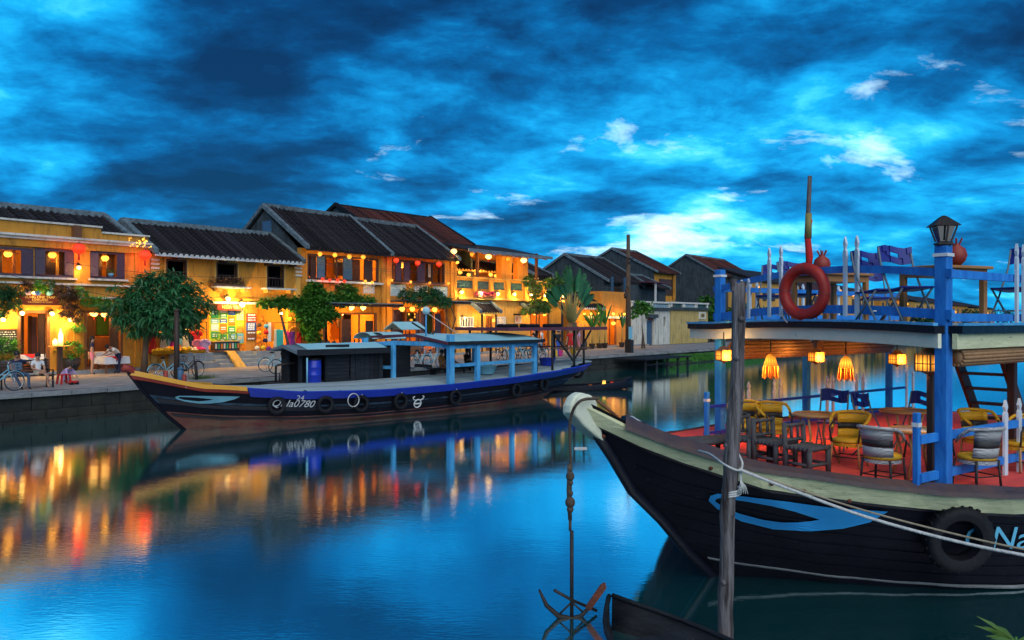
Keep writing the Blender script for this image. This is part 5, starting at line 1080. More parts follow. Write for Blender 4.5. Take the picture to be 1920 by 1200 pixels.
# stair to the upper deck
t0 = RL(1868, 660, 13.8); st_ = MB()
for yy in (0, .75): MB().bar((t0.x, t0.y+yy, 3.15), (t0.x+1.35, t0.y+yy, DK), .06, .22).build('stair_stringer', 'dark_wood', RB)
for i in range(7): k = (i+.5)/7; MB().box(t0.x+1.35*k-.12, t0.x+1.35*k+.12, t0.y+.03, t0.y+.72, 3.15-1.85*k-.02, 3.15-1.85*k+.02).build('stair_tread', 'dark_wood', RB)
post((t0.x+.35, t0.y-.1), DK, 3.2, .12, 'dark_wood', 'stair_post')
# rolled bamboo blinds
def blind(name, label, p, q, r, mt):
    p, q = Vector(p), Vector(q); t = thing(name, label, 'blind', p, 0); d = q-p; m = MB(); n_ = 14
    for i in range(n_): a = 2*math.pi*i/n_; y = d.cross(Vector((0, 0, 1))).normalized(); o = y*math.cos(a)*r+Vector((0, 0, 1))*math.sin(a)*r*.95; m.tube([o, o+d], r*.24, 6)
    m.tube([Vector((0, 0, 0)), d], r*.9, 10); m.build('bamboo_roll', mt, t)
    m = MB()
    for k in (.2, .5, .8): m.torus((0, 0, 0), r*1.2, .008, 'x', 14, 5); m.v[-70:] = [tuple(Vector(v)+d*k) for v in m.v[-70:]]
    return t
yb = fp_.y-.1
blind('rolled_blind', 'rolled bamboo blind glowing orange between the far corner post and next post', RM @ Vector((fp_.x+.3, yb, 2.86)), RM @ Vector((fp_.x+2.5, yb, 2.86)), .15, 'blind_bamboo'); blind('rolled_blind', 'rolled bamboo blind glowing orange beside the second hanging cloth lamp', RM @ Vector((fp_.x+2.9, yb, 2.86)), RM @ Vector((fp_.x+5.6, yb, 2.86)), .15, 'blind_bamboo')
blind('rolled_blind', 'brown rolled bamboo blind hung in front of the dark stair', RM @ Vector((np_.x+.25, np_.y-.0, 2.94)), RM @ Vector((np_.x+4, np_.y-.0, 2.94)), .10, 'blind_bamboo')
# square box lanterns on the posts
def box_lantern(px_, py_, d, w, label, en):
    c = P3(px_, py_, d); t = thing('box_lantern', label, 'lantern', c, R(20)); h = w*.9
    MB().box(-w/2, w/2, -w/2, w/2, -h/2, h/2).build('shade', 'glow_amber', t); MB().ball((0, 0, -h*.12), w*.22, 10, 8).build('bulb', 'glow_white', t)
    m = MB()
    for x in (-1, 1):
        for y in (-1, 1): m.cbox((x*w*.51, y*w*.51, 0), (.018, .018, h))
    for k in (-.33, .0, .33):
        for x in (-1, 1): m.cbox((k*w, x*w*.508, 0), (.008, .008, h)); m.cbox((x*w*.508, k*w, 0), (.008, .008, h))
    for z in (-.5, -.05, .5): m.cbox((0, -w*.508, z*h), (w*1.04, .012, .012)); m.cbox((0, w*.508, z*h), (w*1.04, .012, .012)); m.cbox((-w*.508, 0, z*h), (.012, w*1.04, .012)); m.cbox((w*.508, 0, z*h), (.012, w*1.04, .012))
    m.build('frame', 'brown_wood', t); MB().lathe([(w*.78, h*.5), (w*.35, h*.86), (w*.1, h*.9)], n=4, smooth=False).build('cap', 'brown_wood', t); MB().lathe([(w*.05, -h*.85), (w*.2, -h*.7), (w*.66, -h*.52)], n=4, smooth=False).build('base', 'brown_wood', t); MB().tube([(0, 0, h*.85), (0, 0, h*.85+.25)], .01, 5).build('cord', 'iron', t)
    lamp(t, (0, -w*.9, -.02), en, WARM, .05); lamp(t, (0, w*.9, -.02), en*.7, WARM, .05); return t
box_lantern(1357, 666, 14.6, .19, 'lit box lantern hanging by the far corner post behind the driftwood pole', 16); box_lantern(1530, 669, 15.6, .19, 'lit box lantern on the second blue post above the yellow chairs', 16); box_lantern(1682, 673, 16.6, .21, 'lit box lantern on the third blue post', 16); box_lantern(1744, 680, 10.6, .235, 'large lit box lantern beside the near corner post', 22)
# hanging cloth lamps
for i, (px_, py_, d) in enumerate(((1445, 686, 14.4), (1586, 690, 14.4))):
    c = P3(px_, py_, d); t = thing('cloth_lamp', ['orange cloth bell lamp with fringe hanging under the first rolled blind', 'orange cloth bell lamp with fringe hanging near the second rolled blind'][i], 'lamp', c)
    MB().lathe([(.03, .20), (.075, .15), (.105, .05), (.115, 0)], n=16, caps=False).build('shade', 'glow_amber', t)
    m = MB(); pr = []
    n_ = 24
    for j in range(n_): a = 2*math.pi*j/n_; r0 = .115+.006*(j % 2); m.add([(r0*math.cos(a), r0*math.sin(a), 0), (r0*math.cos(a+.24), r0*math.sin(a+.24), 0), ((r0+.02)*math.cos(a+.24), (r0+.02)*math.sin(a+.24), -.19), ((r0+.02)*math.cos(a), (r0+.02)*math.sin(a), -.17-.03*(j % 3))], [(0, 1, 2, 3)])
    m.build('fringe', 'fab_orange', t); MB().ball((0, 0, .06), .05, 10, 8).build('bulb', 'glow_white', t); MB().tube([(0, 0, .2), (0, 0, .45)], .012, 5).build('cord', 'iron', t); lamp(t, (0, 0, -.02), 26, WARM, .06)
# life ring hung on the upper rail
lr = thing('life_ring', 'red life ring hung on the blue upper deck railing', 'life ring', P3(1508, 547, 12.72), math.atan2(-.58, -.81)+R(90)+R(180))
m = MB(); m.torus((0, 0, 0), .345, .088, 'y', 40, 14); m.build('ring', 'ring_red', lr)
m = MB()
for a in (0, 90, 180, 270):
    q = R(a+5); c_ = Vector((.345*math.cos(q), 0, .345*math.sin(q))); tq = Vector((-math.sin(q), 0, math.cos(q))); k = len(m.v); m.tube([c_-tq*.012, c_+tq*.012], .092, 14, caps=False)
m.build('seam_band', 'red_paint', lr); MB().tube([(.24, -.08, -.26), (.3, -.1, -.3), (.42, -.08, -.2), (.44, -.04, -.32), (.36, -.02, -.42), (.30, 0, -.46)], .011, 6).build('grab_line', 'rope_white', lr)
# mast pole with wound flag
mp_ = thing('flag_pole', 'thin weathered pole with a furled flag rising from the upper deck', 'pole', P3(1515, 600, 13.6)); zt = 270*13.6/f_px
m = MB(); m.tube([(0, 0, -.0), (.02, 0, .6), (-.01, 0, zt*.6), (.03, 0, zt)], [.05, .045, .042, .034], 8); m.build('pole', 'weathered_wood', mp_); m = MB(); m.tube([(0, 0, .75), (.02, -.01, 1.0), (-.01, 0, 1.35), (.03, 0, 1.6)], [.052, .058, .05, .045], 8); m.build('furled_flag', 'fab_red', mp_); MB().tube([(.0, 0, 1.3), (.01, 0, 1.7)], [.06, .052], 8).build('flag_band', 'palm_stem', mp_)
# ---------------------------------------------------------------- furniture
def wicker_chair(name, label, cat, loc, rot, main, band, cushion='wicker_yellow', group=None):
    t = thing(name, label, cat, loc, rot, group)          # faces +y, back at -y
    def arc(z, r, a0, a1, n=9, yoff=0.0): return [(r*math.sin(R(a)), -r*math.cos(R(a))+yoff, z) for a in [a0+(a1-a0)*i/(n-1) for i in range(n)]]
    for z0, z1, mt, nm in ((.42, .56, main, 'back_weave'), (.56, .66, band, 'back_band'), (.66, .80, main, 'back_weave')):
        m = MB(); rr_ = lambda z: .25+.06*(z-.4); A = arc(z0, rr_(z0), -62, 62, yoff=-.0-.12*(z0-.4)); B = arc(z1, rr_(z1), -62, 62, yoff=-.0-.12*(z1-.4)); m.smooth = True; m.grid([A, B]); o = m.build(nm, mt, t); sd = o.modifiers.new('thickness', 'SOLIDIFY'); sd.thickness = .018
    m = MB(); top = [(.29*math.sin(R(a)), -.29*math.cos(R(a))-.05+.0, .80+.035*math.cos(R(a))-.16*max(0, abs(a)-75)/60) for a in range(-135, 136, 15)]; m.tube(top, .026, 8); m.build('arm_rim', main, t)
    m = MB(); m.lathe([(.235, .38), (.25, .40), (.25, .43), (.22, .45)], n=18); m.build('seat', cushion, t); MB().lathe([(.245, .33), (.25, .379)], n=18, caps=False).build('seat_rim', main, t)
    for x, y in ((-.2, -.17), (.2, -.17), (-.2, .19), (.2, .19)): m = MB(); m.tube([(x*1.12, y*1.12, 0), (x, y, .38)], .017, 7); m.build('leg', 'wicker_black' if main == 'wicker_white' else 'bamboo', t)
    for x in (-.205, .205): MB().tube([(x, .19, .4), (x*1.15, .2, .62), (x*1.05, .12, .70)], .015, 6).build('arm_support', 'wicker_black', t)
    MB().tube([(-.2, -.17, .16), (.2, -.17, .16), (.2, .19, .16), (-.2, .19, .16)], .01, 5, closed=True).build('stretcher', 'wicker_black', t)
    return t
def deckp(px, py, z=DK+.024): d = f_px*(CH-z)/(py-600); return Vector(((px-960)/f_px*d, d, z))
CS = .90
def place(o, s=CS): o.scale = (s, s, s); return o
place(wicker_chair('wicker_chair', 'white wicker armchair with black band beside the gunwale, back to the water', 'chair', deckp(1655, 910), R(-52), 'wicker_white', 'wicker_black'))
place(wicker_chair('wicker_chair', 'white wicker armchair with black band behind the blue side rail', 'chair', deckp(1832, 912), R(20), 'wicker_white', 'wicker_black'))
place(wicker_chair('wicker_chair', 'yellow wicker armchair with dark band behind the white wicker chair', 'chair', deckp(1592, 874), R(140), 'wicker_yellow', 'wicker_black'))
place(wicker_chair('wicker_chair', 'yellow wicker armchair beside the rough log chairs', 'chair', deckp(1452, 846), R(190), 'wicker_yellow', 'wicker_black'))
place(wicker_chair('wicker_chair', 'yellow wicker armchair close behind the driftwood pole', 'chair', deckp(1396, 842), R(160), 'wicker_yellow', 'wicker_black'))
place(wicker_chair('wicker_chair', 'yellow wicker armchair beyond the blue side rail near the stair', 'chair', deckp(1838, 868), R(185), 'wicker_yellow', 'wicker_black'))
place(wicker_chair('wicker_chair', 'yellow wicker armchair beside the white rail pickets', 'chair', deckp(1915, 882), R(100), 'wicker_yellow', 'wicker_black'))
def folding_chair(label, loc, rot, s=1.0, group=None):
    t = thing('folding_chair', label, 'chair', loc, rot, group); m = MB(); rows = []       # faces +y
    def slat(name, w, h, z, y, tilt, hole=True):
        m = MB(); pl = []
        n_ = 8; hw = .07
        def pt(x, v): return (x, y-.03*math.cos(x/w*math.pi)+(v)*tilt, z+v+.018*math.sin(x/w*2*math.pi))
        xs_ = [-w/2+w*i/n_ for i in range(n_+1)]
        if hole:
            vs_ = [-h/2, -.025, .025, h/2]
            for j in range(3):
                for i in range(n_):
                    if j == 1 and -hw <= (xs_[i]+xs_[i+1])/2 <= hw: continue
                    m.add([pt(xs_[i], vs_[j]), pt(xs_[i+1], vs_[j]), pt(xs_[i+1], vs_[j+1]), pt(xs_[i], vs_[j+1])], [(0, 1, 2, 3)])
        else: m.grid([[pt(x, -h/2) for x in xs_], [pt(x, h/2) for x in xs_]])
        o = m.build(name, 'chair_blue', t); sd = o.modifiers.new('thickness', 'SOLIDIFY'); sd.thickness = .016; return o
    slat('backrest', .44, .20, .84, -.24, -.12)
    m = MB(); m.smooth = True; m.grid([[(x, y, .44-.025*math.cos((y+.2)*5)) for x in (-.2, 0, .2)] for y in (-.2, -.1, 0, .1, .2)]); o = m.build('seat', 'chair_blue', t); sd = o.modifiers.new('thickness', 'SOLIDIFY'); sd.thickness = .02
    for x in (-.21, .21): MB().tube([(x, .24, 0), (x, .0, .34), (x, -.2, .7), (x, -.26, .93)], .013, 6).build('leg', 'roof_grey', t); MB().tube([(x*.9, -.26, 0), (x*.9, .18, .43)], .013, 6).build('leg', 'roof_grey', t)
    MB().tube([(-.2, .12, .17), (.2, .12, .17)], .01, 6).build('stretcher', 'chrome', t)
    t.scale = (s, s, s); return t
UD = 3.335
folding_chair('blue folding chair beside the small white post band on the lower deck', deckp(1560, 842), R(150)); folding_chair('blue folding chair facing the bamboo edged table on the lower deck', deckp(1640, 856), R(215)); folding_chair('blue folding chair beyond the bamboo edged table near the dark post', deckp(1712, 850), R(120))
up_ = lambda px, d: Vector(((px-960)/f_px*d, d, UD))
folding_chair('blue folding chair pushed to the upper table, beside the white pickets', up_(1648, 11.6), R(196), 1.08); folding_chair('blue folding chair pushed to the upper table, beside the corner post', up_(1702, 11.2), R(190), 1.12); folding_chair('blue folding chair standing alone beyond the upper wooden table', up_(1638, 13.6), R(170), .95); folding_chair('blue folding chair on the upper deck beyond the first picket pair', up_(1447, 14.8), R(150), 1.1); folding_chair('blue folding chair on the upper deck behind the life ring', up_(1496, 14.0), R(185), 1.1); folding_chair('blue folding chair beside the side railing pickets on the upper deck', up_(1905, 11.9), R(120), 1.15)
def wood_table(label, loc, rot, w, l, h, legs='brown_wood', top='table_wood'):
    t = thing('wooden_table', label, 'table', loc, rot); MB().box(-l/2, l/2, -w/2, w/2, h-.04, h).build('tabletop', top, t, bevel=.01); MB().box(-l/2+.06, l/2-.06, -w/2+.06, w/2-.06, h-.14, h-.041).build('apron', top, t)
    for x in (-1, 1):
        for y in (-1, 1): MB().box(x*(l/2-.09)-.035, x*(l/2-.09)+.035, y*(w/2-.09)-.035, y*(w/2-.09)+.035, 0, h-.041).build('leg', top, t)
    return t
wood_table('brown wooden table with red jar beside the corner post on the upper deck', up_(1768, 11.5), R(24), .75, 1.0, .78); wood_table('brown wooden table with red jar behind the life ring on the upper deck', up_(1556, 13.6), R(30), .8, 1.1, .80)
def jar(label, loc):
    t = thing('red_jar', label, 'jar', loc); MB().lathe([(.05, 0), (.11, .06), (.135, .14), (.11, .22), (.045, .27), (.05, .29)], n=14).build('body', 'red_paint', t); m = MB()
    for i in range(6): a = i*math.pi/3; m.bar((.04*math.cos(a), .04*math.sin(a), .28), (.08*math.cos(a), .08*math.sin(a), .36), .02, .012)
    m.build('petal_rim', 'red_paint', t); return t
jar('red pomegranate shaped jar on the table beside the corner post', up_(1793, 11.3)+Vector((0, 0, .785))); jar('red pomegranate shaped jar on the table behind the life ring', up_(1541, 13.5)+Vector((0, 0, .805)))
def round_table(label, loc, r=.32, h=.66, top='table_top', edge='bamboo'):
    t = thing('round_table', label, 'table', loc); MB().lathe([(r*.98, h-.02), (r*.98, h)], n=24).build('tabletop', top, t); MB().torus((0, 0, h-.01), r, .025, 'z', 28, 8).build('table_rim', edge, t)
    for i in range(4): a = math.pi/4+i*math.pi/2; MB().tube([(r*.95*math.cos(a), r*.95*math.sin(a), 0), (r*.6*math.cos(a), r*.6*math.sin(a), h*.5), (r*.85*math.cos(a), r*.85*math.sin(a), h-.02)], .018, 7).build('leg', edge, t)
    return t
round_table('round white topped bamboo table in front of the blue corner post', deckp(1722, 893), .36, .62); round_table('round bamboo table between the yellow armchairs and log chairs', deckp(1532, 858), .34, .66, 'bamboo'); round_table('small bamboo edged table near the dark stair post', deckp(1695, 852), .34, .68, 'bamboo')
def log_chair(label, loc, rot):
    t = thing('log_chair', label, 'chair', loc, rot)
    for x in (-.2, .2): MB().tube([(x, -.18, 0), (x+.005, -.19, .3), (x, -.21, .66)], [.04, .036, .034], 8).build('back_post', 'log_wood', t); MB().tube([(x, .2, 0), (x, .2, .33)], .036, 8).build('leg', 'log_wood', t); MB().tube([(x, -.18, .12), (x, .2, .12)], .022, 7).build('stretcher', 'log_wood', t)
    for z in (.42, .62): MB().tube([(-.2, -.2, z), (.2, -.2, z)], .026, 8).build('back_rail', 'log_wood', t)
    for x in (-.08, .06): MB().tube([(x, -.195, .42), (x, -.205, .62)], .02, 7).build('back_spindle', 'log_wood', t)
    for i in range(6): y = -.15+.07*i; MB().tube([(-.23, y, .335+.006*(i % 2)), (.23, y, .33)], .034, 7).build('seat_pole', 'log_wood', t)
    MB().tube([(-.2, .2, .12), (.2, .2, .12)], .024, 7).build('stretcher', 'log_wood', t); return t
zf_ = DK+.03
log_chair('rough grey log chair standing next to the driftwood pole', deckp(1404, 864, zf_), R(-150)); log_chair('rough grey log chair, middle one of the row by the gunwale', deckp(1452, 872, zf_), R(-148)); log_chair('rough grey log chair beside the red deck carpet edge', deckp(1512, 884, zf_), R(-146))
lt = thing('log_bench', 'low rough log table on the foredeck behind the dark cap rail', 'table', deckp(1322, 850, 1.36), R(25)); 
for i in range(6): MB().tube([(-.5, -.22+.085*i, .2), (.5, -.22+.085*i, .2)], .042, 8).build('top_pole', 'log_wood', lt)
for x in (-.38, .38):
    for y in (-.17, .17): MB().tube([(x, y, 0), (x, y, .18)], .04, 8).build('leg', 'log_wood', lt)
cu_ = tag(MB().box(-.17, .17, -.11, .11, -.07, .07).build('boat_fender', 'black_paint', None, bevel=.06), 'black padded fender with white strap on the bow rail', 'fender'); cu_.location = P3(1188, 795, 10.6); cu_.rotation_euler = (R(10), R(18), R(20)); st2 = MB().box(-.02, .02, -.115, .115, -.075, .075).build('strap', 'white_paint', cu_)
pp = tag(MB().tube([P3(1112, 745, 10.0), P3(1150, 775, 10.15), P3(1172, 797, 10.2)], .02, 7).build('bow_spar', 'brown_wood'), 'thin brown spar sloping from the bow head to the rail', 'spar')
# ---------------------------------------------------------------- tyre, ropes, pole, anchor
u_, l_ = rb.l_at(1786, 992); p = rb.O(u_, l_, .16); x = rb.frame(u_, l_).col[0]
tyre(RM @ p, R(38)+math.atan2(x.y, x.x), .40, 'large black tyre fender hung under the blue corner post', None, .12, .1)
pole = thing('mooring_pole', 'knotty weathered driftwood mooring pole standing in the water before the boat', 'pole', (2.14, 8.8, -1.2), 0)
m = MB(); jr = random.Random(5); ptsp = []; rs = []
for i in range(26):
    k = i/25; z = k*(3.78+1.2); ptsp.append((.2*k+.02*math.sin(k*9)+jr.uniform(-.008, .008), .02*math.sin(k*7), z)); rs.append((.086-.016*k)*jr.uniform(.93, 1.07))
m.tube(ptsp[5:], rs[5:], 12); m.build('shaft', 'weathered_wood', pole); m = MB(); m.tube(ptsp[:6], [r*1.02 for r in rs[:6]], 12); m.build('wet_foot', 'wet_wood', pole)
m = MB()
for z, a in ((1.9, -2.2), (2.6, -1.2), (3.3, -2.6), (3.75, -1.0), (4.2, -2.0), (4.6, -1.5)):
    k = z/4.98; c_ = Vector((.2*k+.02*math.sin(k*9), 0, z)); d_ = Vector((math.cos(a), math.sin(a), .15)); m.tube([c_+d_*.05, c_+d_*.10], [.04, .02], 8)
m.build('knots', 'weathered_wood', pole)
m = MB(); m.bar((.15, 0, 4.9), (.14, .01, 5.02), .06, .05); m.bar((.23, .01, 4.9), (.25, 0, 5.0), .05, .06); m.build('split_top', 'weathered_wood', pole)
def rope(name, label, pts, r, mt, n=10):
    P = [Vector(p) for p in pts]; out = []
    for i in range(len(P)-1):
        a, b, c, d = P[max(i-1, 0)], P[i], P[i+1], P[min(i+2, len(P)-1)]
        for j in range(n): t = j/n; out.append(.5*((2*b)+(c-a)*t+(2*a-5*b+4*c-d)*t*t+(3*b-a-3*c+d)*t**3))
    out.append(P[-1]); o = MB().tube(out, r, 7).build(name, mt); return tag(o, label, 'rope')
rope('mooring_rope', 'pale taut mooring rope running from the pole past the painted eye', [P3(1385, 880, 8.7), P3(1480, 917, 8.5), P3(1620, 968, 8.2), P3(1780, 1012, 7.9), P3(1925, 1042, 7.6), P3(2150, 1080, 7.2)], .016, 'rope_white'); rope('mooring_rope', 'second strand of pale mooring rope sagging beside the taut one', [P3(1385, 878, 8.72), P3(1480, 912, 8.55), P3(1620, 957, 8.25), P3(1780, 999, 7.95), P3(1925, 1031, 7.65), P3(2150, 1070, 7.2)], .010, 'rope')
rope('bow_line', 'thin white line from the cap rail around the driftwood pole', [P3(1310, 845, 9.5), P3(1332, 852, 9.1), P3(1360, 872, 8.66), P3(1385, 882, 8.66), P3(1392, 870, 8.8), P3(1384, 850, 8.9)], .012, 'rope_white')
m = MB()
for k in range(3): z0 = 3.4-(918+k*4-600)*8.8/f_px; m.torus((2.14+.2*.62, 8.8, z0), .09, .012, 'z', 20, 6); m.v[-120:] = [(x_, y_, z_+.16*(x_-2.26)+.1*(y_-8.8)) for x_, y_, z_ in m.v[-120:]]
m.tube([P3(1384, 925, 8.7), P3(1390, 905, 8.72), P3(1388, 885, 8.72)], .014, 6)
for j in range(5): m.tube([P3(1388, 900, 8.7), P3(1390+j*2, 912, 8.69), P3(1386+j*4, 926, 8.68)], .006, 5)
tag(m.build('rope_knot', 'rope_white'), 'white rope loop knotted around the driftwood pole with frayed end', 'rope')
AX, AD = (1070-960)/f_px*9.75, 9.75
rope('anchor_rope', 'brown knotted rope hanging from the bow head down to the anchor', [RM @ Vector((-4.62, -.23, 2.5)), RM @ Vector((-4.88, -.2, 2.48)), P3(1069, 790, AD), P3(1070, 870, AD), P3(1069, 995, AD)], .017, 'rope_dark')
m = MB()
for py_, r_ in ((880, .03), (893, .05), (905, .035), (925, .035), (942, .058), (955, .04)): m.ball(P3(1069, py_, AD), (r_, r_, r_*1.15), 8, 6)
m.tube([P3(1068, 870, AD), P3(1066, 920, AD), P3(1069, 975, AD)], .024, 7); tag(m.build('rope_bight', 'rope_dark'), 'thick knots bunched on the anchor rope', 'rope')
anc = thing('anchor', 'black iron anchor with rusty fluke hanging just above the water', 'anchor', P3(1072, 1145, AD), R(8)); px2 = AD/f_px
m = MB(); m.tube([(0, 0, 150*px2), (0, 0, -14*px2)], .022, 8); m.build('shank', 'iron', anc)
m = MB(); m.tube([(-62*px2, 0, 42*px2), (-48*px2, 0, 12*px2), (-25*px2, 0, -9*px2), (0, 0, -15*px2), (18*px2, 0, -11*px2), (32*px2, 0, 3*px2)], [.012, .026, .03, .03, .028, .022], 8); m.build('arms', 'iron', anc)
MB().prism([(26*px2, -.02, 5*px2), (34*px2, -.02, -2*px2), (66*px2, -.02, 40*px2), (64*px2, -.02, 50*px2), (56*px2, -.02, 46*px2)], (0, .04, 0)).build('fluke', 'rust', anc); MB().tube([(-36*px2, -.1, 45*px2), (0, 0, 20*px2), (52*px2, .1, -8*px2)], .018, 7).build('stock', 'iron', anc)
for s_ in (-1, 1): MB().tube([(s_*24*px2, 0, -6*px2), (0, 0, 16*px2)], .012, 6).build('brace', 'iron', anc)
# leafy weed at the near bank
wd = thing('bank_weed', 'sprig of grassy weed at the near bank below the black hull', 'plant', P3(1905, 1215, 7.6)); m = MB(); jr = random.Random(2)
for i in range(14):
    a = jr.uniform(2.2, 4.2) if i < 9 else jr.uniform(0, 6.28); L = jr.uniform(.15, .42); d_ = Vector((math.cos(a), math.sin(a)*.4, jr.uniform(.15, .6))).normalized(); w = Vector((-d_.z, 0, d_.x))*.012; b_ = Vector((0, 0, .05)); m.add([b_-w, b_+w, b_+d_*L*.6+w*1.4+Vector((0, 0, .02)), b_+d_*L, b_+d_*L*.6-w*1.4+Vector((0, 0, .02))], [(0, 1, 2, 3, 4)])
m.build('leaves', 'leaf_light', wd); MB().tube([(0, 0, -.2), (0, 0, .1)], .012, 5).build('stem', 'leaf_mid', wd)
# ================================================================== lanterns on the houses
def LP(px, py, t): s, z = F(px, py, t); return SW(s, t, z)
def sz(px_, px_w, t): return px_w*DS(FS(px_, t), t)/f_px
def row(pts, w_, t, glow, label, group, en, col=WARM, tassel=True, squash=.85, cord=.25):
    for px_, py_ in pts: lantern(LP(px_, py_, t), sz(px_, w_*.86, t), glow, label, group, en, col, tassel, squash, cord=cord)
lantern(LP(148, 466, 8.35), .56, 'glow_red', 'large red silk lantern hung between the two open windows of the restaurant', None, 16, (1, .10, .03), cord=.12); lantern(LP(272, 478, 8.35), .56, 'glow_red', 'large red silk lantern on the restaurant corner by the shop roof', None, 16, (1, .10, .03), cord=.12)
for x, y, lb_ in ((15, 476, 'amber lamp hanging inside the open restaurant window with one shutter'), (98, 478, 'amber lamp hanging inside the widest restaurant window'), (197, 484, 'amber lamp hanging inside the restaurant window next to the corner')): lantern(LP(x, y, 9.9), .34, 'glow_yellow', lb_, None, 14, cord=.3)
wall_lamp(*F(143, 502, TF), TF, 'small lit wall lamp under the red restaurant lantern', None, 14)
for x, y, lb_ in ((37, 587, 'lit box wall lamp on one side of the restaurant sign door'), (93, 588, 'lit box wall lamp on the other side of the restaurant sign door'), (127, 599, 'lit wall lamp on the plain plaster between the restaurant doors'), (1, 599, 'lit wall lamp above the chalkboard')): wall_lamp(*F(x, y, TF), TF, lb_, None, 42)
for x, y, lb_ in ((197, 589, 'bright lantern in the restaurant doorway with the painting'), (176, 587, 'smaller lantern in the restaurant doorway with the painting')): lantern(LP(x, y, 9.5), .36, 'glow_white', lb_, None, 22, cord=.3)
wall_lamp(*F(58, 549, TF), TF, 'lamp behind the flower pots above the restaurant sign', None, 26, size=.10)
fl_ = thing('fairy_lights', 'tangle of amber fairy lights on the restaurant corner cornice', 'lights', LP(262, 453, 8.6)); m = MB(); jr = random.Random(9)
for i in range(34): m.ball((jr.uniform(-.55, .45), jr.uniform(-.2, .2), jr.uniform(-.28, .22)), .035, 6, 4)
m.build('bulbs', 'glow_yellow', fl_)['kind'] = 'stuff'; m = MB(); m.tube([(jr.uniform(-.5, .4), jr.uniform(-.2, .2), jr.uniform(-.25, .2)) for _ in range(16)], .008, 4); m.build('wire', 'iron', fl_)
wall_lamp(*F(447, 571, TF), TF-.1, 'bright bulb above the shop name board', None, 75, size=.2); wall_lamp(*F(420, 560, TF), TF-.1, 'bright bulb beside the tree crown on the shop front', None, 75, size=.17); wall_lamp(*F(520, 588, TF), TF-.1, 'bulb over the hanging bags of the shop', None, 55, size=.12); wall_lamp(*F(345, 600, TF), TF-.1, 'bulb over the hanging dresses behind the tree', None, 55, size=.12)
row([(600, 476), (628, 478), (655, 481), (681, 482)], 10.5, 8.3, 'glow_amber', 'round orange silk lantern under the black eave of the vine house', 'orange lanterns under the vine house eave', 7, tassel=False, squash=.95)
row([(605, 523), (618, 525), (633, 525), (646, 527)], 7.5, 8.5, 'glow_red', 'small red lantern hung below the vine house balcony ledge', 'red lanterns below the vine house ledge', 3, (1, .15, .04), cord=.06)
row([(685, 527), (698, 529)], 7, 8.5, 'glow_amber', 'small amber lantern above the white lattice of the vine house', 'amber lanterns above the vine house lattice', 4, cord=.06)
row([(659, 576), (681, 576)], 13, 7.9, 'glow_white', 'large glowing globe lantern in the vine house porch', 'globe lanterns in the vine house porch', 40, squash=.95, tassel=False)
row([(743, 488), (783, 493), (823, 495)], 12, 8.3, 'glow_red', 'red silk lantern under the black eave of the shutter house', 'red lanterns under the shutter house eave', 7, (1, .12, .03))
row([(735, 525), (770, 528), (806, 530), (841, 531)], 6, 8.6, 'glow_amber', 'small orange lamp on the shutter house balcony ledge', 'orange lamps on the shutter house ledge', 6, tassel=False, cord=.05)
row([(754, 579), (773, 579), (795, 580), (815, 580)], 12, 7.9, 'glow_yellow', 'round yellow lantern in the shutter house porch', 'yellow lanterns in the shutter house porch', 24, squash=.9, tassel=False)
row([(851, 471), (916, 481), (982, 488)], 14, 8.2, 'glow_white', 'large pale globe lantern under the terrace roof edge', 'pale globe lanterns under the terrace roof', 40, squash=.82)
row([(885, 476), (953, 485)], 9, 8.4, 'glow_amber', 'narrow amber lantern under the terrace roof edge', 'amber lanterns under the terrace roof', 20, squash=1.25)
row([(858, 492)], 7, 8.3, 'glow_yellow', 'small yellow lantern at the end of the terrace roof beside the black eave', None, 14)
for px_, py_ in ((863, 511), (879, 515), (893, 513), (920, 515), (930, 517), (968, 520), (975, 519), (1006, 522), (1032, 524)): lantern(LP(px_, py_, 10.3), .3, 'glow_yellow', 'small yellow lantern among the tables inside the terrace', 'small lanterns inside the terrace', 10, tassel=False)
for px_, py_ in ((860, 548), (895, 549), (928, 551), (959, 552), (990, 553), (1016, 554), (1050, 555)): wall_lamp(*F(px_, py_, TF), TF-.03, 'lit wall lamp below the green lattice parapet', 'wall lamps below the lattice parapet', 46, size=.17)
row([(907, 588), (929, 588)], 6.5, 8.35, 'glow_white', 'lit lantern hanging under the small tiled door canopy', 'lanterns under the tiled door canopy', 34, tassel=False); lantern(LP(926, 601, 8.7), .26, 'glow_yellow', 'small low lantern beside the canopied terrace door', None, 10)
row([(1002, 588), (1021, 589)], 7.5, 8.3, 'glow_yellow', 'amber lantern over the second terrace house door', 'lanterns over the second terrace door', 34); wall_lamp(*F(866, 596, TF), TF, 'lit lamp over the barred terrace house window', None, 18, size=.12)
row([(1085, 589), (1096, 588), (1108, 588), (1121, 587)], 6, 8.2, 'glow_yellow', 'small yellow lantern strung before the gate building lean-to', 'lanterns strung before the gate building', 26, tassel=False); row([(1150, 588), (1171, 589)], 7, 8.3, 'glow_yellow', 'yellow lantern against the blank orange gate wall', 'lanterns on the blank orange wall', 34, tassel=False); lantern(LP(1150, 606, 8.9), .4, 'glow_yellow', 'square glowing lantern above the gate building door', None, 22)
for px_, py_ in ((1424, 538), (1490, 566), (1556, 541), (1575, 545), (1600, 553), (1623, 560), (1700, 570), (1790, 585), (1850, 588)): lantern(LP(px_, py_, 10.5), sz(px_, 6, 10.5), 'glow_amber', 'distant orange lantern far along the quay', 'distant lanterns far along the quay', 60, tassel=False)
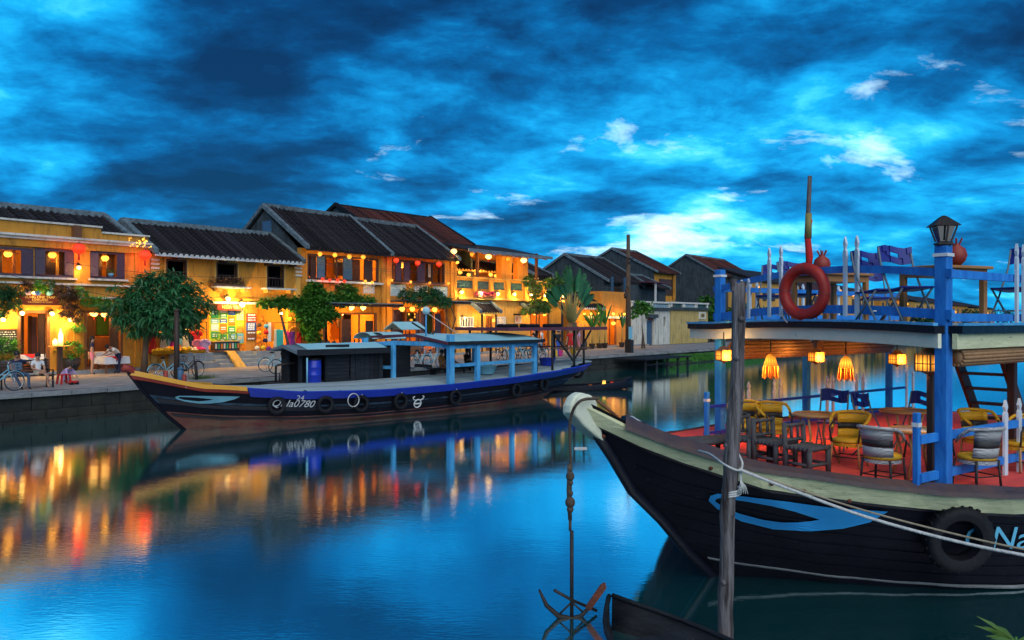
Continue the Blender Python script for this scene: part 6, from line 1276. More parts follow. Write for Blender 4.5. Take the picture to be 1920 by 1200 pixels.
# ================================================================== plants
def leafmesh(m, c, d, up, L, w):
    d = d.normalized(); x = d.cross(up)
    x = x.normalized() if x.length > .01 else Vector((1, 0, 0)); n_ = x.cross(d)
    m.add([c, c+d*L*.4+x*w/2+n_*.06*L, c+d*L, c+d*L*.4-x*w/2+n_*.06*L], [(0, 1, 2), (0, 2, 3)])
def foliage(ells, n, L, w, seed=1, droop=.5, shell=.55, clump=5):
    r = random.Random(seed); m = MB(); tot = sum(e[1][0]*e[1][1]*e[1][2] for e in ells)
    for c, rad in ells:
        k = max(6, int(n/clump*(rad[0]*rad[1]*rad[2])/tot)); c = Vector(c)
        for _ in range(k):
            while True:
                v = Vector((r.uniform(-1, 1), r.uniform(-1, 1), r.uniform(-1, 1)))
                if v.length <= 1 and (v.length > shell or r.random() < .35): break
            p = c+Vector((v.x*rad[0], v.y*rad[1], v.z*rad[2])); out = (v+Vector((0, 0, .2))).normalized() if v.length > .05 else Vector((0, 0, 1))
            for _ in range(clump):
                d = (out*.6+Vector((r.gauss(0, .6), r.gauss(0, .6), r.gauss(0, .35)-droop))); leafmesh(m, p+Vector((r.gauss(0, .04), r.gauss(0, .04), r.gauss(0, .04))), d, Vector((r.gauss(0, .3), r.gauss(0, .3), 1)), L*r.uniform(.7, 1.25), w*r.uniform(.7, 1.2))
    return m
def EL(px, py, t, rx, ry, rt=None):
    s, z = F(px, py, t); k = DS(s, t)/f_px; return (s, t, z), (rx*k, rt if rt else rx*k*.7, ry*k)
def plant(name, label, ells, n, L, w, mt, seed, base=None, cat='plant', stems=(), droop=.5, stem_m='bark', shell=.55, sr=(.05, .02)):
    b = base or (ells[0][0][0], ells[0][0][1], ells[0][0][2]-ells[0][1][2]); t = thing(name, label, cat, SW(*b), SA)
    o = foliage(ells, n, L, w, seed, droop, shell).build('crown' if cat == 'tree' else 'foliage', mt, t, b)
    for pts in stems: MB().tube(pts, [sr[0]+(sr[1]-sr[0])*i/(len(pts)-1) for i in range(len(pts))], 8).build('trunk' if cat == 'tree' else 'stem', stem_m, t, b)
    return t
bs, bt = FS(270, 6.9), 6.9
TT = bt
crown = [EL(x, y, TT+dt, rx*1.1, ry*1.08) for x, y, dt, rx, ry in ((295, 560, 0, 62, 40), (240, 575, 0, 38, 28), (345, 570, 0, 40, 34), (300, 530, .2, 40, 22), (270, 600, -.2, 46, 24), (335, 605, -.3, 44, 24), (225, 555, .4, 22, 16), (375, 560, .2, 16, 20), (310, 585, -.9, 55, 34), (285, 515, .3, 16, 10))]
c0 = crown[0][0]; jr = random.Random(21)
for _ in range(22):
    a = jr.uniform(0, 6.28); crown.append(EL(293+100*math.cos(a)*jr.uniform(.75, 1.02), 567-52*math.sin(a)*jr.uniform(.75, 1.1), TT+jr.uniform(-.8, .6), jr.uniform(9, 20), jr.uniform(6, 13)))
plant('street_tree', 'leafy dark green tree standing before the clothes shop', crown, 6200, .40, .10, 'leaf_dark', 4, (bs, bt, ZQ), 'tree',
      stems=[[(bs, bt, ZQ), (bs+.05, bt, ZQ+.9), (bs+.1, bt, ZQ+1.8), (c0[0]-.2, bt, c0[2]-.8), (c0[0], bt, c0[2]+.4)], [(bs+.1, bt, ZQ+1.5), (c0[0]+.7, bt-.3, c0[2]-.5), (c0[0]+1.3, bt-.4, c0[2]+.1)], [(bs+.1, bt, ZQ+1.6), (c0[0]-.9, bt+.1, c0[2]-.3), (c0[0]-1.3, bt, c0[2]+.2)]], sr=(.17, .04), droop=.75)
vt = 8.0
vine = [EL(x, y, vt+dt, rx, ry, .45) for x, y, dt, rx, ry in ((500, 567, 0, 18, 7), (530, 566, 0, 24, 9), (560, 570, 0, 20, 13), (590, 550, .5, 20, 22), (575, 585, 0, 24, 20), (600, 578, -.2, 26, 20), (615, 560, .2, 24, 12), (640, 563, .2, 26, 10), (665, 562, .2, 22, 8), (690, 563, .2, 18, 5), (580, 615, .1, 14, 22), (590, 635, .1, 9, 22), (595, 600, -.2, 20, 14), (620, 590, -.2, 16, 10), (645, 540, .7, 14, 7), (660, 548, .7, 8, 8))]
plant('climbing_vine', 'bright green vine trailing over the vine house porch and wall', vine, 13000, .22, .13, 'leaf_mid', 5, (FS(587, vt), vt, ZQ), 'vine', stems=[[(FS(587, vt), vt, ZQ), (FS(590, vt), vt+.1, 2.4), (FS(585, vt), vt, 3.8), (FS(605, vt), vt, 4.6)], [(FS(592, vt), vt, 2.4), (FS(575, vt), vt, 3.6), (FS(520, vt), vt, 4.4)]], sr=(.06, .02), shell=.2)
plant('wall_shrub', 'yellow green trailing leaves at the foot of the vine', [EL(587, 650, 7.9, 9, 14), EL(584, 670, 7.9, 8, 12)], 900, .14, .07, 'leaf_light', 8, None, 'plant', shell=.1)
plant('balcony_shrub', 'dark leafy shrub spilling from the shutter house porch roof', [EL(x, y, 7.8, rx, ry, .6) for x, y, rx, ry in ((765, 553, 18, 12), (790, 560, 24, 12), (815, 556, 22, 14), (832, 565, 18, 10), (800, 548, 16, 9))], 3200, .22, .11, 'leaf_dark', 6, None, 'shrub', stems=[[(FS(843, 7.9), 7.9, ZQ), (FS(846, 7.9), 7.9, 2.4), (FS(838, 7.9), 7.9, 3.6), (FS(825, 7.9), 7.8, 4.6)], [(FS(845, 7.9), 7.9, 2.4), (FS(852, 7.9), 7.8, 3.5), (FS(840, 7.9), 7.8, 4.5)]], sr=(.05, .03))
plant('terrace_tree', 'slender light green tree in front of the lattice parapet', [EL(x, y, 7.2, rx, ry, .5) for x, y, rx, ry in ((992, 525, 12, 9), (1003, 540, 10, 9), (1028, 530, 14, 7), (1005, 562, 14, 9), (1015, 572, 16, 8), (990, 582, 14, 6), (1022, 578, 12, 6), (1048, 525, 10, 6))], 1500, .30, .15, 'leaf_light', 7, (FS(1004, 7.2), 7.2, ZQ), 'tree', stems=[[(FS(1004, 7.2), 7.2, ZQ), (FS(1006, 7.2), 7.2, 3.6), (FS(1002, 7.2), 7.2, 5.0), (FS(996, 7.2), 7.2, 6.4)], [(FS(1006, 7.2), 7.2, 3.8), (FS(1028, 7.2), 7.2, 6.3)]], sr=(.06, .02))
# fan palm
ps_, pt_ = FS(1072, 7.4), 7.4
fp = thing('fan_palm', 'tall fan shaped palm with yellow leaf stalks beside the terrace house', 'palm', SW(ps_, pt_, ZQ), SA)
MB().tube([(0, 0, 0), (0, 0, 1.0), (0, 0, 2.2)], [.5, .45, .4], 12).build('trunk', 'bark', fp)
jr = random.Random(3); n_ = 23
for i in range(n_):
    a = R(-52+104*i/(n_-1)); b0 = Vector((.32*math.sin(a), .05*(i % 2), 1.9+.35*math.cos(a))); d_ = Vector((math.sin(a), jr.uniform(-.08, .08), math.cos(a))); L1 = jr.uniform(2.1, 2.5); e = b0+d_*L1
    MB().tube([b0, b0+d_*L1*.6, e], [.075, .055, .035], 6).build('leaf_stalk', 'palm_stem', fp)
    m = MB(); L2 = jr.uniform(1.7, 2.3); side = Vector((d_.z, 0, -d_.x)); prev = None; rows_ = []
    for k in range(7):
        q = k/6; c_ = e+d_*L2*q+Vector((math.sin(a)*.3*q*q, 0, -.35*q*q*abs(math.sin(a))-.05)); w = .36*math.sin(math.pi*min(1, .12+.86*q))**.7*(1 if k < 6 else .2); fold = Vector((0, -.12*(1 if i % 2 else -1), 0)); rows_.append([c_-side*w+fold, c_, c_+side*w+fold])
    m.grid(rows_); m.build('leaf_blade', 'leaf_dark', fp)
rk = tag(MB().ball((0, 0, 0), (1.15, .55, .95), 14, 8).build('rock_planter', 'terracotta'), 'rough red brown stone planter under the fan palm', 'planter'); rk.location = SW(FS(1078, 7.6), 7.6, ZQ+1.0); rk.rotation_euler = (0, 0, SA)
tb = tag(MB().box(-1.1, 1.1, -.5, .5, 0, .7).build('planter_base', 'bark', None, bevel=.08), 'dark planter block below the red stone planter', 'planter'); tb.location = SW(FS(1078, 7.6), 7.6, ZQ); tb.rotation_euler = (0, 0, SA)
def banana(label, px_, t, hpx, seed):
    s = FS(px_, t); b = thing('banana_plant', label, 'plant', SW(s, t, ZQ), SA); r = random.Random(seed); k = DS(s, t)/f_px; H = hpx*k
    MB().lathe([(.18, 0), (.27, .42), (.29, .44), (.24, .43)], n=12).build('pot', 'clay', b); MB().tube([(0, 0, .35), (.03, 0, H*.5)], [.05, .035], 7).build('stem', 'palm_stem', b)
    for i in range(7):
        a = R(r.uniform(-38, 38)); ph = r.uniform(-.5, .5); d_ = Vector((math.sin(a), math.sin(ph)*.5, math.cos(a))).normalized(); e = Vector((.03, 0, H*.48)); m = MB(); L2 = H*r.uniform(.38, .56); side = Vector((d_.z, .2, -d_.x)); rows_ = []
        for q_ in range(6): q = q_/5; c_ = e+d_*L2*q+Vector((math.sin(a)*.25*q*q, 0, -.12*q*q)); w = .20*math.sin(math.pi*min(.97, .06+.9*q))**.8; rows_.append([c_-side*w+Vector((0, -.05, .02)), c_, c_+side*w+Vector((0, -.05, .02))])
        m.grid(rows_); m.build('leaf', 'leaf_mid' if i % 3 else 'leaf_light', b)
    return b
banana('broad leafed banana plant in black pot next to the red stone planter', 1110, 7.9, 78, 1); banana('banana plant in black pot, middle one before the gate building', 1124, 8.0, 82, 2); banana('banana plant in black pot close to the lit gate door', 1134, 8.0, 90, 3); banana('banana plant in black pot next to the tall street pole', 1166, 8.0, 76, 4)
plant('sapling', 'young staked street tree before the whitewashed wall', [EL(x, y, 5.0, rx, ry) for x, y, rx, ry in ((1203, 577, 20, 11), (1192, 588, 10, 8), (1216, 580, 12, 9), (1198, 568, 9, 6))], 900, .30, .16, 'leaf_mid', 12, (FS(1206, 5.0), 5.0, ZQ), 'tree', stems=[[(FS(1206, 5.0), 5.0, ZQ), (FS(1204, 5.0), 5.0, 3.0), (FS(1203, 5.0), 5.0, 4.6)], [(FS(1209, 5.0), 5.0, ZQ), (FS(1205, 5.0), 5.0, 2.6)], [(FS(1203, 5.0), 5.0, ZQ), (FS(1205, 5.0), 5.0, 2.6)]], sr=(.05, .025))
plant('far_tree', 'round green tree behind the ochre balustrade wall', [EL(1330, 570, 10.5, 16, 16), EL(1345, 590, 10, 20, 16), EL(1318, 560, 11.5, 12, 8)], 1500, .4, .2, 'leaf_mid', 13, (FS(1335, 10.5), 10.5, ZQ), 'tree', stems=[[(FS(1335, 10.5), 10.5, ZQ), (FS(1335, 10.5), 10.5, 4.5)]], sr=(.2, .1))
for i, (px_, py_, rx, ry) in enumerate(((1385, 590, 26, 15), (1425, 592, 24, 13), (1490, 594, 22, 11), (1560, 595, 26, 10), (1640, 596, 26, 9), (1730, 597, 26, 8), (1815, 592, 22, 12), (1880, 592, 24, 12))): plant('far_bush', 'dark green tree clump along the far quay', [EL(px_, py_, 8, rx, ry), EL(px_+rx*.6, py_-3, 8.5, rx*.5, ry*.7)], 700, .7, .4, 'leaf_dark', 20+i, (FS(px_, 8), 8, ZQ), 'tree', stems=[[(FS(px_, 8), 8, ZQ), (FS(px_, 8), 8, 3.2)]], sr=(.2, .1))['group'] = 'tree clumps along the far quay'
# restaurant greenery: hanging baskets and balcony pots
plant('hanging_planter', 'dark ferns hanging at the restaurant front over the chalkboard', [EL(8, 548, 8.5, 16, 12, .3), EL(22, 565, 8.5, 14, 14, .3), EL(5, 578, 8.5, 10, 12, .3), EL(32, 545, 8.6, 12, 7, .3)], 1600, .22, .05, 'leaf_dark', 31, None, shell=.2)
plant('hanging_planter', 'dark leafy basket hanging between sign and street tree', [EL(120, 548, 8.5, 15, 10, .3), EL(135, 552, 8.5, 12, 9, .3), EL(128, 570, 8.5, 14, 9, .3), EL(122, 585, 8.5, 10, 7, .3), EL(145, 590, 8.5, 10, 12, .3)], 1500, .2, .06, 'leaf_red', 32, None, shell=.2)
plant('hanging_planter', 'light green fern beside the restaurant sign planter', [EL(152, 548, 8.5, 11, 9, .3), EL(147, 612, 8.6, 9, 10, .3), EL(168, 565, 8.5, 16, 8, .3), EL(190, 566, 8.5, 18, 8, .3)], 1000, .2, .05, 'leaf_mid', 33, None, shell=.2)
def pot_plant(label, px_, py_, t, r, hpl, mt='leaf_dark', pm='clay', n=160, L=.22, z=None, seed=0, name='potted_plant'):
    s, zz = F(px_, py_, t); zz = z if z is not None else zz; p = thing(name, label, 'plant', SW(s, t, zz), SA); MB().lathe([(r*.6, 0), (r*.95, r*.7), (r, r*1.2), (r*.85, r*1.35), (r*.7, r*1.3)], n=14).build('pot', pm, p)
    foliage([((0, 0, r*1.3+hpl*.45), (r*1.3, r*1.2, hpl*.55))], n, L, L*.3, seed, .1, .1).build('foliage', mt, p); return p
for i, (x, mt, pm, lb_) in enumerate(((53, 'leaf_red', 'fab_lilac', 'lilac pot with spiky red plant above the restaurant sign'), (71, 'leaf_mid', 'fab_blue', 'blue patterned pot with leafy plant above the restaurant sign'), (92, 'leaf_dark', 'fab_sky', 'pale blue pot with dark spiky plant above the restaurant sign'))): pot_plant(lb_, x, 546, 8.55, .13, .42, mt, pm, 140, .22, z=z_m+.03, seed=40+i)
pot_plant('big dark clay jar with leafy bush beside the lantern stand', 132, 691, 8.75, .42, .75, 'leaf_mid', 'clay', 420, .22, z=ZQ+.16, seed=44); pot_plant('big dark pot with bushy plant under the chalkboard', 12, 697, 8.75, .40, .95, 'leaf_mid', 'clay', 500, .2, z=ZQ+.16, seed=45)
pot_plant('dark potted plant in the open restaurant window', 208, 523, 9.1, .13, .16, 'leaf_mid', 'fab_sky', 60, .1, z=win1[2][2]+.1, seed=46)
m_s0, m_s1 = FS(398, 8.6), FS(459, 8.6)
fb = thing('flower_box', 'long window box of dark red flowers on the shop house ledge', 'flower box', SW((m_s0+m_s1)/2, 8.72, F(428, 537, 8.7)[1]), SA); MB().box(-(m_s1-m_s0)/2, (m_s1-m_s0)/2, -.15, .15, 0, .14).build('trough', 'brown_wood', fb); foliage([((-.7, 0, .25), (.4, .2, .16)), ((0, 0, .28), (.5, .2, .16)), ((.65, 0, .26), (.4, .2, .18))], 500, .14, .06, 50, .1, .1).build('foliage', 'leaf_red', fb)
tf_ = thing('flower_trough', 'long trough of purple flowers on the terrace house slab edge', 'flower box', SW(FS(911, 8.75), 8.78, zs+.06), SA); L_ = FS(930, 8.8)-FS(892, 8.8); MB().box(-L_/2, L_/2, -.12, .12, 0, .16).build('trough', 'terracotta', tf_); foliage([((-L_*.25, 0, .25), (L_*.3, .15, .12)), ((L_*.25, 0, .25), (L_*.3, .15, .12))], 500, .14, .07, 51, .1, .1).build('foliage', 'fab_magenta', tf_)
# grass tufts at the pavement edge
def grass(label, px_, py_, w, n, seed, z=ZQ, h=.16):
    s, t = FG(px_, py_, z); m = MB(); r = random.Random(seed)
    for _ in range(n):
        p = Vector((r.gauss(0, w*.4), r.gauss(0, .12), 0)); d = Vector((r.gauss(0, .35), r.gauss(0, .35), 1)).normalized()*h*r.uniform(.5, 1.4); x = Vector((.012, .006, 0)); m.add([p-x, p+x, p+d], [(0, 1, 2)])
    o = m.build('grass', 'grass_blade'); o.location = SW(s, t, z); o.rotation_euler = (0, 0, SA); o['label'] = label; o['category'] = 'grass'; o['kind'] = 'stuff'; return o
grass('grass tuft on the pavement below the bicycle post', 380, 710, .7, 260, 1); grass('grass ring round the staked street tree', 1209, 656, .6, 240, 2, h=.3); grass('long grass below the terrace house wall', 868, 652, 1.3, 500, 3, h=.6)
m = MB(); r = random.Random(8)
for _ in range(3500):
    s = r.uniform(44, 66); z = r.uniform(.15, .75); p = Vector((s, -.22-.1*(1-z)+r.uniform(-.05, 0), z)); d = Vector((r.gauss(0, .3), -.5, r.gauss(-.1, .5))).normalized()*.16; x = Vector((.05, 0, .02)); m.add([p-x, p+x, p+d], [(0, 1, 2)])
o = m.build('moss', 'leaf_mid'); o.location = SW(0, 0, 0); o.rotation_euler = (0, 0, SA); o['kind'] = 'stuff'; o['label'] = 'green weed growing on the river wall'; o['category'] = 'weed'
# ================================================================== people
def mir(d, k): return {**d, **{}}
def pose(kind):
    J = {}
    def sym(n, l, r=None): J[n+'L'] = l; J[n+'R'] = r or (-l[0], l[1], l[2])
    if kind == 'stand':
        J.update(pelvis=(0, 0, .92), waist=(0, 0, 1.08), chest=(0, .01, 1.28), neck=(0, .01, 1.44)); hd = Vector((0, .03, 1.55))
        sym('sh', (.175, 0, 1.37)); sym('el', (.225, -.02, 1.10)); sym('wr', (.23, .08, .87)); sym('hp', (.09, 0, .88)); sym('kn', (.10, .03, .49)); sym('an', (.10, -.02, .08)); sym('to', (.12, .13, .035))
    if kind == 'walk':
        J.update(pelvis=(0, 0, .91), waist=(0, .01, 1.07), chest=(0, .03, 1.27), neck=(0, .05, 1.43)); hd = Vector((0, .08, 1.54))
        sym('sh', (.175, .02, 1.36)); sym('el', (.22, .12, 1.12), (-.22, -.1, 1.10)); sym('wr', (.2, .30, 1.0), (-.22, -.05, .86)); sym('hp', (.09, 0, .87)); sym('kn', (.10, .18, .52), (-.10, -.02, .48)); sym('an', (.10, .14, .10), (-.10, -.28, .12)); sym('to', (.11, .30, .05), (-.11, -.16, .04))
    if kind in ('sit', 'sit_cross', 'sit_arm'):
        J.update(pelvis=(0, 0, .50), waist=(0, -.03, .65), chest=(0, -.05, .86), neck=(0, -.03, 1.02)); hd = Vector((0, .0, 1.13))
        sym('sh', (.175, -.04, .95)); sym('el', (.22, .04, .70)); sym('wr', (.12, .25, .58)); sym('hp', (.09, .02, .48)); sym('kn', (.13, .44, .50)); sym('an', (.15, .46, .09)); sym('to', (.17, .60, .04))
        if kind == 'sit_cross': J['knL'] = (-.02, .44, .57); J['anL'] = (-.16, .56, .28); J['toL'] = (-.2, .68, .26); J['wrL'] = (.02, .36, .62); J['wrR'] = (-.06, .36, .62)
        if kind == 'sit_arm': J['elR'] = (-.42, -.06, .82); J['wrR'] = (-.62, -.02, .66); J['knL'] = (.22, .42, .48); J['knR'] = (-.2, .42, .48); J['anL'] = (.12, .62, .08); J['toL'] = (.14, .76, .04); J['anR'] = (-.10, .66, .08); J['toR'] = (-.1, .8, .04)
    if kind == 'bend':
        J.update(pelvis=(0, -.12, .90), waist=(0, .0, 1.02), chest=(0, .2, 1.12), neck=(0, .35, 1.17)); hd = Vector((0, .46, 1.20))
        sym('sh', (.17, .27, 1.12)); sym('el', (.21, .38, .92)); sym('wr', (.16, .55, .86)); sym('hp', (.09, -.1, .86)); sym('kn', (.10, -.04, .48)); sym('an', (.10, -.1, .08)); sym('to', (.12, .06, .035))
    if kind == 'crouch':
        J.update(pelvis=(0, -.15, .28), waist=(0, -.08, .40), chest=(0, .10, .55), neck=(0, .24, .62)); hd = Vector((0, .34, .66))
        sym('sh', (.17, .16, .56)); sym('el', (.22, .28, .36)); sym('wr', (.15, .42, .25)); sym('hp', (.10, -.13, .27)); sym('kn', (.16, .20, .44)); sym('an', (.13, -.02, .08)); sym('to', (.15, .13, .035))
    J['head'] = tuple(hd); return J
def person(label, loc, rot, kind, shirt, pants, skin='skin', scale=1.0, sleeves='short', shorts=False, hair='short', hat=None, shoes='fab_black', group=None):
    t = thing('person', label, 'person', loc, rot, group); J = pose(kind); V = []; E_ = []; Rd = []; idx = {}; tagv = []
    def v(n, p, r, tg): idx[n] = len(V); V.append(tuple(p)); Rd.append(r); tagv.append(tg); return idx[n]
    def e(a, b): E_.append((idx[a], idx[b]))
    v('pelvis', J['pelvis'], .135, 'p'); v('waist', J['waist'], .115, 's'); v('chest', J['chest'], .14, 's'); v('neck', J['neck'], .052, 'k')
    h = Vector(J['head']); nk = Vector(J['neck']); ax = (h-nk).normalized(); v('h0', h-ax*.035, .078, 'k'); v('h1', h+ax*.03, .094, 'k'); v('h2', h+ax*.085, .075, 'k'); fw = Vector((0, 1, 0)) if kind not in ('bend', 'crouch') else Vector((0, .55, -.8)); v('nose', h+fw*.105-ax*.01, .014, 'k')
    for a, b in (('pelvis', 'waist'), ('waist', 'chest'), ('chest', 'neck'), ('neck', 'h0'), ('h0', 'h1'), ('h1', 'h2'), ('h0', 'nose')): e(a, b)
    for sd in 'LR':
        v('sh'+sd, J['sh'+sd], .062, 's'); v('el'+sd, J['el'+sd], .042, 's' if sleeves == 'long' else 'k'); v('wr'+sd, J['wr'+sd], .028, 'k'); w = Vector(J['wr'+sd]); d = (w-Vector(J['el'+sd])).normalized(); v('pa'+sd, w+d*.06, .032, 'k')
        e('chest', 'sh'+sd); e('sh'+sd, 'el'+sd); e('el'+sd, 'wr'+sd); e('wr'+sd, 'pa'+sd)
        x = d.cross(Vector((0, 1, .3))).normalized(); 
        for i, L in enumerate((.07, .08, .075, .06)): q = w+d*.09+x*(i-1.5)*.02; v('f%d%s' % (i, sd), q+d*L*.5+Vector((0, .01, 0)), .009, 'k'); v('g%d%s' % (i, sd), q+d*L*.9+Vector((0, .03, -.005)), .008, 'k'); e('pa'+sd, 'f%d%s' % (i, sd)); e('f%d%s' % (i, sd), 'g%d%s' % (i, sd))
        v('th'+sd, w+d*.05+x*(-.05)+Vector((0, .03, 0)), .010, 'k'); e('wr'+sd, 'th'+sd)
        v('hp'+sd, J['hp'+sd], .09, 'p'); v('kn'+sd, J['kn'+sd], .060, 'k' if shorts else 'p'); v('an'+sd, J['an'+sd], .038, 'k' if shorts else 'p'); v('to'+sd, J['to'+sd], .034, 'f')
        e('pelvis', 'hp'+sd); e('hp'+sd, 'kn'+sd); e('kn'+sd, 'an'+sd); e('an'+sd, 'to'+sd)
    me = bpy.data.meshes.new('body_cage'); me.from_pydata(V, E_, []); o = bpy.data.objects.new('body', me); C.objects.link(o)
    sk_ = o.modifiers.new('skin', 'SKIN'); sk_.use_smooth_shade = True; sk_.branch_smoothing = .4
    for i, r in enumerate(Rd): me.skin_vertices[0].data[i].radius = (r, r); me.skin_vertices[0].data[i].use_root = (i == 0)
    sb_ = o.modifiers.new('sub', 'SUBSURF'); sb_.levels = 1; sb_.render_levels = 1
    dg = bpy.context.evaluated_depsgraph_get(); dg.update(); nm = bpy.data.meshes.new_from_object(o.evaluated_get(dg)); bpy.data.objects.remove(o)
    for m_ in (skin, shirt, pants, shoes): nm.materials.append(MATS[m_])
    segs = []
    bone = {'p': 2, 's': 1, 'k': 0, 'f': 3}
    for a, b in E_:
        A, B = Vector(V[a]), Vector(V[b]); segs.append((A, B, tagv[a], tagv[b]))
    for p in nm.polygons:
        c = p.center; best = None
        for A, B, ta, tb in segs:
            d = B-A; k = max(0, min(1, (c-A).dot(d)/max(d.length_squared, 1e-9))); q = (c-A-d*k).length
            if best is None or q < best[0]: best = (q, ta if k < .55 else tb)
        p.material_index = bone[best[1]]; p.use_smooth = True
    link('body', nm, t)
    m = MB(); hc = h+ax*.055-fw*.022
    if hair == 'short': m.ball(hc, (.094, .10, .098), 12, 8)
    elif hair == 'long': m.ball(hc, (.097, .105, .10), 12, 8); m.ball(h-fw*.075-ax*.08, (.08, .045, .15), 10, 8)
    elif hair == 'bun': m.ball(hc, (.095, .10, .097), 12, 8); m.ball(h-fw*.12+ax*.07, .045, 8, 6)
    m.build('hair', 'hair', t)
    for s_ in (-1, 1): MB().ball(h+fw*.088+Vector((s_*.032, 0, 0))+ax*.018, .011, 6, 4).build('eye', 'hair', t); MB().ball(h+Vector((s_*.094, 0, 0)), (.012, .02, .03), 6, 5).build('ear', skin, t)
    MB().cbox(h+fw*.086-ax*.042, (.04, .012, .008)).build('mouth', 'red_paint', t)
    if hat: MB().lathe([(.17, 0), (.11, .02), (.10, .08), (.03, .11)], h+ax*.08, 14).build('hat', hat, t)
    if kind in ('sit_cross',) or 'skirt' in label: pass
    t.scale = (scale,)*3; return t
def gp(px, py, z=ZQ): s, t = FG(px, py, z); return SW(s, t, z)
FR_ = SA+math.pi            # facing the river
# bench with couple
bs_, bt_ = FG(52, 729)
bn = thing('park_bench', 'slatted dark bench at the quay edge with a couple seated', 'bench', SW(bs_, bt_+.25, ZQ), SA)
for i in range(5): MB().box(-.95, .95, -.28+.1*i, -.21+.1*i, .43, .46).build('seat_slat', 'dark_wood', bn)
for i in range(5): MB().box(-.95, .95, .21+.02*i, .24+.02*i, .52+.1*i, .59+.1*i).build('back_slat', 'dark_wood', bn)
for x in (-.85, .85): m = MB(); m.bar((x, -.26, 0), (x, -.24, .42), .05); m.bar((x, .22, 0), (x, .2, .45), .05); m.bar((x, .2, .45), (x, .32, 1.02), .05); m.bar((x, -.27, .41), (x, .22, .41), .05); m.bar((x, -.28, .62), (x, .25, .62), .05, .03); m.bar((x, -.26, .42), (x, -.26, .62), .04); m.build('bench_end', 'iron', bn)
def bw(x, y, z=0): return SW(bs_+x, bt_+.25+y, ZQ+z)
person('man in navy shirt and jeans seated on the bench, arm along its back', bw(-.22, .08), FR_, 'sit_arm', 'fab_navy', 'fab_jeans', 'skin_tan', 1.04)
person('woman in white top and pale skirt seated cross legged on the bench', bw(.48, .08), FR_, 'sit_cross', 'fab_white', 'fab_cream', 'skin', .98, shorts=True, hair='bun', shoes='skin')
# child with red stool
c_ = gp(121, 716); person('small child in lilac bending over a red stool on the pavement', c_+Vector((UX, UY, 0))*.05, SA+R(200), 'crouch', 'fab_lilac', 'fab_lilac', 'skin', .9, sleeves='long')
rs = thing('red_stool', 'small red plastic stool in front of the child', 'stool', gp(120, 720), SA); MB().box(-.17, .17, -.17, .17, .34, .37).build('seat', 'fab_red', rs, bevel=.02)
for x in (-1, 1):
    for y in (-1, 1): MB().bar((x*.18, y*.18, 0), (x*.14, y*.14, .34), .07, .03).build('leg', 'fab_red', rs)
toy = thing('toy_cart', 'low red toy beside the child on the pavement', 'toy', gp(138, 721), SA); MB().box(-.16, .16, -.09, .09, .05, .14).build('body', 'fab_red', toy, bevel=.02)
for x in (-.1, .1): MB().lathe([(.05, -.11), (.05, .11)], (x, 0, .05), 10, 'y').build('wheel', 'rubber', toy)
person('woman in navy top and pink shorts standing by the tables', gp(172, 702), SA+R(250), 'stand', 'fab_navy', 'fab_pink', 'skin', 1.0, shorts=True, hair='long')
person('waiter in white shirt and dark trousers bending over a table', gp(219, 700), SA+R(100), 'bend', 'fab_white', 'fab_navy', 'skin_tan', 1.0)
# restaurant tables and chairs
def cloth_table(label, s, t, z, cloth='cloth_white', runner=True, w=.5):
    tb = thing('dining_table', label, 'table', SW(s, t, z), SA); MB().box(-w, w, -w*.8, w*.8, .70, .74).build('tabletop', 'brown_wood', tb)
    for x in (-1, 1):
        for y in (-1, 1): MB().box(x*w*.85-.03, x*w*.85+.03, y*w*.65-.03, y*w*.65+.03, 0, .70).build('leg', 'brown_wood', tb)
    m = MB(); k = []; n_ = 32
    prof = [(1.02, .745), (1.03, .73), (1.06, .55), (1.08, .42)]
    def sqr(a): c_, s_ = math.cos(a), math.sin(a); q = max(abs(c_), abs(s_)); return c_/q*w, s_/q*w*.8
    rows_ = [[(sqr(2*math.pi*i/n_)[0]*f_+(.012*math.sin(i*3) if j > 1 else 0), sqr(2*math.pi*i/n_)[1]*f_+(.012*math.cos(i*3) if j > 1 else 0), zz) for i in range(n_+1)] for j, (f_, zz) in enumerate(prof)]
    m.grid(rows_); m.add([p for p in rows_[0][:-1]], [tuple(range(n_))]); m.build('tablecloth', cloth, tb)
    if runner: m = MB(); m.add([(-w*.5, -w*.845, .748), (w*.5, -w*.845, .748), (w*.5, w*.5, .752), (-w*.5, w*.5, .752), (0, -w*.92, .58)], [(0, 1, 2, 3), (0, 4, 1)]); m.build('cloth_runner', 'cloth_red', tb)
    return tb
s, t = FG(205, 694, ZQ+.16); cloth_table('white clothed table with red runner where the waiter bends', FS(204, 8.5), 8.2, ZQ, w=.55); cloth_table('white clothed table inside the restaurant sign doorway', FS(50, 9.7), 9.7, ZQ+.16, w=.6); cloth_table('white clothed table before the painting in the restaurant', FS(196, 9.8), 9.8, ZQ+.16, w=.6, runner=False)
def slat_chair(label, loc, rot):
    c_ = thing('wooden_chair', label, 'chair', loc, rot); MB().box(-.22, .22, -.2, .2, .42, .45).build('seat', 'brown_wood', c_)
    for i in range(4): MB().box(-.2, .2, -.25-.03*i, -.23-.03*i, .55+.1*i, .62+.1*i).build('back_slat', 'brown_wood', c_)
    for x in (-.2, .2): MB().bar((x, .2, 0), (x, -.18, .45), .035).build('leg', 'brown_wood', c_); MB().bar((x, -.22, 0), (x, .16, .43), .035).build('leg', 'brown_wood', c_); MB().bar((x, -.2, .42), (x, -.36, .98), .035).build('back_post', 'brown_wood', c_)
    return c_
slat_chair('brown folding chair beside the standing woman', gp(157, 698), SA+R(-60)); slat_chair('brown folding chair behind the bending waiter', gp(236, 693), SA+R(70))
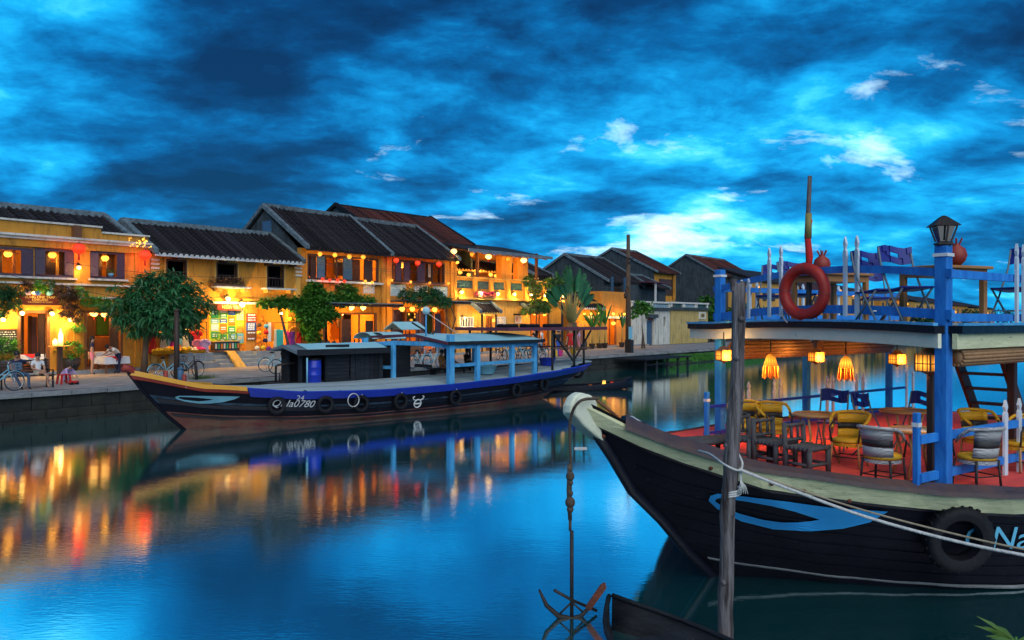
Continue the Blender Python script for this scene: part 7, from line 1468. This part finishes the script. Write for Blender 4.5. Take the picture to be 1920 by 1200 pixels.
# lantern stand, chalkboard, sign, painting
ls_ = thing('lantern_stand', 'black pedestal carrying glowing lamps beside the clay jar', 'lamp stand', SW(FS(112, 8.3), 8.3, ZQ), SA); MB().box(-.09, .09, -.09, .09, 0, 1.25).build('column', 'dark_wood', ls_); MB().box(-.38, .38, -.22, .22, 1.25, 1.30).build('shelf', 'pale_plaster', ls_)
for x, hh in ((-.2, .3), (.02, .4), (.04, .75)): MB().lathe([(.09, 1.3), (.1, 1.3+hh*.6), (.03, 1.3+hh)], (x, 0, 0), 10).build('lamp_shade', 'glow_white', ls_)
lamp(ls_, (0, -.25, 1.6), 20, GOLD, .1)
cb = thing('chalkboard', 'black chalk menu board with white writing against the restaurant wall', 'menu board', SW(FS(12, TF), TF-.05, F(12, 640, TF)[1]), SA); r = FR(-6, 30, 618, 661, TF); w_, h_ = (r[1]-r[0])/2, (r[3]-r[2])/2; MB().box(-w_, w_, -.03, .0, -h_, h_).build('board', 'chalkboard', cb); m = MB(); m.box(-w_-.04, -w_, -.05, .01, -h_, h_); m.box(w_, w_+.04, -.05, .01, -h_, h_); m.box(-w_-.04, w_+.04, -.05, .01, h_, h_+.04); m.box(-w_-.04, w_+.04, -.05, .01, -h_-.04, -h_); m.build('frame', 'brown_wood', cb)
jr = random.Random(4); m = MB()
for i in range(8):
    x = -w_*.8+jr.uniform(0, .1); zz = h_*.78-i*h_*.2
    while x < w_*.75: L = jr.uniform(.03, .09); m.box(x, x+L, -.034, -.031, zz, zz+jr.uniform(.012, .03)); x += L+jr.uniform(.03, .07)
m.build('chalk_writing', 'letter_white', cb)
sg = thing('restaurant_sign', 'dark red sign board with gold lettering over the restaurant door', 'sign', SW(FS(68, TF), TF-.32, F(68, 562, TF)[1]), SA); r = FR(28, 107, 552, 572, TF); w_, h_ = (r[1]-r[0])/2, (r[3]-r[2])/2; MB().box(-w_, w_, -.04, .04, -h_, h_).build('board', 'sign_red', sg); MB().box(-w_-.05, w_+.05, -.06, .06, -h_-.07, -h_-.001).build('ledge', 'yellow_edge', sg)
text('VUNG ONE TRAP', .16, 'letter_gold', sg, (0, -.045, .10)); text('LOWLAND', .13, 'letter_gold', sg, (0, -.045, -.015)); text('THE LONGEST IN TOWN', .09, 'letter_gold', sg, (0, -.045, -.115))
lamp(sg, (0, -.5, .25), 12, GOLD, .1)
def picture(label, px0, px1, py0, py1, t, m1):
    r = FR(px0, px1, py0, py1, t); p = thing('framed_picture', label, 'picture', SW((r[0]+r[1])/2, t, (r[2]+r[3])/2), SA); w_, h_ = (r[1]-r[0])/2, (r[3]-r[2])/2; MB().box(-w_, w_, -.02, .02, -h_, h_).build('canvas', m1, p); m = MB(); e = .06; m.box(-w_-e, -w_, -.04, .03, -h_-e, h_+e); m.box(w_, w_+e, -.04, .03, -h_-e, h_+e); m.box(-w_, w_, -.04, .03, h_, h_+e); m.box(-w_, w_, -.04, .03, -h_-e, -h_); m.build('frame', 'dark_wood', p); return p
picture('large dark green framed painting in the restaurant doorway', 180, 203, 592, 628, 11.8, 'leaf_dark'); picture('golden framed painting in the vine house room', 663, 683, 580, 608, 12.0, 'fab_orange'); picture('small dark framed picture in the vine house room', 633, 641, 590, 612, 12.0, 'dark_wood'); picture('framed picture on the shutter house balcony wall', 802, 809, 495, 520, 9.6, 'fab_cream'); picture('framed picture in the upper vine house room', 627, 640, 488, 512, 11.8, 'bark')
# ---------------------------------------------------------------- shop goods
bd = thing('tour_board', 'tall yellow and green tour poster board in the shop front', 'board', SW(FS(426, 9.15), 9.15, FL2+.35), SA); r = FR(395, 458, 585, 655, 9.15); w_, h_ = (r[1]-r[0])/2, (r[3]-r[2]); MB().box(-w_, w_, 0, .06, 0, h_).build('panel', 'fab_lime', bd)
jr = random.Random(6)
for cx in range(4):
    zz = h_-.08
    k = 0
    while zz > .35:
        hh = jr.choice((.22, .34, .5)); x0 = -w_+.06+cx*w_*.5; c_ = ['fab_green', 'fab_sky', 'fab_white', 'fab_green', 'fab_blue', 'fab_orange'][(cx*2+k) % 6] if cx < 3 else ['fab_sky', 'fab_cream', 'fab_yellow', 'fab_orange'][k % 4]
        p_ = MB().box(x0, x0+w_*.42, -.015, -.001, zz-hh, zz).build('poster', c_, bd); mm = MB()
        for q in range(2): mm.box(x0+.06, x0+w_*.34, -.022, -.016, zz-hh*.35-q*.1-.03, zz-hh*.35-q*.1+.015)
        mm.build('poster_print', 'letter_white' if cx < 3 else 'letter_gold', p_); zz -= hh+.05; k += 1
def notice(label, x0, x1, y0, y1, mt, n_=3, t=8.95):
    r = FR(x0, x1, y0, y1, t); p = thing('notice_board', label, 'sign', SW((r[0]+r[1])/2, t, (r[2]+r[3])/2), SA); w_, h_ = (r[1]-r[0])/2, (r[3]-r[2])/2; MB().box(-w_, w_, -.02, .02, -h_, h_).build('board', mt, p); m = MB()
    for i in range(n_):
        zz = h_*(.65-1.3*i/max(1, n_-1)) if n_ > 1 else 0; x = -w_*.75
        while x < w_*.6: L = jr.uniform(.06, .16); m.box(x, min(x+L, w_*.8), -.026, -.021, zz-.035, zz+.035); x += L+.03
    m.build('printing', 'letter_white', p); return p
notice('red notice with white lines on the shop front', 462, 480, 588, 603, 'fab_red'); notice('blue notice with white lines under the red notice', 462, 480, 605, 620, 'fab_blue', 4); notice('brown wooden notice under the blue notice', 462, 480, 621, 638, 'brown_wood', 2)
part(h2, 'shop_pier', 'orange_plaster', (FS(461, TF), FS(481, TF), TF-.03, TF+.2, FL2, shop[3])); part(h2, 'shop_pier', 'orange_plaster', (FS(447, TF), FS(459, TF), TF+.22, TF+.32, FL2, FL2+1.2))
ss_ = thing('shop_sign', 'brown shop name board with gold letters under a bright bulb', 'sign', SW(FS(428, TF), TF-.15, F(428, 574, TF)[1]), SA); r = FR(404, 452, 566, 582, TF); w_, h_ = (r[1]-r[0])/2, (r[3]-r[2])/2; MB().box(-w_, w_, -.03, .03, -h_, h_).build('board', 'sign_red', ss_); text('HOA YAN', .26, 'letter_gold', ss_, (.1, -.034, -.06)); text('silk', .12, 'letter_gold', ss_, (.1, -.034, .14))
GM = {}
def garment(kind, mt):
    k = (kind, mt)
    if k in GM: return GM[k]
    if kind == 'dress': pts = [(-.09, 1.0), (-.2, .93), (-.15, .72), (-.13, .55), (-.24, .0), (-.1, -.02), (.1, .02), (.24, .0), (.13, .55), (.15, .72), (.2, .93), (.09, 1.0), (0, .93)]
    elif kind == 'shirt': pts = [(-.09, .65), (-.3, .55), (-.34, .36), (-.24, .34), (-.2, .44), (-.21, .0), (.21, .0), (.2, .44), (.24, .34), (.34, .36), (.3, .55), (.09, .65), (0, .6)]
    else: pts = [(-.12, 1.1), (-.13, .5), (-.12, 0), (.12, .02), (.13, .5), (.12, 1.1)]
    m = MB(); n_ = len(pts); f_ = [(x, -.05-.03*math.cos(x*14), z) for x, z in pts]; b_ = [(x, .04+.02*math.sin(x*11), z) for x, z in pts]; m.add(f_+b_, [tuple(range(n_)), tuple(n_+i for i in reversed(range(n_)))]+[(i, (i+1) % n_, n_+(i+1) % n_, n_+i) for i in range(n_)])
    GM[k] = m.mesh('cloth', mt); return GM[k]
def hang(kind, mt, px, ytop, label, t=8.75, sc=1.0, group=None):
    s, z = F(px, ytop, t); g = thing('hanging_garment', label, 'clothing', SW(s, t, z-1.02*sc), SA, group); link('cloth', garment(kind, mt), g, scale=(sc,)*3, rot=(0, 0, rnd.uniform(-.2, .2))); MB().tube([(-.12*sc, 0, .98*sc), (0, 0, 1.03*sc), (.12*sc, 0, .98*sc)], .012, 5).build('hanger', 'brown_wood', g); MB().tube([(0, 0, 1.03*sc), (0, 0, 1.1*sc)], .006, 4).build('hook', 'iron', g); return g
for px_, yy, kd, mt, nm in ((287, 624, 'dress', 'red', 'red dress on the rail nearest the tree trunk'), (294, 625, 'dress', 'orange', 'orange dress beside the red one'), (306, 622, 'dress', 'cream', 'cream dress with the green top above'), (306, 610, 'shirt', 'green', 'green shirt over the cream dress'), (319, 610, 'shirt', 'white', 'white patterned shirt behind the tree'), (326, 612, 'dress', 'magenta', 'magenta dress behind the quay post'), (338, 607, 'shirt', 'sky', 'pale blue shirt behind the quay post'), (347, 615, 'dress', 'cream', 'long cream dress next to the navy one'), (357, 628, 'dress', 'navy', 'navy dress by the T-shirts'), (368, 605, 'shirt', 'red', 'red shirt hung high by the tour board'), (370, 622, 'shirt', 'pink', 'pale pink shirt with the red one below'), (368, 636, 'shirt', 'red', 'red shirt hung low by the tour board'), (384, 622, 'shirt', 'lilac', 'lilac T-shirt touching the tour board'), (342, 641, 'shirt', 'orange', 'orange skirt in the lower row'), (505, 607, 'scarf', 'white', 'white silk scarf in the scarf row'), (511, 607, 'scarf', 'orange', 'orange silk scarf in the scarf row'), (516, 620, 'scarf', 'cream', 'cream silk scarf in the scarf row'), (521, 620, 'scarf', 'teal', 'teal silk scarf in the scarf row'), (527, 621, 'scarf', 'teal', 'dark teal silk scarf at the end of the row'), (541, 620, 'dress', 'magenta', 'magenta dotted dress by the leaning pole'), (548, 620, 'dress', 'purple', 'purple dress beside the dotted one'), (560, 620, 'dress', 'red', 'red dress at the vine end of the shop'), (551, 600, 'shirt', 'orange', 'orange shirt hung high under the vine')):
    hang(kd, 'fab_'+mt, px_, yy, nm, 8.72, .95 if kd != 'shirt' else 1.0)
for a, b, yy in ((283, 388, 604), (500, 565, 605), (283, 350, 620)): 
    s0, z0 = F(a, yy, 8.78); s1, z1 = F(b, yy+4, 8.78); o = thing('clothes_rail', ['long clothes rail across the shop front by the tree', 'clothes rail under the vine', 'lower clothes rail behind the tree trunk'][[604, 605, 620].index(yy)], 'rail', SW(s0, 8.8, FL2 if a > 400 else ZQ+.75), SA); q = FL2 if a > 400 else ZQ+.75; MB().tube([(0, 0, z0-q), (s1-s0, 0, z0-q)], .02, 6).build('bar', 'iron', o); MB().tube([(0, 0, 0), (0, 0, z0-q)], .02, 6).build('upright', 'iron', o); MB().tube([(s1-s0, 0, 0), (s1-s0, 0, z0-q)], .02, 6).build('upright', 'iron', o)
def bag(label, px, py, mt, t=8.7, w=.3):
    s, z = F(px, py, t); b = thing('handbag', label, 'bag', SW(s, t, z-w*.35), SA); m = MB(); m.smooth = True; m.lathe([(w*.3, 0), (w*.52, w*.1), (w*.5, w*.45), (w*.3, w*.68)], n=12); m.v = [(x, y*.5, z_) for x, y, z_ in m.v]; m.build('pouch', mt, b); MB().tube([(-w*.3, 0, w*.6), (-w*.25, 0, w*1.0), (0, 0, w*1.15), (w*.25, 0, w*1.0), (w*.3, 0, w*.6)], .015, 6).build('strap', 'brown_wood', b); return b
for px_, yy, mt, nm in ((492, 600, 'orange', 'round orange handbag at the top of the bag wall'), (486, 609, 'brown', 'brown handbag beside the blue notice'), (499, 611, 'sky', 'pale blue handbag beside the scarves'), (486, 624, 'yellow', 'yellow handbag in the middle of the bag wall'), (499, 623, 'red', 'red handbag beside the white scarf'), (486, 640, 'orange', 'small orange handbag low on the wall'), (497, 638, 'navy', 'navy handbag low on the wall'), (482, 652, 'cream', 'cream patterned bag on the shop plinth'), (493, 651, 'yellow', 'pale yellow bag on the shop plinth'), (504, 653, 'purple', 'purple bag on the shop plinth'), (515, 655, 'red', 'bright red bag on the shop plinth'), (545, 598, 'yellow', 'yellow paper bag hung below the vine'), (489, 664, 'magenta', 'striped magenta bag hanging at the steps')): bag(nm, px_, yy, 'fab_'+mt)
def basket(label, px, py, mt, t=8.62):
    s, z = F(px, py, t); z = ZQ+.75; b = thing('goods_basket', label, 'basket', SW(s, t, z), SA); MB().lathe([(.22, 0), (.32, .16), (.34, .17), (.30, .15)], n=14).build('basket', 'wicker_yellow', b); m = MB(); r = random.Random(int(px))
    for _ in range(12): m.ball((r.uniform(-.2, .2), r.uniform(-.15, .15), r.uniform(.12, .26)), r.uniform(.06, .1), 7, 5)
    m.build('goods', mt, b)['kind'] = 'stuff'; return b
for px_, mt, nm in ((295, 'fab_yellow', 'basket of yellow fruit shapes next to the tree trunk'), (312, 'fab_yellow', 'basket of yellow lantern shapes by the parked bicycle'), (327, 'fab_orange', 'basket of orange goods behind the quay post'), (347, 'fab_yellow', 'basket of yellow hats behind the bicycle saddle'), (362, 'fab_cream', 'basket of cream goods by the steps'), (376, 'fab_magenta', 'basket of magenta goods by the steps')): basket(nm, px_, 672, mt)
cs = thing('display_counter', 'glass front display counter stacked with goods in the shop entrance', 'counter', SW(FS(420, 8.95), 8.85, FL2), SA); MB().box(-.75, .75, -.2, .2, 0, .06).build('base', 'brown_wood', cs); MB().box(-.74, .74, -.19, .19, .061, .5).build('glass_front', 'glass_dark', cs); MB().box(-.77, .77, -.22, .22, .501, .54).build('top', 'pale_plaster', cs)
for i in range(3): MB().torus((-.45+.45*i, -.1, .78), .2, .03, 'y', 18, 6).build('round_fan', 'leaf_light', cs)
for i in range(9): MB().cbox((-.66+.165*i, -.195, .28), (.1, .012, .26)).build('goods_card', ['fab_cream', 'fab_green', 'fab_orange'][i % 3], cs)
# ---------------------------------------------------------------- bicycles
def make_bike(label, frame_m, loc, rot, basket_=True, group=None):
    b = thing('bicycle', label, 'bicycle', loc, rot, group); rw, fw = (-.53, .33), (.53, .33)
    for x, z in (rw, fw):
        w = MB().torus((0, 0, 0), .315, .017, 'y', 28, 6).build('wheel', 'rubber', b); w.location = (x, 0, z); m = MB(); m.torus((0, 0, 0), .295, .010, 'y', 28, 5)
        for i in range(14): a = 2*math.pi*i/14; m.bar((0, .02 if i % 2 else -.02, 0), (.29*math.cos(a), 0, .29*math.sin(a)), .006)
        m.lathe([(.03, -.04), (.03, .04)], n=8, axis='y'); m.build('rim', 'chrome', w); MB().tube([(.345*math.cos(R(a)), 0, .345*math.sin(R(a))) for a in range(20, 175, 15)], .018, 5).build('mudguard', frame_m, w)
    m = MB(); bb = (-.05, 0, .29); st_ = (-.2, 0, .78); hd0, hd1 = (.36, 0, .62), (.32, 0, .88)
    for p, q, r in ((bb, st_, .018), (bb, hd0, .02), ((-.08, 0, .42), (.34, 0, .74), .018), (bb, (rw[0], 0, rw[1]), .014), (st_, (rw[0], 0, rw[1]), .012), (hd0, hd1, .02), (hd0, (fw[0], 0, fw[1]), .014)): m.tube([p, q], r, 6)
    m.build('frame', frame_m, b); MB().tube([(.22, -.28, .98), (.34, -.22, 1.02), (.36, 0, .98), (.34, .22, 1.02), (.22, .28, .98)], .012, 6).build('handlebar', 'chrome', b); MB().tube([hd1, (.345, 0, 1.0)], .014, 6).build('stem', 'chrome', b)
    m = MB(); m.smooth = True; m.lathe([(.0, 0), (.1, .02), (.11, .05), (.05, .07)], (-.24, 0, .86), 10); m.v = [(x*1.0 if x < -.2 else x*.9, y*.75, z) for x, y, z in m.v]; m.build('saddle', 'rubber', b); MB().tube([st_, (-.23, 0, .87)], .013, 6).build('seat_post', 'chrome', b); MB().box(-.28, .0, .03, .05, .26, .34).build('chain_guard', frame_m, b); MB().tube([(-.05, -.1, .29), (-.05, .1, .29)], .012, 6).build('crank', 'chrome', b); MB().box(-.75, -.35, -.06, .06, .68, .69).build('carrier', 'chrome', b)
    if basket_:
        m = MB(); x0, x1, y0, y1, z0, z1 = .44, .72, -.16, .16, .72, .94
        for i in range(7): k = i/6; m.bar((x0+(x1-x0)*k, y0, z0), (x0+(x1-x0)*k, y0, z1), .008); m.bar((x0+(x1-x0)*k, y1, z0), (x0+(x1-x0)*k, y1, z1), .008); m.bar((x0, y0+(y1-y0)*k, z0), (x0, y0+(y1-y0)*k, z1), .008); m.bar((x1, y0+(y1-y0)*k, z0), (x1, y0+(y1-y0)*k, z1), .008)
        for z in (z0, (z0+z1)/2, z1): m.bar((x0, y0, z), (x1, y0, z), .01); m.bar((x0, y1, z), (x1, y1, z), .01); m.bar((x0, y0, z), (x0, y1, z), .01); m.bar((x1, y0, z), (x1, y1, z), .01)
        m.build('basket', 'chrome', b)
    m = MB(); m.tube([(-.45, .04, .3), (-.5, .2, 0)], .01, 5); m.build('kickstand', 'chrome', b); return b
bk1 = make_bike('pale blue bicycle parked behind the dark quay post', 'eye_pale', gp(316, 713), SA-R(4)); b0 = bk1
bk2 = make_bike('dark bicycle parked next to the pale blue one', 'iron', gp(352, 708), SA+R(8))
def bike(label, px, py, rot, src=bk1): o = dup(src, gp(px, py), rot, label); return o
bike('white bicycle parked by the leaning pole', 520, 697, SA+R(-35)); bike('pale bicycle standing behind the white one at the leaning pole', 540, 701, SA+R(-25)); bike('pale bicycle seen through the boat shelter', 788, 690, SA); bike('pale bicycle seen through the boat shelter beside the dark post', 812, 690, SA+R(5))
for i, (x, y) in enumerate(((940, 676), (955, 676), (968, 675), (980, 676), (992, 674), (1006, 674), (1018, 672))): o = bike('bicycle in the crowded parking row near the terrace house', x, y, SA+R(60+8*(i % 3)), bk1 if i % 2 else bk2); o['group'] = 'bicycles parked in a row near the terrace house'
wl = bike('pale bicycle whose wheel shows beside the bench', 0, 728, SA+R(0)); wl.location = SW(FS(-12, 1.5), 1.2, ZQ)
# ---------------------------------------------------------------- more people
person('diner in red seated at a porch table of the vine house', SW(FS(604, 7.6), 7.6, ZQ-.02), SA+R(240), 'sit', 'fab_red', 'fab_jeans', 'skin', 1.0); person('diner in dark top seated near the vine', SW(FS(615, 7.2), 7.2, ZQ-.02), SA+R(80), 'sit', 'fab_navy', 'fab_black', 'skin', 1.0, hair='long'); person('diner in blue seated with back to the river by the vine', SW(FS(626, 6.8), 6.8, ZQ-.02), SA+R(0), 'sit', 'fab_blue', 'fab_jeans', 'skin_tan', 1.0); person('diner in patterned shirt seated before the golden painting', SW(FS(692, 7.4), 7.4, ZQ-.02), SA+R(120), 'sit', 'fab_lilac', 'fab_brown', 'skin', 1.0)
for i, (x, t_) in enumerate(((604, 7.6), (615, 7.2), (626, 6.8), (692, 7.4))): o = slat_chair(['brown chair under the diner in red', 'brown chair under the dark topped diner', 'brown chair under the diner in blue', 'brown chair under the diner in patterned shirt'][i], SW(FS(x, t_), t_, ZQ), SA+R((240, 80, 0, 120)[i]))
cloth_table('bare wooden porch table between the diners', FS(614, 7.7), 8.0, ZQ, 'brown_wood', False, .5); cloth_table('wooden porch table before the golden painting', FS(680, 7.7), 7.8, ZQ, 'brown_wood', False, .5)
person('person in white behind the street cart', SW(FS(752, 6.8), 6.8, ZQ), FR_, 'stand', 'fab_orange', 'fab_navy', 'skin', 1.0)
person('person with black backpack standing by the second terrace door', gp(1002, 662), SA, 'stand', 'fab_black', 'fab_navy', 'skin', 1.05); person('person in pale shirt and white hat standing by the second terrace door', gp(1016, 662), SA+R(20), 'stand', 'fab_white', 'fab_black', 'skin', 1.05, hat='fab_white'); person('person in black shirt and white hat carrying bright bags', gp(1046, 668), SA+R(160), 'walk', 'fab_black', 'fab_blue', 'skin', 1.05, hat='fab_white'); person('woman in red top and shorts on the quay beside the yellow bucket', gp(1070, 668), SA+R(110), 'stand', 'fab_red', 'fab_red', 'skin', 1.08, shorts=True); person('woman in lilac top and pink shorts on the quay', gp(1085, 668), SA+R(230), 'stand', 'fab_lilac', 'fab_pink', 'skin', 1.08, shorts=True, hair='long'); person('waiter in pale shirt standing at the lit gate door', gp(1150, 648), FR_, 'stand', 'fab_white', 'fab_navy', 'skin_tan', 1.05)
yb_ = thing('yellow_bucket', 'yellow bucket held low by the woman in red', 'bucket', gp(1075, 668)+Vector((0, 0, .15)), 0); MB().lathe([(.17, 0), (.24, .42), (.26, .43), (.22, .42)], n=14).build('pail', 'fab_yellow', yb_); MB().tube([(-.24, 0, .42), (0, 0, .62), (.24, 0, .42)], .01, 5).build('handle', 'iron', yb_)
for x, mt, lb_ in ((1050, 'fab_magenta', 'magenta shopping bag beside the person in black'), (1041, 'fab_white', 'white shopping bag beside the person in black'), (1047, 'fab_yellow', 'yellow shopping bag beside the person in black')):
    o = thing('shopping_bag', lb_, 'bag', gp(x, 668), SA); MB().prism([(-.2, -.08, 0), (.2, -.08, 0), (.24, -.08, .4), (-.24, -.08, .4)], (0, .16, 0)).build('sack', mt, o, bevel=.02); MB().tube([(-.12, 0, .4), (0, 0, .52), (.12, 0, .4)], .01, 5).build('handle', mt, o)
for i, (a, c1, c2, lb_) in enumerate(((10.6, 'fab_orange', 'fab_brown', 'figure in orange seated in the boat shelter'), (11.4, 'fab_red', 'fab_black', 'figure in dark red seated in the boat shelter'), (12.3, 'fab_black', 'fab_navy', 'figure in black seated in the boat shelter'))): person(lb_, bx_((a, .2+.2*i, ZD(11)-.12)), LB.rotation_euler.z+R(200+30*i), 'sit', c1, c2, 'skin_tan', .9)
bb_ = thing('shelter_bench', 'long dark bench under the boat shelter', 'bench', bx_((10.2, .25, ZD(11)+.0)), LB.rotation_euler.z); MB().box(0, 3.2, 0, .4, .22, .27).build('seat', 'tarred_wood', bb_); MB().box(.1, .2, .05, .35, 0, .219).build('leg', 'tarred_wood', bb_); MB().box(3.0, 3.1, .05, .35, 0, .219).build('leg', 'tarred_wood', bb_)
# ---------------------------------------------------------------- street cart and canopies
ct = thing('street_cart', 'food cart with grey pitched canopy on the quay behind the boat', 'cart', SW(FS(760, 5.5), 5.5, ZQ), SA); MB().box(-.8, .8, -.4, .4, .5, 1.05).build('box', 'brown_wood', ct)
for x in (-.75, .75):
    for y in (-.36, .36): MB().box(x-.03, x+.03, y-.03, y+.03, 0, 1.95).build('post', 'dark_wood', ct)
MB().prism([(-1.05, -.7, 1.9), (-1.05, 0, 2.3), (-1.05, .7, 1.9), (-1.05, .7, 1.84), (-1.05, 0, 2.24), (-1.05, -.7, 1.84)], (2.1, 0, 0)).build('canopy', 'roof_teal', ct)
for x in (-.55, .55): MB().torus((x, -.43, .3), .28, .03, 'y', 18, 6).build('wheel', 'rubber', ct)
for i, (px_, t_, w_) in enumerate(((700, 3.6, 1.5), (724, 3.0, 1.5))):
    uc = thing('vaulted_canopy', ['teal vaulted cart canopy behind the boat cabin', 'second teal vaulted canopy in front of the food cart'][i], 'canopy', SW(FS(px_, t_), t_, ZQ), SA); m = MB(); rows_ = [[(x, .75*math.sin(a), 1.35+.42*math.cos(a)) for a in [R(-80+160*k/10) for k in range(11)]] for x in (-w_/2, w_/2)]; m.grid(rows_); o = m.build('canopy', 'roof_teal', uc); o.modifiers.new('thickness', 'SOLIDIFY').thickness = .02
    for x in (-w_/2+.05, w_/2-.05):
        for y in (-.7, .7): MB().box(x-.02, x+.02, y-.02, y+.02, 0, 1.4).build('post', 'iron', uc)
    MB().box(-w_/2, w_/2, -.5, .5, .4, .8).build('cart_box', 'blue_shutter', uc)
# ---------------------------------------------------------------- posts, pole, wires
def quay_post(label, px_b, py_b, px_t, py_t, r, mt='dark_wood', extra=None):
    s, t = FG(px_b, py_b); b = SW(s, t, ZQ); d = b.y; top = Vector(((px_t-960)/f_px*d, d, CH-(py_t-600)*d/f_px)); o = thing('quay_post', label, 'post', b); v = top-b; MB().tube([Vector((0, 0, -.1)), v*.5+Vector((.01, 0, 0)), v], [r, r*.95, r*.85], 10).build('shaft', mt, o)
    MB().lathe([(r*.95, 0), (r*1.1, .02), (r*.6, .08)], v, 10).build('cap', mt, o); return o
quay_post('upright dark timber post on the quay in front of the tree', 331, 716, 331, 583, .11); quay_post('short stub post next to the upright timber post', 338, 716, 338, 692, .13, 'blue_shutter'); quay_post('thin dark post carrying a tilted bracket by the bicycles', 369, 712, 366, 680, .06, 'iron'); quay_post('leaning dark pole against the shop side', 556, 712, 527, 592, .055, 'dark_wood'); quay_post('red painted bollard beside the bicycle wheel', 290, 716, 290, 707, .08, 'red_paint')
sp_, tp_ = FG(1178, 661)
pole2 = thing('street_pole', 'tall dark concrete street pole with a small hanging lamp', 'street lamp', SW(sp_, tp_, ZQ), SA); dpp = DS(sp_, tp_); Hp = 2.4+160*dpp/f_px
MB().tube([(0, 0, 0), (0, 0, Hp*.5), (0, 0, Hp)], [.22, .18, .13], 10).build('pole', 'bark', pole2); MB().tube([(0, -.1, 4.6), (-.55, -.2, 4.9), (-.75, -.2, 4.65), (-.75, -.2, 4.35)], .025, 6).build('arm', 'iron', pole2); MB().lathe([(.05, 4.38), (.14, 4.25), (.11, 4.0), (.03, 3.95)], (-.75, -.2, 0), 8).build('lamp_head', 'iron', pole2)
for z in (6.6, 6.9): MB().box(-.45, .45, -.2, -.12, z, z+.08).build('cross_arm', 'iron', pole2); 
MB().box(-.35, .1, -.3, -.22, 1.0, 1.9).build('notice', 'eye_pale', pole2); MB().box(-.5, -.1, -.5, .0, 0, .95).build('plinth', 'iron', pole2)
def cable(label, pts, r=.012):
    P = [LP(*p) for p in pts]; out = []
    for a, b in zip(P, P[1:]):
        L = (b-a).length
        for i in range(12): k = i/12; out.append(a.lerp(b, k)+Vector((0, 0, -.03*L*4*k*(1-k)*.5)))
    out.append(P[-1]); return tag(MB().tube(out, r, 5).build('cable', 'rope_dark'), label, 'cable')
cable('overhead cable crossing the restaurant windows to the shop', [(-60, 455, 7.0), (240, 508, 7.5), (520, 520, 8.4)]); cable('overhead cable running from the restaurant over the tree crown', [(-40, 500, 6.0), (210, 555, 6.0), (420, 600, 8.6)]); cable('overhead cable along the upper storeys to the street pole', [(560, 490, 8.2), (860, 512, 8.2), (1178, 540, tp_)]); cable('overhead cable sagging past the vine house to the terrace', [(300, 470, 8.2), (575, 488, 8.2), (850, 508, 8.2)])
# jetty at the far quay and small menu stand by the gate
jt = thing('jetty', 'small dark wooden jetty on piles below the far quay edge', 'jetty', SW(FS(1215, -1), -1.6, 0), SA)
for i in range(5): MB().tube([(-3+1.6*i, -.8, -1), (-3+1.6*i, -.8, .75)], .09, 7).build('pile', 'tarred_wood', jt)
MB().box(-3.3, 3.7, -1.0, 1.4, .72, .8).build('deck', 'tarred_wood', jt); MB().bar((-3.3, -1.0, .4), (3.7, -1.0, .45), .06).build('rail', 'tarred_wood', jt)
ms = thing('menu_stand', 'lit menu stand beside the gate door', 'menu stand', gp(1138, 647), SA); MB().bar((-.25, .1, 0), (.25, .1, 1.1), .04).build('leg', 'dark_wood', ms); MB().bar((.25, .1, 0), (-.25, .1, 1.1), .04).build('leg', 'dark_wood', ms); MB().box(-.4, .4, -.2, .25, 1.1, 1.14).build('desk', 'cloth_white', ms); lamp(ms, (0, 0, 1.5), 12, GOLD, .05); MB().lathe([(.12, 1.4), (.04, 1.55)], (0, .1, 0), 10).build('lamp_shade', 'glow_yellow', ms); MB().tube([(0, .1, 1.13), (0, .1, 1.45)], .012, 5).build('lamp_arm', 'iron', ms)
